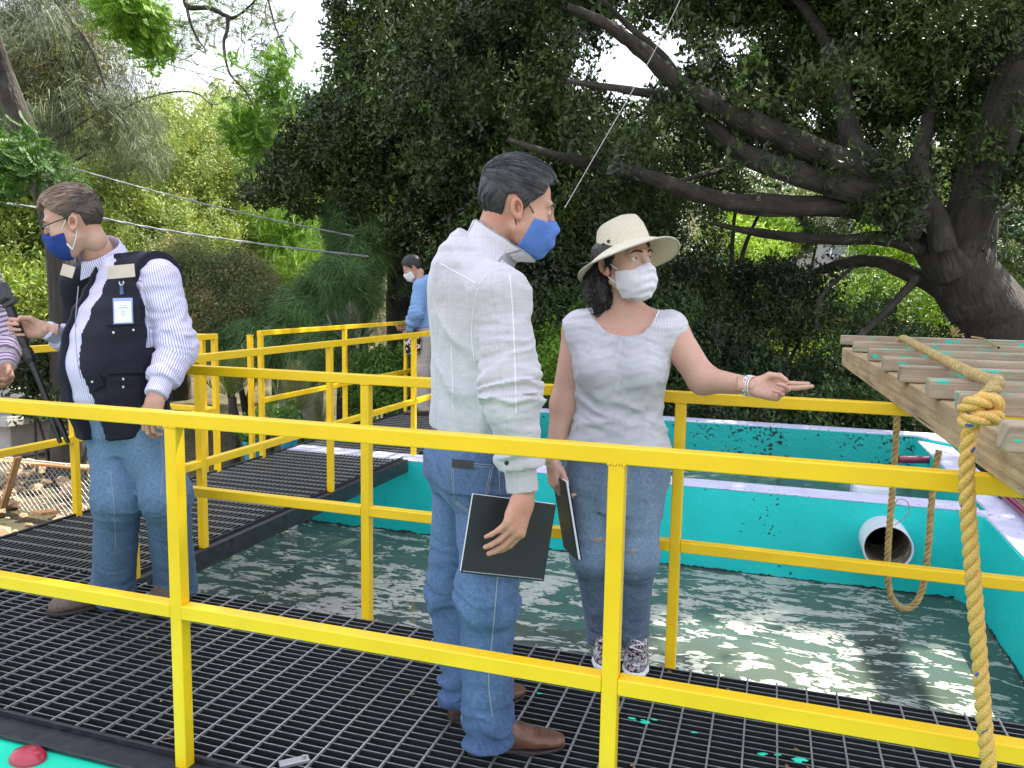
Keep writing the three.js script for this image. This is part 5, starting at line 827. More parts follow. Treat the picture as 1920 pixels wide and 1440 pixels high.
  { // shirt collar and placket
    const n = nN, c0 = S.neckB.clone().addScaledVector(n, -0.006), e = F.clone().addScaledVector(n, -F.dot(n)).normalize(), h = V(0, 0, 0).crossVectors(n, e), pos = [], idx = [], N = 60, prof = [[0.079, -0.02], [0.076, 0.026], [0.079, 0.04], [0.084, 0.034], [0.095, -0.012]], W = prof.length;
    for (let i = 0; i <= N; i++) { const t = i / N, a = 0.3 + t * (6.2832 - 0.6), fr = Math.max(0, Math.cos(a)); prof.forEach(([r, y], j) => { const pt = j > 3 ? 0.03 * fr ** 6 : 0, q = c0.clone().addScaledVector(e, Math.cos(a) * (r + 0.012 * fr + pt)).addScaledVector(h, Math.sin(a) * r).addScaledVector(n, y - 0.022 * fr - pt * 0.9); pos.push(q.x, q.y, q.z); }); }
    for (let i = 0; i < N; i++) for (let j = 0; j < W - 1; j++) { const a = i * W + j, b = a + W; idx.push(a, b, a + 1, b, b + 1, a + 1); }
    const g = new THREE.BufferGeometry(); g.setAttribute('position', new THREE.Float32BufferAttribute(pos, 3)); g.setIndex(idx); g.computeVertexNormals(); mesh('collar', boxUV(g), MAT.stripe, shirt, V(0, 0, 0)).position.copy(B).negate();
    const o = pz(152, 620, -2.0), d = o.clone().sub(EYE).normalize(); mesh('placket', laid(st.f, [[146, 520], [140, 600], [144, 680], [152, 725]].map(([u, v]) => pz(u, v, -2.0)), d, -0.0006, 0.0022, 60, 5), std({ color: C(0.35, 0.34, 0.42) }), shirt, V(0, 0, 0)).position.copy(B).negate();
  }
  const hair = hairGeo([[0, 0.082], [16, 0.078], [32, 0.096], [46, 0.072], [56, 0.05], [70, 0.03], [80, 0.0], [88, 0.012], [100, 0.028], [112, 0.02], [124, -0.04], [180, -0.06]], (x, y, z) => 0.007 + 0.01 * sstep(0.03, 0.1, y) + 0.006 * sstep(0.0, 0.07, z) - 0.004 * sstep(0.0, -0.06, y), { w: 1.04, comb: 0.9 });
  mesh('hair', paint(withStrands(hair, 900, 9, (x, y, z) => y > 0.035 ? V(0.1 * Math.sign(x), 0.05, -1) : V(0, -0.6, -0.8), { len: 0.065, r: 0.0009, lift: 0.0009 }).applyMatrix4(hm), (() => { const inv = hm.clone().invert(), q = V(0, 0, 0); return (p, n, c) => { q.copy(p).applyMatrix4(inv); const k = 0.5 + 0.5 * noise(q.x * 190, q.y * 110, q.z * 16), g = sstep(0.02, 0.1, q.y + q.z * 0.5); c.setRGB(lerp(0.045, 0.34, g * k) + 0.04 * k, lerp(0.03, 0.22, g * k) + 0.03 * k, lerp(0.024, 0.15, g * k) + 0.026 * k); }; })()), MAT.hair, who, B);  // lighter brown towards the top paints sun highlights into the hair
  const mf = maskField(hf, { top: [[0, -0.01], [0.02, -0.02], [0.05, -0.032]], bot: [[0, -0.135], [0.045, -0.122], [0.062, -0.105]], freq: 20, pleat: 0.001, back: 0.04, slant: -0.2 });
  const mk = mesh('mask', boxUV(surfaceNets(mf, V(-0.09, -0.15, 0.0), V(0.09, 0.02, 0.16), 0.003)).applyMatrix4(hm), MAT.maskNavy, who, B), on = (n, g, m, par) => { mesh(n, g.applyMatrix4(hm), m, par, V(0, 0, 0)).position.copy(B).negate(); };
  for (const s of [-1, 1]) { on('ear_loop', tube([V(0.06 * s, -0.034, 0.056), V(0.073 * s, -0.012, 0.03), V(0.081 * s, 0.014, 0.004)], 0.002, 16, 6), MAT.white, mk); on('ear_loop', tube([V(0.064 * s, -0.096, 0.032), V(0.074 * s, -0.07, 0.008), V(0.08 * s, -0.03, -0.014)], 0.002, 16, 6), MAT.white, mk); on('trim', tube([V(0.061 * s, -0.034, 0.06), V(0.066 * s, -0.066, 0.048), V(0.067 * s, -0.1, 0.034)], 0.0034, 16, 6), MAT.white, mk); }
  { // spectacles
    const gl = mesh('glasses', new THREE.TorusGeometry(0.001, 0.0005, 4, 6).applyMatrix4(hm), MAT.blackPlastic, who, B); const fr = [];
    for (const s of [-1, 1]) { const p = []; for (let i = 0; i <= 28; i++) { const a = i / 28 * 6.2832; p.push(V(0.034 * s + 0.026 * Math.sign(Math.cos(a)) * Math.abs(Math.cos(a)) ** 0.7, 0.002 + 0.017 * Math.sign(Math.sin(a)) * Math.abs(Math.sin(a)) ** 0.7, 0.112 - 0.25 * Math.max(0, Math.abs(0.034 * s + 0.026 * Math.cos(a)) - 0.03))); } fr.push(tube(p.slice(0, 15), 0.0021, 40, 6), tube(p.slice(14), 0.0011, 40, 6)); fr.push(tube([V(0.061 * s, 0.008, 0.105), V(0.078 * s, 0.01, 0.08), V(0.083 * s, 0.014, 0.02), V(0.082 * s, 0.012, -0.008)], 0.0022, 24, 6)); on('lens', new THREE.CircleGeometry(1, 24).scale(0.025, 0.016, 1).translate(0.034 * s, 0.002, 0.1105), MAT.lens, gl); }
    fr.push(tube([V(-0.008, 0.008, 0.112), V(0, 0.011, 0.115), V(0.008, 0.008, 0.112)], 0.002, 10, 6)); on('frame', merge(fr), MAT.blackPlastic, gl);
  }
  mesh('wristband', new THREE.TorusGeometry(0.033, 0.007, 8, 32).scale(1, 1, 1.6).applyMatrix4(frame(S.wrR.clone().addScaledVector(away(S.elR, S.wrR), -0.012), away(S.elR, S.wrR))), MAT.blackPlastic, who, B);
  const rowsB = [[-0.004, 0.026, 0.03, 0.042], [0.03, 0.038, 0.05, 0.06], [0.09, 0.042, 0.056, 0.066], [0.15, 0.046, 0.046, 0.056], [0.21, 0.052, 0.036, 0.046], [0.26, 0.048, 0.03, 0.04], [0.288, 0.026, 0.02, 0.032]], soleB = [[-0.008, 0.026, 0.011, 0.011], [0.05, 0.04, 0.011, 0.011], [0.12, 0.041, 0.01, 0.011], [0.21, 0.054, 0.01, 0.011], [0.265, 0.048, 0.01, 0.012], [0.296, 0.024, 0.009, 0.014]];
  shoe(who, B, heelR, toeR, [MAT.suede, MAT.sole], rowsB, soleB); shoe(who, B, heelL, V(heelL.x + fL.x * 0.29, 0, heelL.z + fL.z * 0.29), [MAT.suede, MAT.sole], rowsB, soleB);
  { // camera stick gripped in his right hand
    const a = pz(34, 545, -2.2), b = pz(150, 832, -2.2), g0 = S.wrR.clone().add(cd(-0.085, 0.002, 0.045)), t = away(a, b); const A = g0.clone().addScaledVector(t, -0.16), E = g0.clone().addScaledVector(t, 0.5);
    const stick = thing('camera_stick', 'black camera stick with a clamp head, held by the man in the vest', 'camera stick', g0), at2 = (s) => g0.clone().addScaledVector(t, s), m = frame(A, t, V(0, 0, 1));
    mesh('grip', limbGeo([at2(-0.09), at2(-0.02), at2(0.06), at2(0.1)], [0.017, 0.016, 0.018, 0.013], 14, 0.01), MAT.blackPlastic, stick, g0);
    mesh('collar', limbGeo([at2(0.09), at2(0.11), at2(0.135), at2(0.15)], [0.019, 0.022, 0.021, 0.015], 14, 0.01), MAT.blackPlastic, stick, g0);
    mesh('shaft', limbGeo([at2(0.14), at2(0.26), at2(0.34)], [0.014, 0.012, 0.013], 12, 0.01), MAT.blackPlastic, stick, g0);
    for (const o of [-0.013, 0.013]) mesh('foot_leg', limbGeo([at2(0.33).addScaledVector(camR, o * 0.4), at2(0.42).addScaledVector(camR, o), at2(0.5).addScaledVector(camR, o * 1.2)], [0.011, 0.013, 0.008], 10, 0.01), MAT.blackPlastic, stick, g0);
    mesh('clamp_head', boxUV(merge([new RoundedBoxGeometry(0.05, 0.035, 0.06, 2, 0.006).translate(0, 0, -0.005), new RoundedBoxGeometry(0.07, 0.02, 0.03, 2, 0.005).translate(0.01, 0.0, 0.05), new THREE.CylinderGeometry(0.014, 0.014, 0.06, 16).rotateZ(1.57).translate(0, 0.01, 0.03)]).applyMatrix4(m)), std({ color: C(0.04, 0.04, 0.045), roughness: 0.45 }), stick, g0);
  }
}
// ---------------------------------------------------------------- the far man and the person cut off by the left edge
function plainPerson(label, base, F, o) { // joints in a frame at the feet: x to the person's left, y up, z forward
  const X = V(0, 0, 0).crossVectors(V(0, 1, 0), F), W = (x, y, z) => base.clone().addScaledVector(X, x).add(V(0, y, 0)).addScaledVector(F, z), who = thing('person', label, 'person', base), S = { Z: F, X, Y: V(0, 1, 0).addScaledVector(F, o.lean ?? 0).normalize() };
  const J = o.j; for (const k in J) S[k] = W(...J[k]);
  S.pelRows = [[-0.15, 0.155, 0.12, -0.01], [-0.05, 0.178, 0.13, -0.01], [0.05, 0.17, 0.12, 0], [0.12, 0.16, 0.11, 0]]; S.waistH = 0.1;
  S.bodyRows = [[-0.08, 0.14, 0.1, -0.01], [0.05, 0.14, 0.095, 0], [0.2, 0.145, 0.1, 0], [0.36, 0.16, 0.105, 0], [0.46, 0.14, 0.085, -0.005], [0.54, 0.08, 0.06, -0.015]];
  const hm = frame(W(...J.head), F.clone().multiplyScalar(Math.cos(o.nod)).add(V(0, -Math.sin(o.nod), 0)).addScaledVector(X, o.turn ?? 0)), hf = headField({}), skin = o.skin ?? [0.5, 0.29, 0.2];
  const hs = [['R', false], ['L', true]].map(([s, l]) => handGeo(S['wr' + s], away(S['el' + s], S['wr' + s]), l ? X.clone().negate().addScaledVector(F, 0.2) : X.clone().addScaledVector(F, 0.2), l, [[0.7, 0.8, 0.4], [0.7, 0.8, 0.4], [0.8, 0.8, 0.4], [0.8, 0.8, 0.4]], [0.02, 0, 0, -0.02], THUMB.rest, 1, o.cell > 0.01 ? 0.005 : 0.004));
  const b = bodyGeo(S, { m: hm, hf, skin, cell: o.cell > 0.01 ? 0.0045 : 0.0034 }, hs, { cell: o.cell + 0.002 }); mesh('body', b.g, MAT.skin, who, base); eyes(who, hm, V(0, -0.2, 1), base); brows(who, hm, base);
  const tr = trousers(S, o.leg ?? [0.098, 0.078, 0.068], 0.012, o.cell, 5); mesh('trousers', o.trouserPaint ? paint(tr.g, o.trouserPaint) : tr.g, o.trouserMat, who, base);
  const nA = S.neckB.clone(), nN = away(S.neckB, S.neckT);
  const sh = top(S, { rows: [[-0.04, 0.182, 0.135, 0], [0.1, 0.182, 0.138, 0.005], [0.28, 0.188, 0.136, 0], [0.42, 0.188, 0.126, -0.01], [0.49, 0.165, 0.11, -0.018], [0.55, 0.11, 0.09, -0.02], [0.6, 0.066, 0.066, -0.012]], arms: ['R', 'L'].map((s) => ({ s: S['sh' + s], e: S['el' + s], w: S['wr' + s], r: [0.076, 0.068, 0.05], cuff: 0.042, amp: 0.012 })), caps: [[S.shR, 0.072], [S.shL, 0.072]], hem: o.hem ?? 0.0, seed: 9, cell: o.cell, trunkFold: (x, y, z) => 0.006 * folds(x, y, z, V(0.3, 0.5, 0.3), 8, 13), neck: (x, y, z) => (x - nA.x) * nN.x + (y - nA.y) * nN.y + (z - nA.z) * nN.z - 0.03 });
  mesh('shirt', sh.g, o.shirtMat, who, base);
  const hair = hairGeo([[0, 0.085], [25, 0.085], [45, 0.06], [66, 0.025], [78, -0.01], [90, 0.01], [105, 0.02], [124, -0.05], [180, -0.08]], () => 0.014, { cell: 0.0042 }); mesh('hair', paint(hair.applyMatrix4(hm), (p, n, c) => c.setRGB(0.012, 0.01, 0.01)), MAT.hair, who, base);
  const mf = maskField(hf, { top: [[0, -0.006], [0.05, -0.022]], bot: [[0, -0.13], [0.06, -0.1]], back: 0.03 }); mesh('mask', boxUV(surfaceNets(mf, V(-0.09, -0.15, 0), V(0.09, 0.02, 0.16), 0.004).applyMatrix4(hm)), MAT.maskWhite, who, base);
  const up = (a, f) => shoe(who, base, a, a.clone().addScaledVector(f, 0.28), [o.shoeMat ?? MAT.leather, MAT.sole], DRESS, DRESSSOLE);
  for (const s of ['R', 'L']) { const h = S['ank' + s].clone(); h.y = base.y; up(h.addScaledVector(F, -0.06), F); }
  return { who, S, W };
}
{
  const base = py(800, 776, 0.0), F = V(-0.93, 0, 0.36).normalize();
  const p = plainPerson('far man in light blue shirt and beige trousers, looking down on side walkway', base, F, { cell: 0.011, nod: 0.6, lean: 0.12, shirtMat: MAT.lightblue, trouserMat: MAT.beige, shoeMat: MAT.suede, hem: 0.04,
    j: { pel: [0, 0.92, 0], hipR: [-0.085, 0.9, 0], hipL: [0.085, 0.9, 0], kneeR: [-0.1, 0.5, 0.02], kneeL: [0.09, 0.5, 0.05], ankR: [-0.1, 0.08, -0.04], ankL: [0.1, 0.08, 0.02], hemR: [-0.1, 0.05, -0.03], hemL: [0.1, 0.05, 0.03], shR: [-0.18, 1.4, 0.06], shL: [0.18, 1.4, 0.06], elR: [-0.24, 1.12, 0.1], elL: [0.24, 1.12, 0.1], wrR: [-0.12, 0.98, 0.24], wrL: [0.16, 0.93, 0.18], neckB: [0, 1.46, 0.07], neckT: [0, 1.54, 0.12], head: [0, 1.6, 0.16] } });
  const c = p.W(0.18, 0.78, 0.14), bag = thing('shoulder_bag', 'small black and white patterned bag held by the far man in light blue', 'bag', c);
  mesh('bag_body', boxUV(new RoundedBoxGeometry(0.17, 0.2, 0.07, 3, 0.02)), std({ map: tex(128, (x, y) => { const n = tn(x, y, 7, 3); return n > 0.12 ? [0.8, 0.8, 0.8] : n > 0.02 ? [0.45, 0.1, 0.1] : [0.06, 0.06, 0.06]; }, true, 6) }), bag); mesh('strap', new THREE.TorusGeometry(0.07, 0.008, 8, 24, Math.PI).translate(0, 0.09, 0), MAT.black, bag);
  for (const m of bag.children) m.rotation.y = 0.5;
}
{
  const base = V(py(14, 1142, 0).x - 0.33, 0, py(14, 1142, 0).z - 0.02), F = V(0.96, 0, 0.28).normalize();
  plainPerson('person in purple striped shirt and pale jeans, cut off by left edge of photo', base, F, { cell: 0.009, nod: 0.3, shirtMat: MAT.purple, trouserMat: MAT.denim, trouserPaint: denimPaint([0.3, 0.36, 0.46], [0.6, 0.64, 0.7], () => 0.5), shoeMat: MAT.suede, hem: 0.0, leg: [0.094, 0.074, 0.066],
    j: { pel: [0, 0.92, -0.04], hipR: [-0.085, 0.9, -0.04], hipL: [0.085, 0.9, -0.04], kneeR: [-0.1, 0.5, 0.0], kneeL: [0.1, 0.5, -0.06], ankR: [-0.1, 0.08, 0.02], ankL: [0.1, 0.08, -0.16], hemR: [-0.1, 0.05, 0.03], hemL: [0.1, 0.05, -0.15], shR: [-0.18, 1.4, -0.02], shL: [0.18, 1.4, -0.04], elR: [-0.215, 1.13, 0.035], elL: [0.25, 1.12, -0.02], wrR: [-0.2, 0.98, 0.16], wrL: [0.2, 1.0, 0.14], neckB: [0, 1.46, -0.03], neckT: [0, 1.54, 0.0], head: [0, 1.6, 0.02] } });
}
// ---------------------------------------------------------------- timber ladder, ropes, pipes
{
  const wood = (seed, base, splat) => tex(512, (x, y) => { // weathered grain along x
    const g = tn2(x, y, 2, 26, seed) + 0.6 * tn2(x, y, 5, 70, seed + 3), f = tn(x, y, 70, seed + 2), d = tfbm(x, y, 6, seed + 5, 4), sp = tn(x, y, 15, seed + 9) + 0.4 * tn(x, y, 44, seed + 4), ck = tn2(x, y, 1.5, 34, seed + 7) > 0.42 && d > -0.05;
    let c = base.map((b, i) => b * (1 + 0.2 * g + 0.1 * f + 0.4 * d));
    if (ck) c = c.map((v) => v * 0.55);
    if (splat && sp > splat) c = [0.25 + 0.1 * f, 0.74 + 0.1 * f, 0.66 + 0.1 * f]; else if (sp < -0.6) c = [0.85, 0.85, 0.82];
    return c;
  }, true, 3);
  const grain = tex(256, (x, y) => gray(0.5 + 0.4 * tn2(x, y, 2, 26, 3) + 0.3 * tn2(x, y, 5, 70, 6) + 0.2 * tfbm(x, y, 12, 5, 3)), false, 3);
  const mBeam = std({ map: wood(3, [0.66, 0.56, 0.42], 0), roughness: 0.9, bumpMap: grain, bumpScale: 0.003 }), mSlat = [7, 11].map((s) => std({ map: wood(s, [0.63, 0.56, 0.47], 0.26), roughness: 0.9, bumpMap: grain, bumpScale: 0.003 }));
  const y0 = RAIL + 0.002, y1 = y0 + 0.09, bx = (z) => 0.335 + (z + 4.3) * 0.031, t = thing('wooden_ladder', 'weathered timber ladder spattered with turquoise paint, resting on the yellow railings at right', 'ladder', V(0.8, y0, -2.4)), o = t.position;
  const plank = (a, b, w, h, m, name, seed) => { const g = bar(a, b, w, h, 0.005), p = g.attributes.position, L = a.distanceTo(b); for (let i = 0; i < p.count; i++) { const x = p.getX(i), y = p.getY(i), z = p.getZ(i), s = 0.0035 * noise(x * 7 + seed, y * 14, z * 7) + 0.0012 * noise(x * 60, y * 60, z * 60 + seed); p.setXYZ(i, x + s, y + s * 0.6, z + s); } const g2 = new THREE.BufferGeometry(); g2.setAttribute('position', p); g2.computeVertexNormals(); const dr = away(a, b), uv = new Float32Array(p.count * 2); for (let i = 0; i < p.count; i++) { const q = V(p.getX(i) - a.x, p.getY(i) - a.y, p.getZ(i) - a.z), l = q.dot(dr); uv[i * 2] = l * 0.35 + seed * 0.37; uv[i * 2 + 1] = (q.x * dr.z - q.z * dr.x) + q.y * 1.03 + seed * 0.11; } g2.setAttribute('uv', new THREE.BufferAttribute(uv, 2)); return mesh(name, g2, m, t, o); };
  plank(V(bx(-4.3) + 0.028, y0 + 0.045, -4.3), V(bx(-0.5) + 0.028, y0 + 0.045, -0.5), 0.052, 0.09, mBeam, 'side_beam', 1);
  plank(V(bx(-4.3) + 0.087, y0 + 0.036, -4.22), V(bx(-0.5) + 0.087, y0 + 0.036, -0.5), 0.05, 0.07, mBeam, 'side_beam', 5);
  plank(V(1.42, y0 + 0.045, -4.3), V(1.5, y0 + 0.045, -0.5), 0.052, 0.09, mBeam, 'side_beam', 9);
  [[1577, 646, 1888], [1600, 660, 0], [1628, 677, 0], [1656, 696, 0], [1688, 717, 0], [1742, 748, 0], [1800, 778, 0], [1887, 850, 0]].forEach(([u, v, e], i) => {
    const p = py(u, v, y1 + 0.002), len = e ? py(e, 646, y1).x - p.x : 1.16 + 0.1 * ((i * 37) % 5) / 5, sk = 0.012 * ((i * 13) % 5 - 2);
    plank(V(p.x, y1 + 0.026, p.z - 0.034), V(p.x + len, y1 + 0.026, p.z - 0.034 + sk), 0.066, 0.047, mSlat[i % 2], 'slat', i * 3 + 2);
  });
  // laid rope: three strands twisted round a path
  const fib = tex(256, (x, y) => { const n = tn(x, y, 50, 3), s = Math.sin((x * 30 + y * 30) * 6.2832) * 0.1; const b = tn(x, y, 9, 7) > 0.5; return b ? [0.25, 0.35, 0.6] : [0.86 + 0.14 * n + s, 0.69 + 0.14 * n + s, 0.36 + 0.14 * n + s]; }, true, 8), fibDry = tex(256, (x, y) => { const n = tn(x, y, 50, 3), s = Math.sin((x * 30 + y * 30) * 6.2832) * 0.1, d = tfbm(x, y, 5, 2, 3); return [0.68 + 0.14 * n + s + 0.3 * d, 0.58 + 0.14 * n + s + 0.3 * d, 0.37 + 0.12 * n + s + 0.2 * d]; }, true, 8);
  const mYellow = std({ map: fib, roughness: 0.75, bumpMap: fib, bumpScale: 0.002 }), mDry = std({ map: fibDry, roughness: 0.9, bumpMap: fibDry, bumpScale: 0.002 });
  function rope(parent, name, pts, r, mat, pitch) {
    const cv = new THREE.CatmullRomCurve3(pts, false, 'centripetal'), L = cv.getLength(), n = Math.ceil(L / pitch * 14), fr = cv.computeFrenetFrames(n); let nrm = fr.normals[0].clone();
    const st = [[], [], []], prev = V(0, 0, 0);
    for (let i = 0; i <= n; i++) { const p = cv.getPointAt(i / n), tg = cv.getTangentAt(i / n); nrm.addScaledVector(tg, -nrm.dot(tg)).normalize(); const b = V(0, 0, 0).crossVectors(tg, nrm); for (let k = 0; k < 3; k++) { const a = i / n * L / pitch * 6.2832 + k * 2.0944, R = r * 0.52 * (1 + 0.08 * noise(i * 0.3, k)); st[k].push(p.clone().addScaledVector(nrm, Math.cos(a) * R).addScaledVector(b, Math.sin(a) * R)); } }
    for (let k = 0; k < 3; k++) { const g = new THREE.TubeGeometry(new THREE.CatmullRomCurve3(st[k]), n, r * 0.55, 8, false), uv = g.attributes.uv; for (let i = 0; i < uv.count; i++) uv.setXY(i, uv.getY(i) * r * 3.5, uv.getX(i) * L * 1.15); mesh(name, g, mat, parent, parent.position); }
  }
  const zr = -1.66, knot = pz(1835, 762, zr), A = thing('thick_rope', 'thick yellow rope knotted on the timber ladder and hanging in front of the railing', 'rope', knot);
  const lay = y1 + 0.067;
  const top1 = [[1692, 634], [1720, 648], [1765, 672], [1815, 697], [1852, 712]].map(([u, v]) => py(u, v, lay));
  rope(A, 'dry_strand', [py(1684, 640, lay - 0.03), ...top1, pz(1866, 722, zr - 0.06), pz(1856, 738, zr - 0.02), pz(1842, 756, zr)], 0.0145, mDry, 0.075);
  rope(A, 'strand', [pz(1850, 742, zr), pz(1832, 762, zr + 0.012), ...[[1818, 810], [1812, 880], [1815, 960], [1822, 1060], [1830, 1160], [1838, 1260], [1846, 1360], [1856, 1470], [1862, 1560]].map(([u, v]) => pz(u, v, zr + 0.01))], 0.0142, mYellow, 0.075);
  { const kn = [], R = 0.023; for (let i = 0; i <= 30; i++) { const a = i / 30 * 6.2832 * 1.6; kn.push(knot.clone().addScaledVector(camR, R * 1.05 * Math.cos(a)).addScaledVector(camU, -0.012 + 0.016 * Math.sin(a * 0.5 + 0.6) + R * 0.35 * Math.sin(a)).addScaledVector(camT, 0.006 + R * 0.95 * Math.sin(a))); } rope(A, 'knot', kn, 0.0145, mYellow, 0.07); }
  const zl = -3.02, loopP = [[1682, 770], [1679, 830], [1673, 920], [1666, 1010], [1664, 1080], [1672, 1120], [1692, 1141], [1714, 1133], [1730, 1100], [1740, 1030], [1746, 950], [1752, 890], [1760, 845]].map(([u, v], i) => pz(u, v, zl - 0.004 * i)), Bq = thing('hanging_rope', 'thin worn rope loop hanging from the timber ladder over the tank', 'rope', loopP[0]);
  rope(Bq, 'strand', loopP, 0.0112, mDry, 0.06); mesh('frayed_end', tube([[1676, 985], [1690, 975], [1704, 960], [1700, 940], [1684, 936], [1676, 950]].map(([u, v]) => pz(u, v, zl + 0.02)), 0.0016, 30, 5), mDry, Bq, loopP[0]);
  const C2 = py(1787, 636, lay - 0.02), tuft = thing('rope_end', 'frayed pale rope end tied on the farthest slat of the ladder', 'rope', C2), r = rng(5);
  for (let i = 0; i < 26; i++) { const a = r() * 6.28, d = V(Math.cos(a) * 0.06 * r(), 0.02 + 0.05 * r(), Math.sin(a) * 0.03); mesh('fibre', tube([C2.clone().add(V(0, -0.03, 0)), C2.clone().add(V(0, 0.01, 0)), C2.clone().add(d)], 0.0022, 6, 4), mDry, tuft, C2); }
  mesh('loose_end', tube([[1822, 632], [1838, 634], [1856, 642], [1872, 652]].map(([u, v]) => py(u, v, lay - 0.01)), 0.005, 16, 6), mDry, tuft, C2);
}
{ // pipes and small things at the tanks
  const c = pz(1660, 1018, WZ + 0.12), p = thing('plastic_pipe', 'wide white plastic pipe sticking out of the turquoise tank wall', 'pipe', c), R = 0.152;
  mesh('pipe', new THREE.LatheGeometry([[R - 0.012, -0.5], [R - 0.012, 0.118], [R - 0.009, 0.124], [R - 0.003, 0.124], [R, 0.118], [R, -0.5]].map(([x, y]) => new THREE.Vector2(x, y)), 56).rotateX(Math.PI / 2), M.pvc, p);
  mesh('dirt_inside', new THREE.CylinderGeometry(R - 0.0125, R - 0.0125, 0.6, 40, 1, true).rotateX(-Math.PI / 2).translate(0, 0, -0.2), std({ map: tex(256, (x, y) => { const n = tfbm(x, y, 5, 3, 5), l = tfbm(x, y, 9, 8, 3); return l > 0.12 ? [0.72, 0.68, 0.58] : [0.5 + 0.3 * n, 0.45 + 0.28 * n, 0.38 + 0.24 * n]; }), roughness: 0.8, side: THREE.DoubleSide }), p); mesh('added_dark_end', new THREE.CircleGeometry(R - 0.013, 32).translate(0, 0, -0.42), MAT.black, p);  // black disc added to stand for the darkness deep in the pipe
  const dk = thing('pipe', 'dark red pipe crossing behind the far tank wall at right', 'pipe', py(1690, 862, -0.05)), a = dk.position.clone(), b = V(1.76, a.y, a.z - 0.25); mesh('pipe', limbGeo([a.clone().add(V(-0.03, 0, 0)), mid(a, b), b], [0.034, 0.034, 0.034], 14, 0), M.darkred, dk, a); mesh('coupling', limbGeo([mid(a, b, 0.72), mid(a, b, 0.84)], [0.044, 0.044], 14, 0), M.darkred, dk, a);
  const e0 = V(1.56, 0.045, -6.1), e1 = V(1.56, 0.045, -2.0), pp = thing('pipe', 'dark red pipe running along the pale ledge of the right tank wall', 'pipe', e0); mesh('pipe', limbGeo([e0, mid(e0, e1), e1], [0.03, 0.03, 0.03], 14, 0), M.darkred, pp, e0); mesh('elbow', limbGeo([e0.clone().add(V(0.0, 0, 0.02)), e0.clone().add(V(0.005, -0.005, -0.06)), e0.clone().add(V(0.06, -0.03, -0.11))], [0.038, 0.038, 0.036], 14, 0), M.darkred, pp, e0);
  const bx = thing('white_channel', 'white plastic channel behind the turquoise wall, in the second tank', 'channel', V(0.735, -0.1, -6.12)); for (const [n, x0, x1] of [['side', -0.128, -0.112], ['side', 0.112, 0.128]]) mesh(n, block(x0, x1, -0.3, 0.13, -0.13, 0.1, 0.004), M.pvc, bx); mesh('front', block(-0.111, 0.111, -0.3, 0.128, 0.08, 0.1, 0.004), M.pvc, bx); mesh('top', block(-0.111, 0.111, 0.1, 0.126, -0.13, 0.079, 0.004), M.pvc, bx);
  const k = py(54, 1446, -0.06), kb = thing('red_knob', 'red rounded valve handle on the turquoise ledge in the near left corner', 'valve handle', k);
  mesh('handle', new THREE.LatheGeometry([[0.001, 0.052], [0.022, 0.05], [0.042, 0.042], [0.054, 0.026], [0.052, 0.012], [0.038, 0.004], [0.02, 0.0], [0.001, 0.0]].map(([x, y]) => new THREE.Vector2(x, y)), 40).scale(1.05, 1, 0.8).translate(0, 0.02, 0), M.red, kb); mesh('stem', new THREE.CylinderGeometry(0.014, 0.018, 0.03, 16).translate(0, 0.008, 0), M.steel, kb);
  const pv = pz(547, 974, -5.5); const op = thing('outlet_pipe', 'short pale pipe end in the far left corner of the tank', 'pipe', pv); mesh('pipe', new THREE.LatheGeometry([[0.042, -0.16], [0.042, 0.06], [0.05, 0.06], [0.05, -0.16]].map(([x, y]) => new THREE.Vector2(x, y)), 28), M.pvc, op); mesh('rim', new THREE.TorusGeometry(0.046, 0.007, 8, 28).rotateX(Math.PI / 2).translate(0, 0.06, 0), M.pvc, op);
  const sc = py(552, 1428, 0.006), st = thing('metal_clip', 'short pale metal bar lying on the grating by the near left post', 'metal bar', sc); mesh('bar', new RoundedBoxGeometry(0.085, 0.012, 0.03, 2, 0.003).rotateY(0.75), M.rodSteel, st); mesh('bolt', new THREE.CylinderGeometry(0.006, 0.006, 0.008, 6).translate(0.02, 0.009, -0.018), M.rodSteel, st);
}
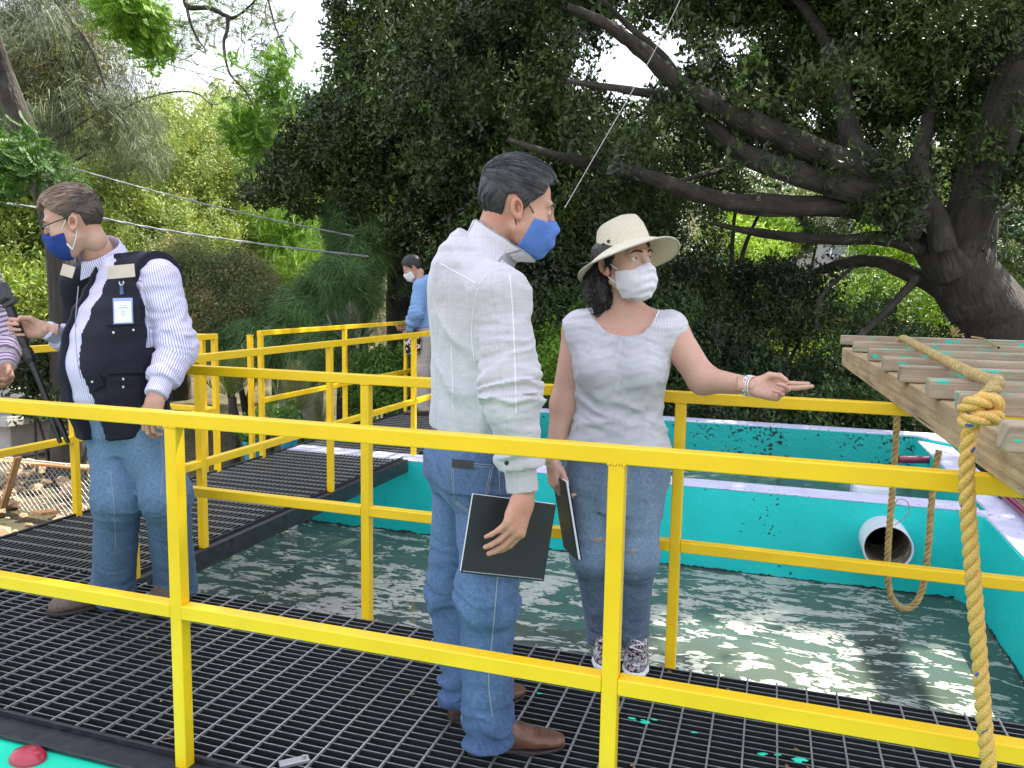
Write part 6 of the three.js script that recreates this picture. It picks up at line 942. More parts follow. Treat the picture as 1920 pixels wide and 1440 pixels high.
// ---------------------------------------------------------------- cables and cords overhead
function cable(label, pts, r, mat, n = 60) { const t = thing('cable', label, 'cable', pts[0]); const cv = new THREE.CatmullRomCurve3(pts); for (let k = 0; k < 2; k++) { const q = []; for (let i = 0; i <= n; i++) { const a = i * 0.9 + k * Math.PI, p = cv.getPoint(i / n); q.push(p.add(V(0, Math.cos(a) * r * 0.6, Math.sin(a) * r * 0.6))); } mesh('strand', tube(q, r * 0.7, n * 3, 6), mat, t, pts[0]); } return t; }
{
  const grey = std({ color: C(0.3, 0.3, 0.31), roughness: 0.55 }), dark = std({ color: C(0.1, 0.1, 0.11), roughness: 0.6 });
  cable('lower pale twisted cable crossing behind the head of the man in the vest', [at(-60, 372, 8.5), at(130, 398, 9), at(300, 430, 9.5), at(500, 459, 10), at(690, 481, 10.8)], 0.011, grey);
  cable('upper pale twisted cable sloping down towards the dark tree', [at(-40, 258, 10), at(120, 310, 10.4), at(300, 361, 10.8), at(480, 405, 11.2), at(664, 443, 11.8)], 0.009, grey);
  const w1 = [at(240, 78, 22), at(330, 107, 22), at(430, 140, 22), at(600, 190, 22)], w2 = [at(240, 95, 22), at(320, 122, 22), at(424, 152, 22), at(600, 205, 22)];
  cable('upper of two thin wires against the white sky', w1, 0.011, dark); cable('lower of two thin wires against the white sky', w2, 0.011, dark);
  const cd0 = [at(1300, -60, 6.6), at(1275, 0, 6.6), at(1225, 100, 6.7), at(1160, 215, 6.8), at(1105, 310, 6.9), at(1060, 388, 7.0)], t = thing('cord', 'thin pale cord hanging slantwise from the tree above the couple', 'cord', cd0[0]); mesh('cord', tube(cd0, 0.004, 60, 6), std({ color: C(0.5, 0.5, 0.48), roughness: 0.8 }), t, cd0[0]);
  mesh('knot', new THREE.SphereGeometry(0.008, 10, 8).translate(cd0[5].x, cd0[5].y, cd0[5].z), std({ color: C(0.5, 0.5, 0.48), roughness: 0.8 }), t, cd0[0]);
}
// ---------------------------------------------------------------- yard on the left: wire fence, walls, planks, pots
{
  const z0 = -5.6, p0 = pz(-260, 826, z0), p1 = pz(330, 893, z0), f = thing('chain_link_fence', 'chain-link wire fence beside the walkway at far left', 'fence', V(p1.x, -0.85, z0)), o = f.position, H = (p0.y + p1.y) / 2 + 0.85, L = p1.x - p0.x;
  const wire = std({ color: C(0.5, 0.5, 0.5), metalness: 0.5, roughness: 0.45 }), gs = [], s = 0.062; const thin = (a, b) => { const g = new THREE.CylinderGeometry(0.0022, 0.0022, a.distanceTo(b), 4, 1, true); const q = new THREE.Quaternion().setFromUnitVectors(V(0, 1, 0), b.clone().sub(a).normalize()); return g.applyQuaternion(q).translate((a.x + b.x) / 2, (a.y + b.y) / 2, (a.z + b.z) / 2); };
  for (let x = -H; x < L; x += s) { const c = (t) => V(p0.x + x + t, -0.85 + t, z0 + 0.02 * noise((x + t) * 3, t * 3)), d = (t) => V(p0.x + x + H - t, -0.85 + t, z0 + 0.004 + 0.02 * noise((x + t) * 3, t * 3)); const n = 6; for (let i = 0; i < n; i++) { const a = i / n * H, b = (i + 1) / n * H; if (x + a > -0.05 && x + b < L + 0.05) gs.push(thin(c(a), c(b))); if (x + H - b > -0.05 && x + H - a < L + 0.05) gs.push(thin(d(a), d(b))); } }
  mesh('wire_mesh', merge(gs), wire, f, o).userData.kind = 'stuff';
  mesh('top_wire', tube([V(p0.x, H - 0.85, z0), V((p0.x + p1.x) / 2, H - 0.858, z0), V(p1.x, H - 0.85, z0)], 0.009, 20, 6), wire, f, o); mesh('post', new THREE.CylinderGeometry(0.024, 0.024, H + 0.05, 12).translate(p1.x, -0.85 + H / 2, z0), wire, f, o);
  const wallEnd = pz(128, 700, -9.6).x, wallC = M.concrete, w = thing('concrete_wall', 'pale concrete block wall behind the shrub at far left', 'wall', V(-11, -0.85, -9.6)), r = rng(8);
  for (let j = 0; j < 4; j++) for (let i = 0; i < 11; i++) { const x0 = wallEnd - 9.02 + i * 0.82 + (j % 2) * 0.41 - 0.41, y0 = -0.85 + j * 0.44; mesh('block', block(x0 + 0.006, x0 + 0.814, y0 + 0.005, y0 + 0.435, -9.75 - 0.01 * r(), -9.55 + 0.012 * r(), 0.01), wallC, w, w.position); }
  mesh('coping', block(wallEnd - 9.5, wallEnd + 0.02, 0.912, 1.0, -9.8, -9.5, 0.01), wallC, w, w.position);
  const sEnd = pz(140, 800, -8).x, st = thing('concrete_step', 'low concrete slabs with dark gaps in front of the block wall', 'step', V(-8, -0.85, -8.2)); mesh('slab', block(-13, sEnd, -0.1, 0.0, -9.0, -7.6, 0.02), wallC, st, st.position); mesh('slab', block(-13, sEnd - 0.2, -0.4, -0.3, -8.5, -7.2, 0.02), wallC, st, st.position); mesh('support', block(-10.6, -10.3, -0.85, -0.41, -8.3, -7.4, 0.02), wallC, st, st.position); mesh('support', block(sEnd - 0.7, sEnd - 0.4, -0.85, -0.41, -8.3, -7.4, 0.02), wallC, st, st.position);
  const plankM = std({ map: tex(256, (x, y) => { const n = tfbm(x, y, 6, 3, 4), g = Math.sin((x * 12 + tfbm(x, y, 3, 2, 2) * 2) * 6.28) * 0.05; return [0.7 + 0.2 * n + g, 0.5 + 0.18 * n + g, 0.32 + 0.14 * n + g]; }, true, 2), roughness: 0.9 });
  const pl = (u, v, d, len, w2, rx, ry, label) => { const c = at(u, v, d), t = thing('plank', label, 'plank', c, null); const a = V(Math.cos(ry) * Math.cos(rx), Math.sin(rx), Math.sin(ry) * Math.cos(rx)).multiplyScalar(len / 2); mesh('board', bar(c.clone().sub(a), c.clone().add(a), w2, 0.022, 0.004), plankM, t, c); mesh('nail', new THREE.CylinderGeometry(0.004, 0.004, 0.03, 6).translate(c.x, c.y + 0.016, c.z), M.rodSteel, t, c); };
  pl(20, 905, 5.6, 0.42, 0.05, 1.15, 0.0, 'pale wooden stake leaning behind the wire fence'); pl(60, 868, 7.6, 1.6, 0.12, 0.05, 0.1, 'long brown board lying behind the wire fence'); pl(86, 960, 5.9, 0.5, 0.12, 0.2, 0.6, 'short orange-brown board on the rubble behind the wire fence');
  // rubble and dry leaves
  const rub = rng(21), rg = []; for (let i = 0; i < 700; i++) { const x = -9.2 + rub() * 5.2, z = -7.2 + rub() * 4.6, s2 = 0.02 + 0.09 * rub() ** 2; rg.push(new THREE.IcosahedronGeometry(s2, 0).scale(1, 0.6, 0.8).rotateY(rub() * 6).translate(x, -0.82 + 0.12 * noise(x * 0.4, z * 0.4) + s2 * 0.2, z)); }
  const rb = tag(mesh('rubble', boxUV(merge(rg)), std({ map: tex(256, (x, y) => { const n = tfbm(x, y, 8, 3, 4); return [0.58 + 0.3 * n, 0.48 + 0.28 * n, 0.38 + 0.24 * n]; }, true, 2), roughness: 0.95 })), 'stony rubble strewn on the ground behind the wire fence', 'rubble'); rb.userData.kind = 'stuff';
}
// ---------------------------------------------------------------- vegetation
const leafMat = (rough, tr) => phys({ color: 0xffffff, roughness: rough, transmission: tr, thickness: 0, ior: 1.35, side: THREE.DoubleSide, specularIntensity: 0.9 });
const LM = { fig: leafMat(0.34, 0.26), soft: leafMat(0.55, 0.55), thin: leafMat(0.6, 0.6), needle: leafMat(0.7, 0.35) };
const bark = std({ map: tex(512, (x, y) => { const n = tfbm(x, y, 5, 3, 5), r = tn2(x, y, 26, 5, 8) + 0.6 * tn2(x, y, 60, 12, 3), m = tfbm(x, y, 4, 12, 3), v = 0.25 + 0.16 * n + 0.07 * r + (m > 0.14 ? 0.1 * (m - 0.14) * 6 : 0); return [v, v * 0.94, v * 0.85]; }, true, 1), roughness: 0.95, bumpMap: tex(512, (x, y) => gray(0.5 + 0.35 * tn2(x, y, 26, 5, 8) + 0.25 * tn2(x, y, 60, 12, 3) + 0.4 * tfbm(x, y, 8, 3, 4)), false, 1), bumpScale: 0.025 });
const twigM = std({ color: C(0.06, 0.05, 0.04), roughness: 0.95 });
function leafGeo(n, L, W, spread, o = {}) { // a spray of folded leaves along a short twig
  const r = rng(o.seed ?? 7), pos = [], q = new THREE.Quaternion(), e = new THREE.Euler();
  for (let i = 0; i < n; i++) {
    const t = i / n, base = V((r() - 0.5) * spread * 0.5, (t - 0.5) * spread, (r() - 0.5) * spread * 0.5), l = L * (0.65 + 0.6 * r()), w = W * (0.7 + 0.5 * r());
    e.set((r() - 0.5) * 2.2 + (o.droop ?? 0), r() * 6.28, (r() - 0.5) * 2.2); q.setFromEuler(e);
    const P = [V(0, 0, 0), V(w / 2, l * 0.45, 0.18 * w), V(0, l, -0.1 * l), V(-w / 2, l * 0.45, 0.18 * w), V(0, l * 0.5, -0.05 * w)].map((p) => p.applyQuaternion(q).add(base));
    for (const [a, b, c] of [[0, 1, 4], [1, 2, 4], [2, 3, 4], [3, 0, 4]]) for (const k of [a, b, c]) pos.push(P[k].x, P[k].y, P[k].z);
  }
  const g = new THREE.BufferGeometry(); g.setAttribute('position', new THREE.Float32BufferAttribute(pos, 3)); g.computeVertexNormals(); return g;
}
function frondGeo(pairs, L, lw, ll, droop, seed) { // a feather: leaflets on both sides of an arching stalk along y
  const r = rng(seed), pos = []; const tri = (a, b, c) => { for (const p of [a, b, c]) pos.push(p.x, p.y, p.z); };
  const st = (t) => V(0, L * (t - 0.12 * t * t), -droop * L * t * t);
  for (let i = 0; i < pairs; i++) for (const s of [-1, 1]) { const t = 0.08 + 0.92 * (i + 0.5 * r()) / pairs, b = st(t), l = ll * Math.sin(Math.PI * (0.15 + 0.8 * t)) * (0.85 + 0.3 * r()), d = V(s * 0.85, 0.45, -0.25 - 0.3 * r()).normalize(), n = V(0, 1, 0.3).normalize().multiplyScalar(lw / 2), m = b.clone().addScaledVector(d, l * 0.5), e = b.clone().addScaledVector(d, l).add(V(0, 0, -0.1 * l)); tri(b, m.clone().add(n), e); tri(b, e, m.clone().sub(n)); }
  for (let i = 0; i < 5; i++) { const a = st(i / 5), b = st((i + 1) / 5), w = V(0.0035 * (1 - i / 6) * L / 0.4, 0, 0); tri(a.clone().sub(w), a.clone().add(w), b); }
  const g = new THREE.BufferGeometry(); g.setAttribute('position', new THREE.Float32BufferAttribute(pos, 3)); g.computeVertexNormals(); return g;
}
function whipGeo(n, L, w, seed) { // thin hanging needles like horsetail twigs
  const r = rng(seed), pos = [];
  for (let i = 0; i < n; i++) { const a = r() * 6.28, s = 0.25 + 0.35 * r(), b = V((r() - 0.5) * 0.15, (r() - 0.5) * 0.2, (r() - 0.5) * 0.15), l = L * (0.6 + 0.6 * r()), m = b.clone().add(V(Math.cos(a) * s * l * 0.6, -0.15 * l, Math.sin(a) * s * l * 0.6)), e = m.clone().add(V(Math.cos(a) * s * l * 0.3, -0.75 * l, Math.sin(a) * s * l * 0.3)), k = V(-Math.sin(a), 0.3, Math.cos(a)).multiplyScalar(w); for (const [p, q, x] of [[b.clone().sub(k), b.clone().add(k), m.clone().add(k)], [b.clone().sub(k), m.clone().add(k), m.clone().sub(k)], [m.clone().sub(k), m.clone().add(k), e]]) for (const v of [p, q, x]) pos.push(v.x, v.y, v.z); }
  const g = new THREE.BufferGeometry(); g.setAttribute('position', new THREE.Float32BufferAttribute(pos, 3)); g.computeVertexNormals(); return g;
}
const LG = { fig: leafGeo(16, 0.085, 0.04, 0.3, { seed: 3 }), mid: leafGeo(18, 0.075, 0.034, 0.3, { seed: 5 }), small: leafGeo(26, 0.05, 0.02, 0.34, { seed: 9 }), big: leafGeo(9, 0.15, 0.07, 0.3, { seed: 4, droop: 0.5 }), feather: frondGeo(11, 0.34, 0.022, 0.11, 0.35, 3), fine: frondGeo(14, 0.4, 0.012, 0.07, 0.5, 6), palm: frondGeo(22, 0.95, 0.022, 0.3, 0.45, 8), whip: whipGeo(20, 0.34, 0.0024, 4), needle: whipGeo(34, 0.3, 0.004, 8) };
// crown: sprays scattered through blobs [centre, radii, share]; tone(random, place) gives a colour; hole(point) leaves gaps
function crown(parent, name, blobs, n, geo, mat, o) {
  const r = rng(o.seed ?? 1), base = parent.position, tot = blobs.reduce((s, b) => s + b[2], 0), im = new THREE.InstancedMesh(geo, mat, n), m = new THREE.Matrix4(), q = new THREE.Quaternion(), e = new THREE.Euler(), p = V(0, 0, 0), sc = V(0, 0, 0), col = new THREE.Color(); let k = 0, guard = 0;
  while (k < n && guard++ < n * 6) {
    let w = r() * tot, b = blobs[0]; for (const c of blobs) { b = c; w -= c[2]; if (w <= 0) break; }
    const R = Math.pow(r(), o.shell ?? 0.42), a = r() * 6.2832, c = 2 * r() - 1, s = Math.sqrt(1 - c * c); p.set(s * Math.cos(a), c, s * Math.sin(a)).multiplyScalar(R); p.multiply(b[1]).add(b[0]);
    if (fbm(p.x * (o.clump ?? 1.1), p.y * (o.clump ?? 1.1), p.z * (o.clump ?? 1.1), 2) < (o.gap ?? -0.12)) continue;
    if (o.hole && o.hole(p)) continue;
    if (o.dir) { e.set(o.dir[0] + (r() - 0.5) * o.dir[2], r() * 6.28, o.dir[1] + (r() - 0.5) * o.dir[2]); } else e.set((r() - 0.5) * 2.6, r() * 6.28, (r() - 0.5) * 2.6);
    q.setFromEuler(e); const f = (o.size ?? 1) * (0.65 + 0.75 * r()); sc.set(f, f, f);
    m.compose(p.clone().sub(base), q, sc); im.setMatrixAt(k, m); o.tone(r, p, col, b); im.setColorAt(k, col); k++;
  }
  im.count = k; im.name = name; im.castShadow = im.receiveShadow = true; im.userData.kind = 'stuff'; parent.add(im); return im;
}
const mixTone = (a, b, v = 0.3) => (r, p, c) => { const t = clamp(0.5 + 1.3 * fbm(p.x * 0.9, p.y * 0.9, p.z * 0.9, 2) + (r() - 0.5) * 0.7), k = 1 - v / 2 + v * r(); c.setRGB(lerp(a[0], b[0], t) * k, lerp(a[1], b[1], t) * k, lerp(a[2], b[2], t) * k); };
const backlitSpeck = (f) => (r, p, c) => { f(r, p, c); const k = r(); if (k < 0.05) c.setRGB(0.12, 0.21, 0.04); else if (k < 0.1) c.setRGB(0.1, 0.12, 0.08); };  // a few sprays coloured brighter, painting in backlit leaves
const B = (u, v, d, rx, ry, rz, w = 1) => [at(u, v, d), V(rx, ry, rz), w * rx * ry * rz];
const W3 = (x, y, z, rx, ry, rz, w = 1) => [V(x, y, z), V(rx, ry, rz), w * rx * ry * rz];
function tree(name, label, base, trunkPts, trunkR, limbs, cat = 'tree', o = {}) { // trunk and limbs in the place's axes
  const t = thing(name, label, cat, base), L = (pts, rad, s, side = 10) => limbGeo(pts, rad, side, 0.13, s);
  if (trunkPts) mesh('trunk', L(trunkPts, trunkR, 1, 14), bark, t, base);
  limbs.forEach(([pts, rad0], i) => { const rad = rad0.map((v) => v * (o.thin ?? 1)); return mesh('limb', L(pts, rad, i + 2), bark, t, base); }); return t;
}
const A = (d, ...uv) => uv.map(([u, v, dd]) => at(u, v, d + (dd ?? 0)));
{ // the great tree on the right
  const base = V(at(1905, 660, 10.6).x, -0.85, at(1905, 660, 10.6).z);
  const limbs = [
    [A(10.2, [1790, 500, 0], [1720, 400, -0.2], [1670, 352, -0.5], [1600, 316, -0.8], [1500, 270, -1.1], [1400, 226, -1.5], [1340, 196, -1.7], [1270, 155, -2], [1200, 92, -2.3], [1140, 48, -2.6], [1060, 10, -3]), [0.36, 0.28, 0.22, 0.18, 0.16, 0.14, 0.12, 0.1, 0.08, 0.06, 0.035]],
    [A(9.6, [1690, 372, 0], [1590, 350, -0.2], [1485, 322, -0.4], [1395, 290, -0.6], [1350, 250, -0.8], [1300, 205, -1], [1250, 184, -1.2], [1170, 168, -1.5], [1060, 152, -1.8]), [0.2, 0.17, 0.15, 0.12, 0.09, 0.075, 0.06, 0.045, 0.025]],
    [A(9.8, [1720, 420, 0], [1610, 388, -0.1], [1470, 386, -0.3], [1375, 380, -0.5], [1285, 356, -0.7], [1225, 334, -0.9], [1160, 316, -1.1], [1060, 296, -1.5], [950, 262, -1.9]), [0.24, 0.16, 0.14, 0.12, 0.1, 0.085, 0.075, 0.05, 0.025]],
    [A(10, [1730, 462, 0], [1660, 448, 0], [1555, 450, 0.1], [1420, 436, 0.2], [1330, 418, 0.3]), [0.14, 0.1, 0.075, 0.06, 0.02]],
    [A(9.9, [1700, 360, 0], [1640, 310, 0.1], [1598, 270, 0.2], [1584, 190, 0.3], [1560, 100, 0.4], [1490, -10, 0.6]), [0.22, 0.19, 0.16, 0.13, 0.1, 0.06]],
    [A(9.7, [1770, 470, 0], [1742, 385, 0], [1722, 330, 0], [1735, 250, 0.2], [1760, 120, 0.5]), [0.17, 0.14, 0.14, 0.09, 0.05]],
    [A(10.4, [1800, 560, 0], [1720, 520, 0.3], [1640, 490, 0.6], [1560, 500, 0.9], [1480, 540, 1.2], [1380, 600, 1.5]), [0.18, 0.13, 0.1, 0.08, 0.06, 0.03]],
    [A(10.8, [1860, 580, 0.2], [1850, 450, 0.6], [1880, 300, 1.0], [1930, 100, 1.4]), [0.16, 0.14, 0.11, 0.06]],
    [A(11, [1820, 430, 0], [1760, 470, 0.2], [1900, 380, 0.4]), [0.08, 0.1, 0.06]],
    [A(10.0, [1255, 345, -1], [1330, 325, -0.5], [1375, 312, -0.3]), [0.03, 0.03, 0.04]],
    [A(9.8, [1300, 212, -1], [1255, 120, -1.2], [1180, 50, -1.5], [1110, -20, -1.8]), [0.07, 0.05, 0.035, 0.02]],
    [A(11.5, [1372, 500, 0], [1374, 440, 0], [1380, 380, 0.1]), [0.035, 0.03, 0.025]], [A(11.6, [1385, 500, 0], [1405, 440, 0], [1440, 370, 0.1]), [0.035, 0.03, 0.02]],
    [A(10.6, [1530, 620, 0], [1538, 560, 0], [1600, 500, 0.1]), [0.03, 0.03, 0.025]], [A(10.4, [1600, 640, 0], [1665, 580, 0], [1720, 520, 0]), [0.05, 0.055, 0.06]],
  ];
  // branches overhead, out of the frame, that carry the canopy which shades the walkway
  const fork = at(1790, 500, 10.2); limbs.push([[fork, V(2.6, 5.2, -10.4), V(2.0, 7.2, -8.8), V(1.2, 8.4, -7.6), V(-0.6, 8.8, -6.2)], [0.3, 0.24, 0.18, 0.12, 0.05]], [[V(2.6, 5.2, -10.4), V(3.8, 7.2, -8), V(4.4, 8.4, -5.6)], [0.2, 0.14, 0.06]], [[V(2.0, 7.2, -8.8), V(0.5, 8.4, -9.4), V(-1.2, 8.8, -9.6)], [0.14, 0.1, 0.05]]);
  const t = tree('fig_tree', 'huge dark-leaved tree at right with a leaning trunk and long spreading limbs', base, [base.clone().add(V(0.3, 0, 0)), at(1900, 640, 10.6), at(1860, 585, 10.5), at(1810, 525, 10.4), at(1765, 462, 10.2), at(1725, 405, 10.1)], [0.72, 0.56, 0.48, 0.42, 0.34, 0.28], limbs, 'tree', { thin: 0.92 });
  const patch = py(1600, 1255, WL);
  const toSun = (p) => { const k = (8.2 - p.y) / sunDir.y; return p.clone().addScaledVector(sunDir, k); }, c0 = toSun(patch), c1 = toSun(py(1330, 1215, WL)), c2 = toSun(py(640, 1006, WL));
  const openings = [[c0, 1.15, 0.62], [toSun(py(1810, 1290, WL)), 0.6, 0.4], [c1, 0.4, 0.3], [c2, 0.2, 0.2]];
  const gapAt = [[1180, 120, 0.62], [1255, 95, 0.3], [1375, 95, 0.2], [1085, 165, 0.16], [1520, 230, 0.16], [1245, 270, 0.14], [1655, 70, 0.12]].map(([u, v, rr]) => [ray(u, v).normalize(), rr / 9]);
  const gap2 = (p) => { const y = p.y; for (const [c, a, b] of openings) { const k = (p.y - c.y) / sunDir.y, x = p.x - sunDir.x * k - c.x, z = p.z - sunDir.z * k - c.z; if (y > 3.5 && (x / a) ** 2 + (z / b) ** 2 < 1 + 0.9 * noise(p.x * 3, p.y * 3, p.z * 3)) return true; } const d = p.clone().sub(EYE), L = d.length(); d.divideScalar(L); for (const [g, rr] of gapAt) { const s = Math.acos(clamp(d.dot(g), -1, 1)); if (s < rr * (0.8 + 0.8 * noise(p.x * 2.2, p.y * 2.2, p.z * 2.2))) return true; } return false; };
  const seen = [B(1120, 40, 11.4, 2.0, 1.6, 1.6), B(1000, 260, 10.6, 1.2, 1.5, 1.4), B(1250, 330, 11.5, 1.2, 0.9, 1.0, 0.7), B(1480, 90, 11.8, 2.1, 1.7, 1.7), B(1760, 100, 10.8, 2.1, 1.7, 1.4, 1.3), B(1790, 40, 9.2, 1.4, 0.9, 0.9), B(1900, 300, 9.8, 0.9, 1.1, 1.0, 1.2), B(1640, 240, 11.4, 1.4, 1.0, 1.0, 0.8), B(1660, 380, 9.3, 0.5, 0.45, 0.4, 1.6), B(880, 120, 10.5, 1.2, 1.8, 1.6), B(1330, -180, 10.6, 3.4, 1.4, 2.2), B(1180, 440, 12, 1.0, 0.8, 0.8, 0.6), B(1300, 210, 12.2, 1.6, 0.9, 0.8, 0.6)];
  crown(t, 'foliage', seen, 15500, LG.fig, LM.fig, { seed: 11, gap: 0.0, clump: 1.5, hole: gap2, tone: backlitSpeck(mixTone([0.034, 0.058, 0.02], [0.1, 0.155, 0.045], 0.6)) });
  crown(t, 'painted_sunlit_foliage', [B(1065, 225, 12.5, 0.5, 0.6, 0.4), B(1085, 230, 12.6, 0.4, 0.4, 0.4), B(1700, 60, 10.5, 1.6, 0.8, 0.8), B(1080, 320, 12, 0.4, 0.25, 0.3), B(1250, 300, 12.5, 0.8, 0.3, 0.3), B(1640, 560, 12.5, 0.8, 0.6, 0.5)], 900, LG.mid, LM.soft, { seed: 13, gap: -0.2, hole: gap2, tone: mixTone([0.11, 0.21, 0.03], [0.22, 0.34, 0.05], 0.4) });  // lighter leaf colour paints sunlit patches into the crown
  crown(t, 'front_foliage', [B(1300, 130, 8.4, 1.0, 0.5, 0.5), B(1500, 190, 8.6, 0.9, 0.5, 0.4), B(1150, 230, 8.2, 0.7, 0.5, 0.4), B(1420, 330, 8.8, 0.5, 0.22, 0.3), B(1600, 330, 9.0, 0.5, 0.25, 0.3), B(1180, 60, 7.8, 0.5, 0.4, 0.4), B(1700, 300, 9, 0.5, 0.4, 0.3)], 260, LG.fig, LM.fig, { seed: 19, gap: 0.02, clump: 2, hole: gap2, tone: backlitSpeck(mixTone([0.034, 0.058, 0.02], [0.1, 0.155, 0.045], 0.6)) });
  const over = [W3(2.6, 8.2, -5.6, 4.2, 1.0, 2.8), W3(5.6, 8.2, -6.4, 2.8, 1.0, 3.0), W3(0.6, 8.8, -8.2, 2.6, 1.0, 2.4), W3(4.0, 7.8, -9.2, 3.4, 1.1, 2.4), W3(1.0, 8.6, -4.2, 2.2, 0.8, 1.8, 0.8), W3(4.8, 8.6, -3.4, 2.6, 0.8, 1.8, 0.7)];
  crown(t, 'overhead_foliage', over, 13000, LG.fig, LM.fig, { seed: 17, gap: -0.16, clump: 0.9, size: 1.25, hole: gap2, tone: mixTone([0.02, 0.045, 0.016], [0.055, 0.11, 0.03], 0.5) });
}
{ // the dark tree beside it, behind the man in white
  const base = V(at(760, 640, 13).x, -0.85, at(760, 640, 13).z);
  const t = tree('dark_tree', 'tall dense dark green tree behind the man in white, left of the great tree', base, [base.clone(), at(752, 560, 13), at(742, 420, 13), at(738, 240, 13)], [0.28, 0.24, 0.18, 0.08], [[A(13, [742, 430], [690, 330, -0.3], [640, 250, -0.6]), [0.1, 0.07, 0.03]], [A(13, [740, 330], [820, 235, -1], [880, 228, -1.3], [960, 232, -1.5]), [0.09, 0.06, 0.05, 0.02]], [A(12.4, [960, 250], [860, 232], [810, 240]), [0.03, 0.03, 0.02]]]);
  crown(t, 'foliage', [B(760, 60, 13, 1.3, 1.6, 1.3), B(720, 240, 13, 1.1, 1.2, 1.2), B(830, 300, 12.5, 1.4, 1.8, 1.2), B(600, 300, 12.6, 1.0, 1.0, 1.0), B(540, 360, 12.2, 0.75, 0.4, 0.7), B(700, 400, 12.8, 0.8, 0.7, 0.8), B(800, 480, 12.4, 0.8, 0.8, 0.8), B(880, 420, 12, 0.8, 1.0, 0.8), B(820, -100, 13, 1.4, 1.2, 1.4)], 9800, LG.fig, LM.fig, { seed: 23, gap: -0.02, clump: 1.6, tone: backlitSpeck(mixTone([0.034, 0.058, 0.022], [0.1, 0.155, 0.048], 0.6)) });
  crown(t, 'painted_sunlit_foliage', [B(755, 350, 13.2, 0.35, 0.4, 0.3), B(590, 210, 13.2, 0.5, 0.5, 0.4), B(700, 130, 12.4, 1.0, 1.2, 0.4, 0.3)], 420, LG.mid, LM.soft, { seed: 24, gap: -0.3, tone: mixTone([0.12, 0.22, 0.03], [0.24, 0.38, 0.04], 0.4) });  // sunlit leaves imitated by a brighter leaf colour
}
{ // feathery tree overhead at the top left
  const base = V(at(112, 470, 8.4).x, -0.85, at(112, 470, 8.4).z);
  const t = tree('feathery_tree', 'feathery bright green tree with dark twigs hanging in from the top left', base, [base.clone(), at(108, 440, 8.4), at(85, 360, 8.4), at(50, 260, 8.4), at(0, 120, 8.2), at(-60, -80, 7.8)], [0.17, 0.15, 0.13, 0.12, 0.1, 0.08], [
    [[at(-60, -80, 7.8), at(100, -220, 7), at(250, -120, 6.5), at(345, -10, 6.3), at(352, 12, 6.3), at(395, 16, 6.3), at(425, 30, 6.3), at(436, 34, 6.3), at(470, 10, 6.3), at(500, -30, 6.3)], [0.09, 0.07, 0.05, 0.03, 0.022, 0.02, 0.018, 0.016, 0.012, 0.006]],
    [A(6.3, [350, 12], [358, 45], [372, 75], [387, 95]), [0.012, 0.011, 0.009, 0.004]], [A(6.3, [426, 30], [427, 55], [420, 78], [424, 115], [432, 140], [455, 165], [475, 185]), [0.016, 0.014, 0.012, 0.01, 0.008, 0.006, 0.003]],
    [A(6.3, [455, 165], [480, 205], [495, 240]), [0.006, 0.005, 0.002]], [A(6.3, [500, -10], [520, 60], [545, 110]), [0.008, 0.006, 0.002]], [A(6.3, [240, -100], [262, -20], [285, 60]), [0.02, 0.012, 0.004]], [A(8.4, [85, 380], [100, 330, -0.3], [160, 290, -0.6]), [0.05, 0.03, 0.01]]]);
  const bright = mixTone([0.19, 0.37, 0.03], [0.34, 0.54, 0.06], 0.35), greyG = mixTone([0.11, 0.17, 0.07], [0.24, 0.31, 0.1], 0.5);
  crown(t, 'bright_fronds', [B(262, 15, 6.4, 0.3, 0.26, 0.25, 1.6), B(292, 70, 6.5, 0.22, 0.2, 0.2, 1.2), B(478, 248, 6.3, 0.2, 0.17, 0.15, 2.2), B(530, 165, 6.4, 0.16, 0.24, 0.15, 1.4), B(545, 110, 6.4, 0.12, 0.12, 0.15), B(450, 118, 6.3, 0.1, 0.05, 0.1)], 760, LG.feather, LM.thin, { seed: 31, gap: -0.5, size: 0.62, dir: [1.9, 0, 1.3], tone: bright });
  crown(t, 'painted_shade_fronds', [B(320, 70, 6.7, 0.34, 0.2, 0.3), B(420, 30, 6.6, 0.4, 0.24, 0.3), B(505, 60, 6.6, 0.24, 0.35, 0.3), B(440, 200, 6.5, 0.22, 0.3, 0.2, 0.6), B(500, 170, 6.5, 0.2, 0.2, 0.2, 0.8)], 420, LG.fine, LM.thin, { seed: 33, gap: -0.08, clump: 4, size: 0.6, dir: [1.9, 0, 1.6], tone: greyG });  // shade put into these fronds by a greyer, darker leaf colour
  crown(t, 'left_fronds', [B(50, 285, 7.6, 0.35, 0.2, 0.3), B(110, 320, 7.6, 0.3, 0.14, 0.3), B(20, 330, 7.4, 0.2, 0.3, 0.2)], 230, LG.feather, LM.thin, { seed: 35, gap: -0.3, size: 0.75, dir: [1.9, 0, 1.2], tone: mixTone([0.06, 0.16, 0.025], [0.14, 0.28, 0.03], 0.4) });
}
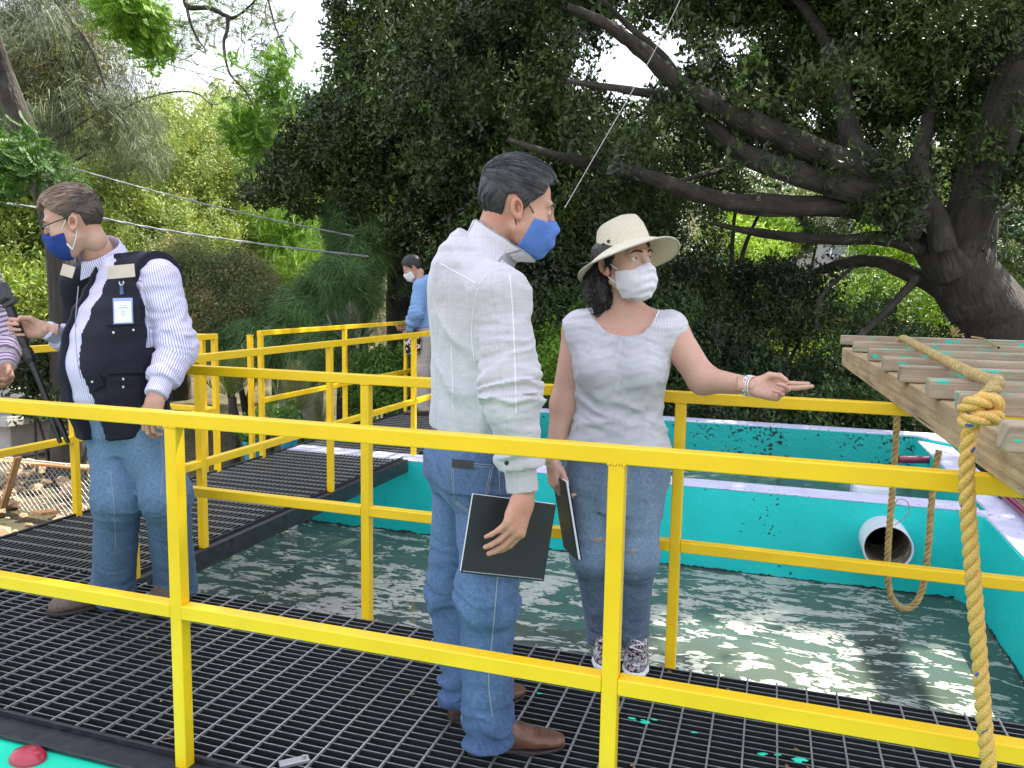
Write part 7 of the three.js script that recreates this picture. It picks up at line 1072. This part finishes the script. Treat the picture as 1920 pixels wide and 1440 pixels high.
{ // grey wispy tree filling the top left corner
  const base = V(at(-140, 500, 11).x, -0.85, at(-140, 500, 11).z);
  const t = tree('wispy_tree', 'grey-green wispy tree with drooping needle twigs, filling the top left corner', base, [base.clone(), at(-130, 400, 11), at(-120, 180, 11), at(-100, -100, 11)], [0.26, 0.22, 0.18, 0.12], [[A(10.8, [-122, 200], [-20, 165], [60, 160], [110, 152], [160, 165], [200, 192], [240, 235]), [0.1, 0.07, 0.05, 0.045, 0.035, 0.025, 0.01]], [A(10.8, [-110, 60], [0, 30], [60, 60], [130, 130], [200, 240]), [0.08, 0.05, 0.04, 0.03, 0.01]], [A(10.6, [-110, -40], [40, -60], [120, 20], [170, 90], [200, 170]), [0.08, 0.05, 0.035, 0.025, 0.01]], [A(10.6, [-120, 250], [0, 240], [90, 262], [180, 215]), [0.07, 0.04, 0.025, 0.01]], [A(12.5, [270, 185], [330, 172], [370, 176], [400, 200]), [0.012, 0.014, 0.012, 0.006]], [A(12.5, [180, 230], [230, 205], [270, 185]), [0.03, 0.02, 0.012]]]);
  crown(t, 'needles', [B(40, 60, 11, 1.3, 1.0, 1.0), B(140, 140, 11, 1.0, 1.0, 0.9), B(40, 230, 10.8, 1.0, 0.7, 0.8), B(190, 220, 11, 0.7, 0.6, 0.6), B(150, 10, 11.2, 0.7, 0.6, 0.6), B(330, 205, 12.5, 0.6, 0.28, 0.4, 0.9), B(240, 270, 12, 0.8, 0.6, 0.6)], 1450, LG.whip, LM.needle, { seed: 41, gap: 0.0, clump: 2, size: 1.0, dir: [0.15, 0.55, 0.7], tone: mixTone([0.12, 0.16, 0.09], [0.26, 0.31, 0.17], 0.5) });
  crown(t, 'leaf_tufts', [B(140, 150, 11, 1.1, 1.0, 0.9), B(60, 100, 11, 1.1, 1.0, 0.8)], 420, LG.small, LM.soft, { seed: 43, tone: mixTone([0.16, 0.18, 0.04], [0.3, 0.24, 0.06], 0.4) });
}
// sunny trees and bushes on the slope at the left
function bush(name, label, blobs, n, geo, mat, tone, o = {}) {
  const c = blobs[0][0], low = V(c.x, -0.85, c.z), t = thing(name, label, o.cat ?? 'tree', low, o.group), r = rng(o.seed ?? 5);
  blobs.slice(0, o.stems ?? 4).forEach(([p, rad], i) => mesh(i ? 'limb' : 'trunk', limbGeo([low.clone().add(V(0.1 * i, 0, 0)), V(lerp(low.x, p.x, 0.4) + 0.1 * i, lerp(low.y, p.y, 0.5), lerp(low.z, p.z, 0.4)), p.clone().add(V(0, rad.y * 0.3, 0))], [o.tr ?? 0.12, (o.tr ?? 0.12) * 0.7, 0.015], 8, 0.12, i), bark, t, low));
  crown(t, 'foliage', blobs, n, geo, mat, { tone, seed: o.seed ?? 5, gap: o.gap ?? -0.14, clump: o.clump ?? 1.4, size: o.size ?? 1, dir: o.dir, shell: o.shell });
  if (o.second) crown(t, 'pale_foliage', blobs, o.second[0], o.second[1], mat, { tone: o.second[2], seed: (o.seed ?? 5) + 1, gap: -0.02, clump: o.clump ?? 1.4, size: o.size ?? 1 });
  return t;
}
const olive = mixTone([0.24, 0.32, 0.09], [0.48, 0.58, 0.18], 0.6), gold = mixTone([0.34, 0.42, 0.05], [0.52, 0.54, 0.09], 0.3), lime = mixTone([0.2, 0.38, 0.03], [0.36, 0.54, 0.06], 0.35), pink = mixTone([0.5, 0.36, 0.2], [0.6, 0.5, 0.2], 0.4), darkG = backlitSpeck(mixTone([0.03, 0.058, 0.024], [0.09, 0.145, 0.045], 0.6)), blueG = mixTone([0.15, 0.28, 0.09], [0.3, 0.46, 0.17], 0.5);
bush('olive_tree', 'broad sunlit olive-green tree on the slope behind the man in the vest', [B(300, 320, 15, 1.8, 1.4, 1.4), B(190, 400, 14.5, 1.2, 1.1, 1.1), B(400, 400, 15, 1.1, 1.2, 1.0), B(320, 460, 14, 1.4, 0.9, 1.0), B(420, 270, 16, 1.0, 0.8, 0.9)], 3600, LG.mid, LM.soft, olive, { seed: 51, gap: 0.0, clump: 1.8, second: [2200, LG.small, gold], tr: 0.2 });
bush('flowering_shrub', 'shrub with pale yellow and pinkish leaf tips below the cables', [B(430, 540, 12.5, 0.8, 0.6, 0.7), B(350, 520, 12.5, 0.7, 0.6, 0.6), B(490, 590, 12, 0.6, 0.5, 0.6), B(380, 600, 12, 0.8, 0.45, 0.6)], 3000, LG.small, LM.soft, mixTone([0.16, 0.21, 0.08], [0.36, 0.4, 0.15], 0.5), { seed: 53, second: [500, LG.small, pink], cat: 'shrub', tr: 0.06 });
bush('lime_bush', 'brilliant lime-green bush lit from behind, between the two cables', [B(510, 440, 15, 0.75, 0.55, 0.6), B(560, 410, 15.2, 0.55, 0.6, 0.5), B(580, 470, 15, 0.7, 0.5, 0.5), B(470, 470, 15, 0.5, 0.4, 0.4), B(550, 510, 14.6, 0.6, 0.4, 0.5)], 2600, LG.fine, LM.thin, lime, { seed: 57, cat: 'bush', tr: 0.06, size: 0.75 });
bush('soft_conifer', 'soft blue-green feathery conifer left of the dark tree', [B(640, 540, 12, 0.6, 0.5, 0.5), B(650, 430, 12.6, 0.35, 0.7, 0.35), B(690, 460, 12.4, 0.3, 0.6, 0.3), B(560, 580, 11.8, 0.6, 0.35, 0.5), B(620, 660, 11.5, 0.7, 0.4, 0.5), B(480, 650, 11.5, 0.7, 0.35, 0.5)], 2300, LG.needle, LM.thin, blueG, { seed: 59, tr: 0.1, size: 0.9, gap: -0.04 });
bush('young_tree', 'yellow-green young tree at the left edge behind the dark slanting trunk', [B(30, 430, 11, 0.9, 0.9, 0.8), B(-40, 520, 10.5, 0.9, 0.9, 0.8), B(60, 560, 10, 0.6, 0.5, 0.5), B(110, 470, 11.5, 0.7, 0.8, 0.6), B(200, 560, 12, 1.0, 0.7, 0.7)], 3600, LG.mid, LM.soft, mixTone([0.16, 0.26, 0.04], [0.36, 0.46, 0.07], 0.5), { seed: 61, second: [700, LG.mid, gold], tr: 0.1 });
bush('leafy_shrub', 'thin dark-leaved shrub in front of the pale block wall at far left', [B(60, 690, 8.6, 0.4, 0.3, 0.25), B(100, 730, 8.6, 0.28, 0.25, 0.2), B(25, 700, 8.6, 0.25, 0.25, 0.2), B(90, 780, 8.4, 0.4, 0.18, 0.2), B(100, 660, 8.8, 0.3, 0.2, 0.2)], 330, LG.big, LM.soft, mixTone([0.035, 0.06, 0.02], [0.12, 0.18, 0.04], 0.6), { seed: 63, cat: 'shrub', tr: 0.02, gap: -0.1, size: 0.6, clump: 3 });
bush('back_tree', 'pale olive tree far up the slope under the white sky at left', [B(440, 260, 24, 2.4, 1.6, 1.6), B(380, 330, 24, 2.6, 1.8, 1.6), B(520, 330, 22, 2.2, 1.8, 1.6), B(160, 330, 24, 3.4, 2.0, 2), B(20, 300, 22, 3, 2.2, 2)], 7000, LG.mid, LM.soft, olive, { seed: 65, size: 1.5, second: [1200, LG.mid, gold], tr: 0.25 });
// undergrowth below the great tree
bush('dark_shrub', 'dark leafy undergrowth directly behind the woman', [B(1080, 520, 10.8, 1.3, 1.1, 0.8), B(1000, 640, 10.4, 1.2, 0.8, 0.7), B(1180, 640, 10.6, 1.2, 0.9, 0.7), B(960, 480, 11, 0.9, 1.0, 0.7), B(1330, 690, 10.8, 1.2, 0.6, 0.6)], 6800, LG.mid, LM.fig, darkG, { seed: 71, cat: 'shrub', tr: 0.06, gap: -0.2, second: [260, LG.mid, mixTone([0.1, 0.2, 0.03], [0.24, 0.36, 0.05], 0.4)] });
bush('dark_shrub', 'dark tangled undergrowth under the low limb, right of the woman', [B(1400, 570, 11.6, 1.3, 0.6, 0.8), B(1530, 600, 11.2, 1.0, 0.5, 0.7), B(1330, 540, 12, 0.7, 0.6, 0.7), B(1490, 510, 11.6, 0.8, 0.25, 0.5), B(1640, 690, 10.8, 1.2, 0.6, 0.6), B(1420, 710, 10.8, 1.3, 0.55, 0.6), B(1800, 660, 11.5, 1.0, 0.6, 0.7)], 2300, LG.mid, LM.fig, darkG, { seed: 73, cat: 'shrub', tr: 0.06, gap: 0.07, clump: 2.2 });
bush('sunlit_shrub', 'yellow-green sunlit shrubs seen through the gaps under the great tree', [B(1400, 490, 17, 0.9, 0.8, 0.6), B(1480, 600, 16, 1.0, 0.9, 0.6), B(1350, 640, 15.5, 0.9, 0.8, 0.6), B(1600, 600, 16, 1.1, 0.9, 0.6), B(1720, 590, 15, 0.8, 0.8, 0.5), B(1540, 690, 15, 1.2, 0.6, 0.5), B(1400, 450, 18, 1.1, 0.7, 0.6, 2), B(1830, 500, 17, 0.7, 0.8, 0.5), B(1660, 470, 17, 0.8, 0.8, 0.5)], 4200, LG.mid, LM.thin, mixTone([0.24, 0.4, 0.03], [0.46, 0.6, 0.06], 0.4), { seed: 75, cat: 'shrub', tr: 0.05, gap: -0.1, clump: 1.6, size: 1.3 });
bush('leafy_tree', 'leafy young tree half hiding the grey house beyond the low limb', [B(1470, 440, 19, 0.9, 0.6, 0.5), B(1400, 400, 19, 0.8, 0.5, 0.5), B(1540, 420, 18, 0.7, 0.6, 0.5), B(1850, 450, 16, 0.7, 0.7, 0.5), B(1905, 520, 15, 0.7, 0.7, 0.5)], 1500, LG.mid, LM.soft, backlitSpeck(mixTone([0.06, 0.1, 0.03], [0.16, 0.24, 0.06], 0.5)), { seed: 87, tr: 0.07, gap: -0.04, clump: 2, size: 1.2 });
bush('dark_hedge', 'low dark hedge just behind the farthest turquoise wall', [W3(-2.2, -0.1, -9.6, 1.2, 0.55, 0.5), W3(-0.4, -0.15, -9.7, 1.2, 0.5, 0.5), W3(1.2, -0.1, -9.8, 1.2, 0.55, 0.5), W3(2.6, -0.1, -9.4, 1.0, 0.6, 0.6), W3(2.8, 0.0, -7.6, 0.7, 0.6, 1.2)], 2600, LG.mid, LM.fig, darkG, { seed: 83, cat: 'hedge', tr: 0.03, gap: -0.3 });
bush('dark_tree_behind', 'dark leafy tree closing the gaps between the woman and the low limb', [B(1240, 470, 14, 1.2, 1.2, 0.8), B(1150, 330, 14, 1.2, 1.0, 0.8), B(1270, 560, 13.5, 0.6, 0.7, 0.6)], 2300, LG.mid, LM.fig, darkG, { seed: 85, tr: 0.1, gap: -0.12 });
bush('green_hedge', 'low green plants by the rail at the far end of the side walkway', [B(720, 690, 10.6, 0.45, 0.3, 0.3), B(740, 740, 10.2, 0.4, 0.25, 0.3), B(690, 740, 10.6, 0.35, 0.3, 0.3)], 620, LG.mid, LM.soft, mixTone([0.07, 0.16, 0.03], [0.2, 0.36, 0.05], 0.5), { seed: 77, cat: 'plant', tr: 0.02, size: 0.8 });
bush('green_hedge', 'small bright plant glimpsed between the man in white and the woman', [B(1034, 690, 9.6, 0.22, 0.3, 0.2), B(1040, 650, 9.8, 0.2, 0.25, 0.2)], 260, LG.mid, LM.soft, lime, { seed: 79, cat: 'plant', tr: 0.015, size: 0.75 });
{ // woods on the hillside far behind
  const t = thing('hillside_wood', 'distant wooded hillside closing the view behind the trees', 'wood', V(0, 0, -40)); t.userData.kind = 'stuff'; const bl = [], r = rng(91);
  for (let i = 0; i < 46; i++) { const u = -300 + 2500 * (i / 46) + 60 * r(), d = 26 + 16 * r(), v = (u < 700 ? 330 : 300) + 180 * r() - 3 * (d - 26), R = 2.2 + 1.6 * r(); bl.push(B(u, v, d, R, R * 0.8, R * 0.8)); }
  crown(t, 'foliage', bl, 15000, LG.mid, LM.soft, { seed: 93, size: 2.3, gap: -0.2, clump: 0.5, tone: mixTone([0.1, 0.15, 0.05], [0.3, 0.38, 0.1], 0.5) });
}
// palms and potted plants by the side walkway
function palm(label, c, n, len, tone, seed, trunkH, straw) {
  const t = thing('palm_plant', label, 'palm', V(c.x, -0.85, c.z)), r = rng(seed), col = new THREE.Color();
  mesh('trunk', limbGeo([V(c.x, -0.85, c.z), V(c.x + 0.02, (c.y - 0.85) / 2, c.z), c.clone()], [0.07, 0.06, 0.05], 9, 0.2, seed), bark, t, t.position);
  for (let i = 0; i < n; i++) { const g = LG.palm.clone(), az = i / n * 6.28 + r() * 0.5, el = 0.35 + 1.0 * r(), f = len * (0.75 + 0.4 * r()); tone(r, c, col); if (straw && r() < straw) col.setRGB(0.46, 0.4, 0.3); g.scale(f, f, f).rotateX(el).rotateY(az).translate(c.x, c.y, c.z); mesh('frond', g, new THREE.MeshPhysicalMaterial().copy(LM.soft), t, t.position).material.color.copy(col); }
  return t;
}
palm('yellow-green palm between the yellow posts beyond the side walkway', at(436, 745, 9.6), 13, 0.62, mixTone([0.2, 0.3, 0.03], [0.4, 0.46, 0.08], 0.3), 3, 0.9, 0.15);
palm('palm with dry straw-coloured fronds right of the yellow posts', at(558, 775, 10), 15, 0.66, mixTone([0.24, 0.34, 0.06], [0.42, 0.48, 0.1], 0.3), 5, 0.6, 0.5);
palm('small pale palm in front of the grey wall beyond the side walkway', at(600, 800, 10.4), 11, 0.5, mixTone([0.3, 0.36, 0.14], [0.42, 0.44, 0.2], 0.3), 8, 0.5, 0.4);
palm('grey-green palm behind the far post of the side walkway', at(660, 650, 11.2), 13, 0.62, mixTone([0.14, 0.2, 0.12], [0.24, 0.3, 0.18], 0.3), 9, 1.2, 0.1);
palm('low bright palm just above the walkway edge, left of the blue pot', at(500, 795, 9.2), 11, 0.42, mixTone([0.2, 0.36, 0.03], [0.34, 0.5, 0.05], 0.3), 12, 0.4, 0.1);
{
  const blue = phys({ color: C(0.02, 0.32, 0.5), roughness: 0.4, clearcoat: 0.3 });
  const pot = (label, u, v, d, s) => { const c = at(u, v, d), t = thing('blue_pot', label, 'pot', c); mesh('pot', new THREE.LatheGeometry([[0.001, -0.18], [0.085, -0.18], [0.1, -0.02], [0.118, 0.12], [0.128, 0.12], [0.128, 0.15], [0.112, 0.15], [0.1, 0.1]].map(([x, y]) => new THREE.Vector2(x * s, y * s)), 28), blue, t); mesh('soil', new THREE.CylinderGeometry(0.105 * s, 0.105 * s, 0.01, 20).translate(0, 0.1 * s, 0), twigM, t); crown(t, 'leaves', [[c.clone().add(V(0, 0.3 * s, 0)), V(0.16 * s, 0.18 * s, 0.16 * s), 1]], 40, LG.mid, LM.soft, { seed: u, gap: -1, size: 0.7, tone: mixTone([0.08, 0.2, 0.03], [0.2, 0.36, 0.05], 0.3) }); };
  pot('right-hand bright blue flower pot at the edge of the side walkway', 542, 832, 8.6, 0.86); pot('left-hand bright blue flower pot, half behind a yellow post', 474, 848, 8.1, 0.8);
  const w = thing('grey_pillar', 'plain pale grey wall end behind the palms beyond the side walkway', 'wall', V(at(560, 740, 12.4).x, -0.85, at(560, 740, 12.4).z)); const p0 = at(512, 760, 12.4), p1 = at(596, 700, 12.4); mesh('wall', block(p0.x, p1.x, -0.85, 0.42, w.position.z - 0.3, w.position.z, 0.02), M.concrete, w, w.position); mesh('coping', block(p0.x - 0.03, p1.x + 0.03, 0.421, 0.47, w.position.z - 0.33, w.position.z + 0.03, 0.01), M.concrete, w, w.position);
}
// houses glimpsed through the leaves
function house(label, c, w, d, h, wallMat, roofMat, ry, wins) {
  const t = thing('house', label, 'house', c); t.rotation.y = ry; const win = std({ color: C(0.16, 0.17, 0.18), roughness: 0.2 }), fr = MAT.white;
  mesh('wall', block(-w / 2, w / 2, 0, h, -d / 2, d / 2, 0.03), wallMat, t); mesh('roof', block(-w / 2 - 0.25, w / 2 + 0.25, h + 0.002, h + 0.18, -d / 2 - 0.25, d / 2 + 0.35, 0.03), roofMat, t);
  for (const [x, y, ww, hh] of wins) { const f = mesh('window', merge([block(x - ww / 2 - 0.06, x - ww / 2, y, y + hh, d / 2 + 0.004, d / 2 + 0.07, 0.01), block(x + ww / 2, x + ww / 2 + 0.06, y, y + hh, d / 2 + 0.004, d / 2 + 0.07, 0.01), block(x - ww / 2 - 0.06, x + ww / 2 + 0.06, y + hh + 0.001, y + hh + 0.06, d / 2 + 0.004, d / 2 + 0.08, 0.01), block(x - ww / 2 - 0.1, x + ww / 2 + 0.1, y - 0.07, y - 0.001, d / 2 + 0.004, d / 2 + 0.1, 0.01)]), fr, t); mesh('pane', block(x - ww / 2 + 0.001, x + ww / 2 - 0.001, y, y + hh, d / 2 - 0.02, d / 2 + 0.02, 0.004), win, f); }
}
{
  const c = at(1450, 470, 26), gr = std({ color: C(0.36, 0.34, 0.33), roughness: 0.9 }), tq = std({ color: C(0.12, 0.42, 0.46), roughness: 0.8 });
  house('grey house with white window frames glimpsed through leaves above the low limb', V(c.x, c.y - 1.4, c.z - 2), 4.4, 4, 2.9, gr, gr, 0.3, [[-1.2, 1.3, 0.6, 0.8], [0.3, 1.3, 0.6, 0.8], [1.5, 1.3, 0.5, 0.8]]);
  const e = at(1810, 500, 24); house('turquoise house wall glimpsed between the trunk and limbs of the great tree', V(e.x, e.y - 1.2, e.z - 2), 3.4, 3.5, 2.8, tq, gr, 0.2, [[-0.8, 1.2, 0.7, 0.9], [0.6, 1.2, 0.7, 0.9]]);
}
renderer.render(scene, camera);
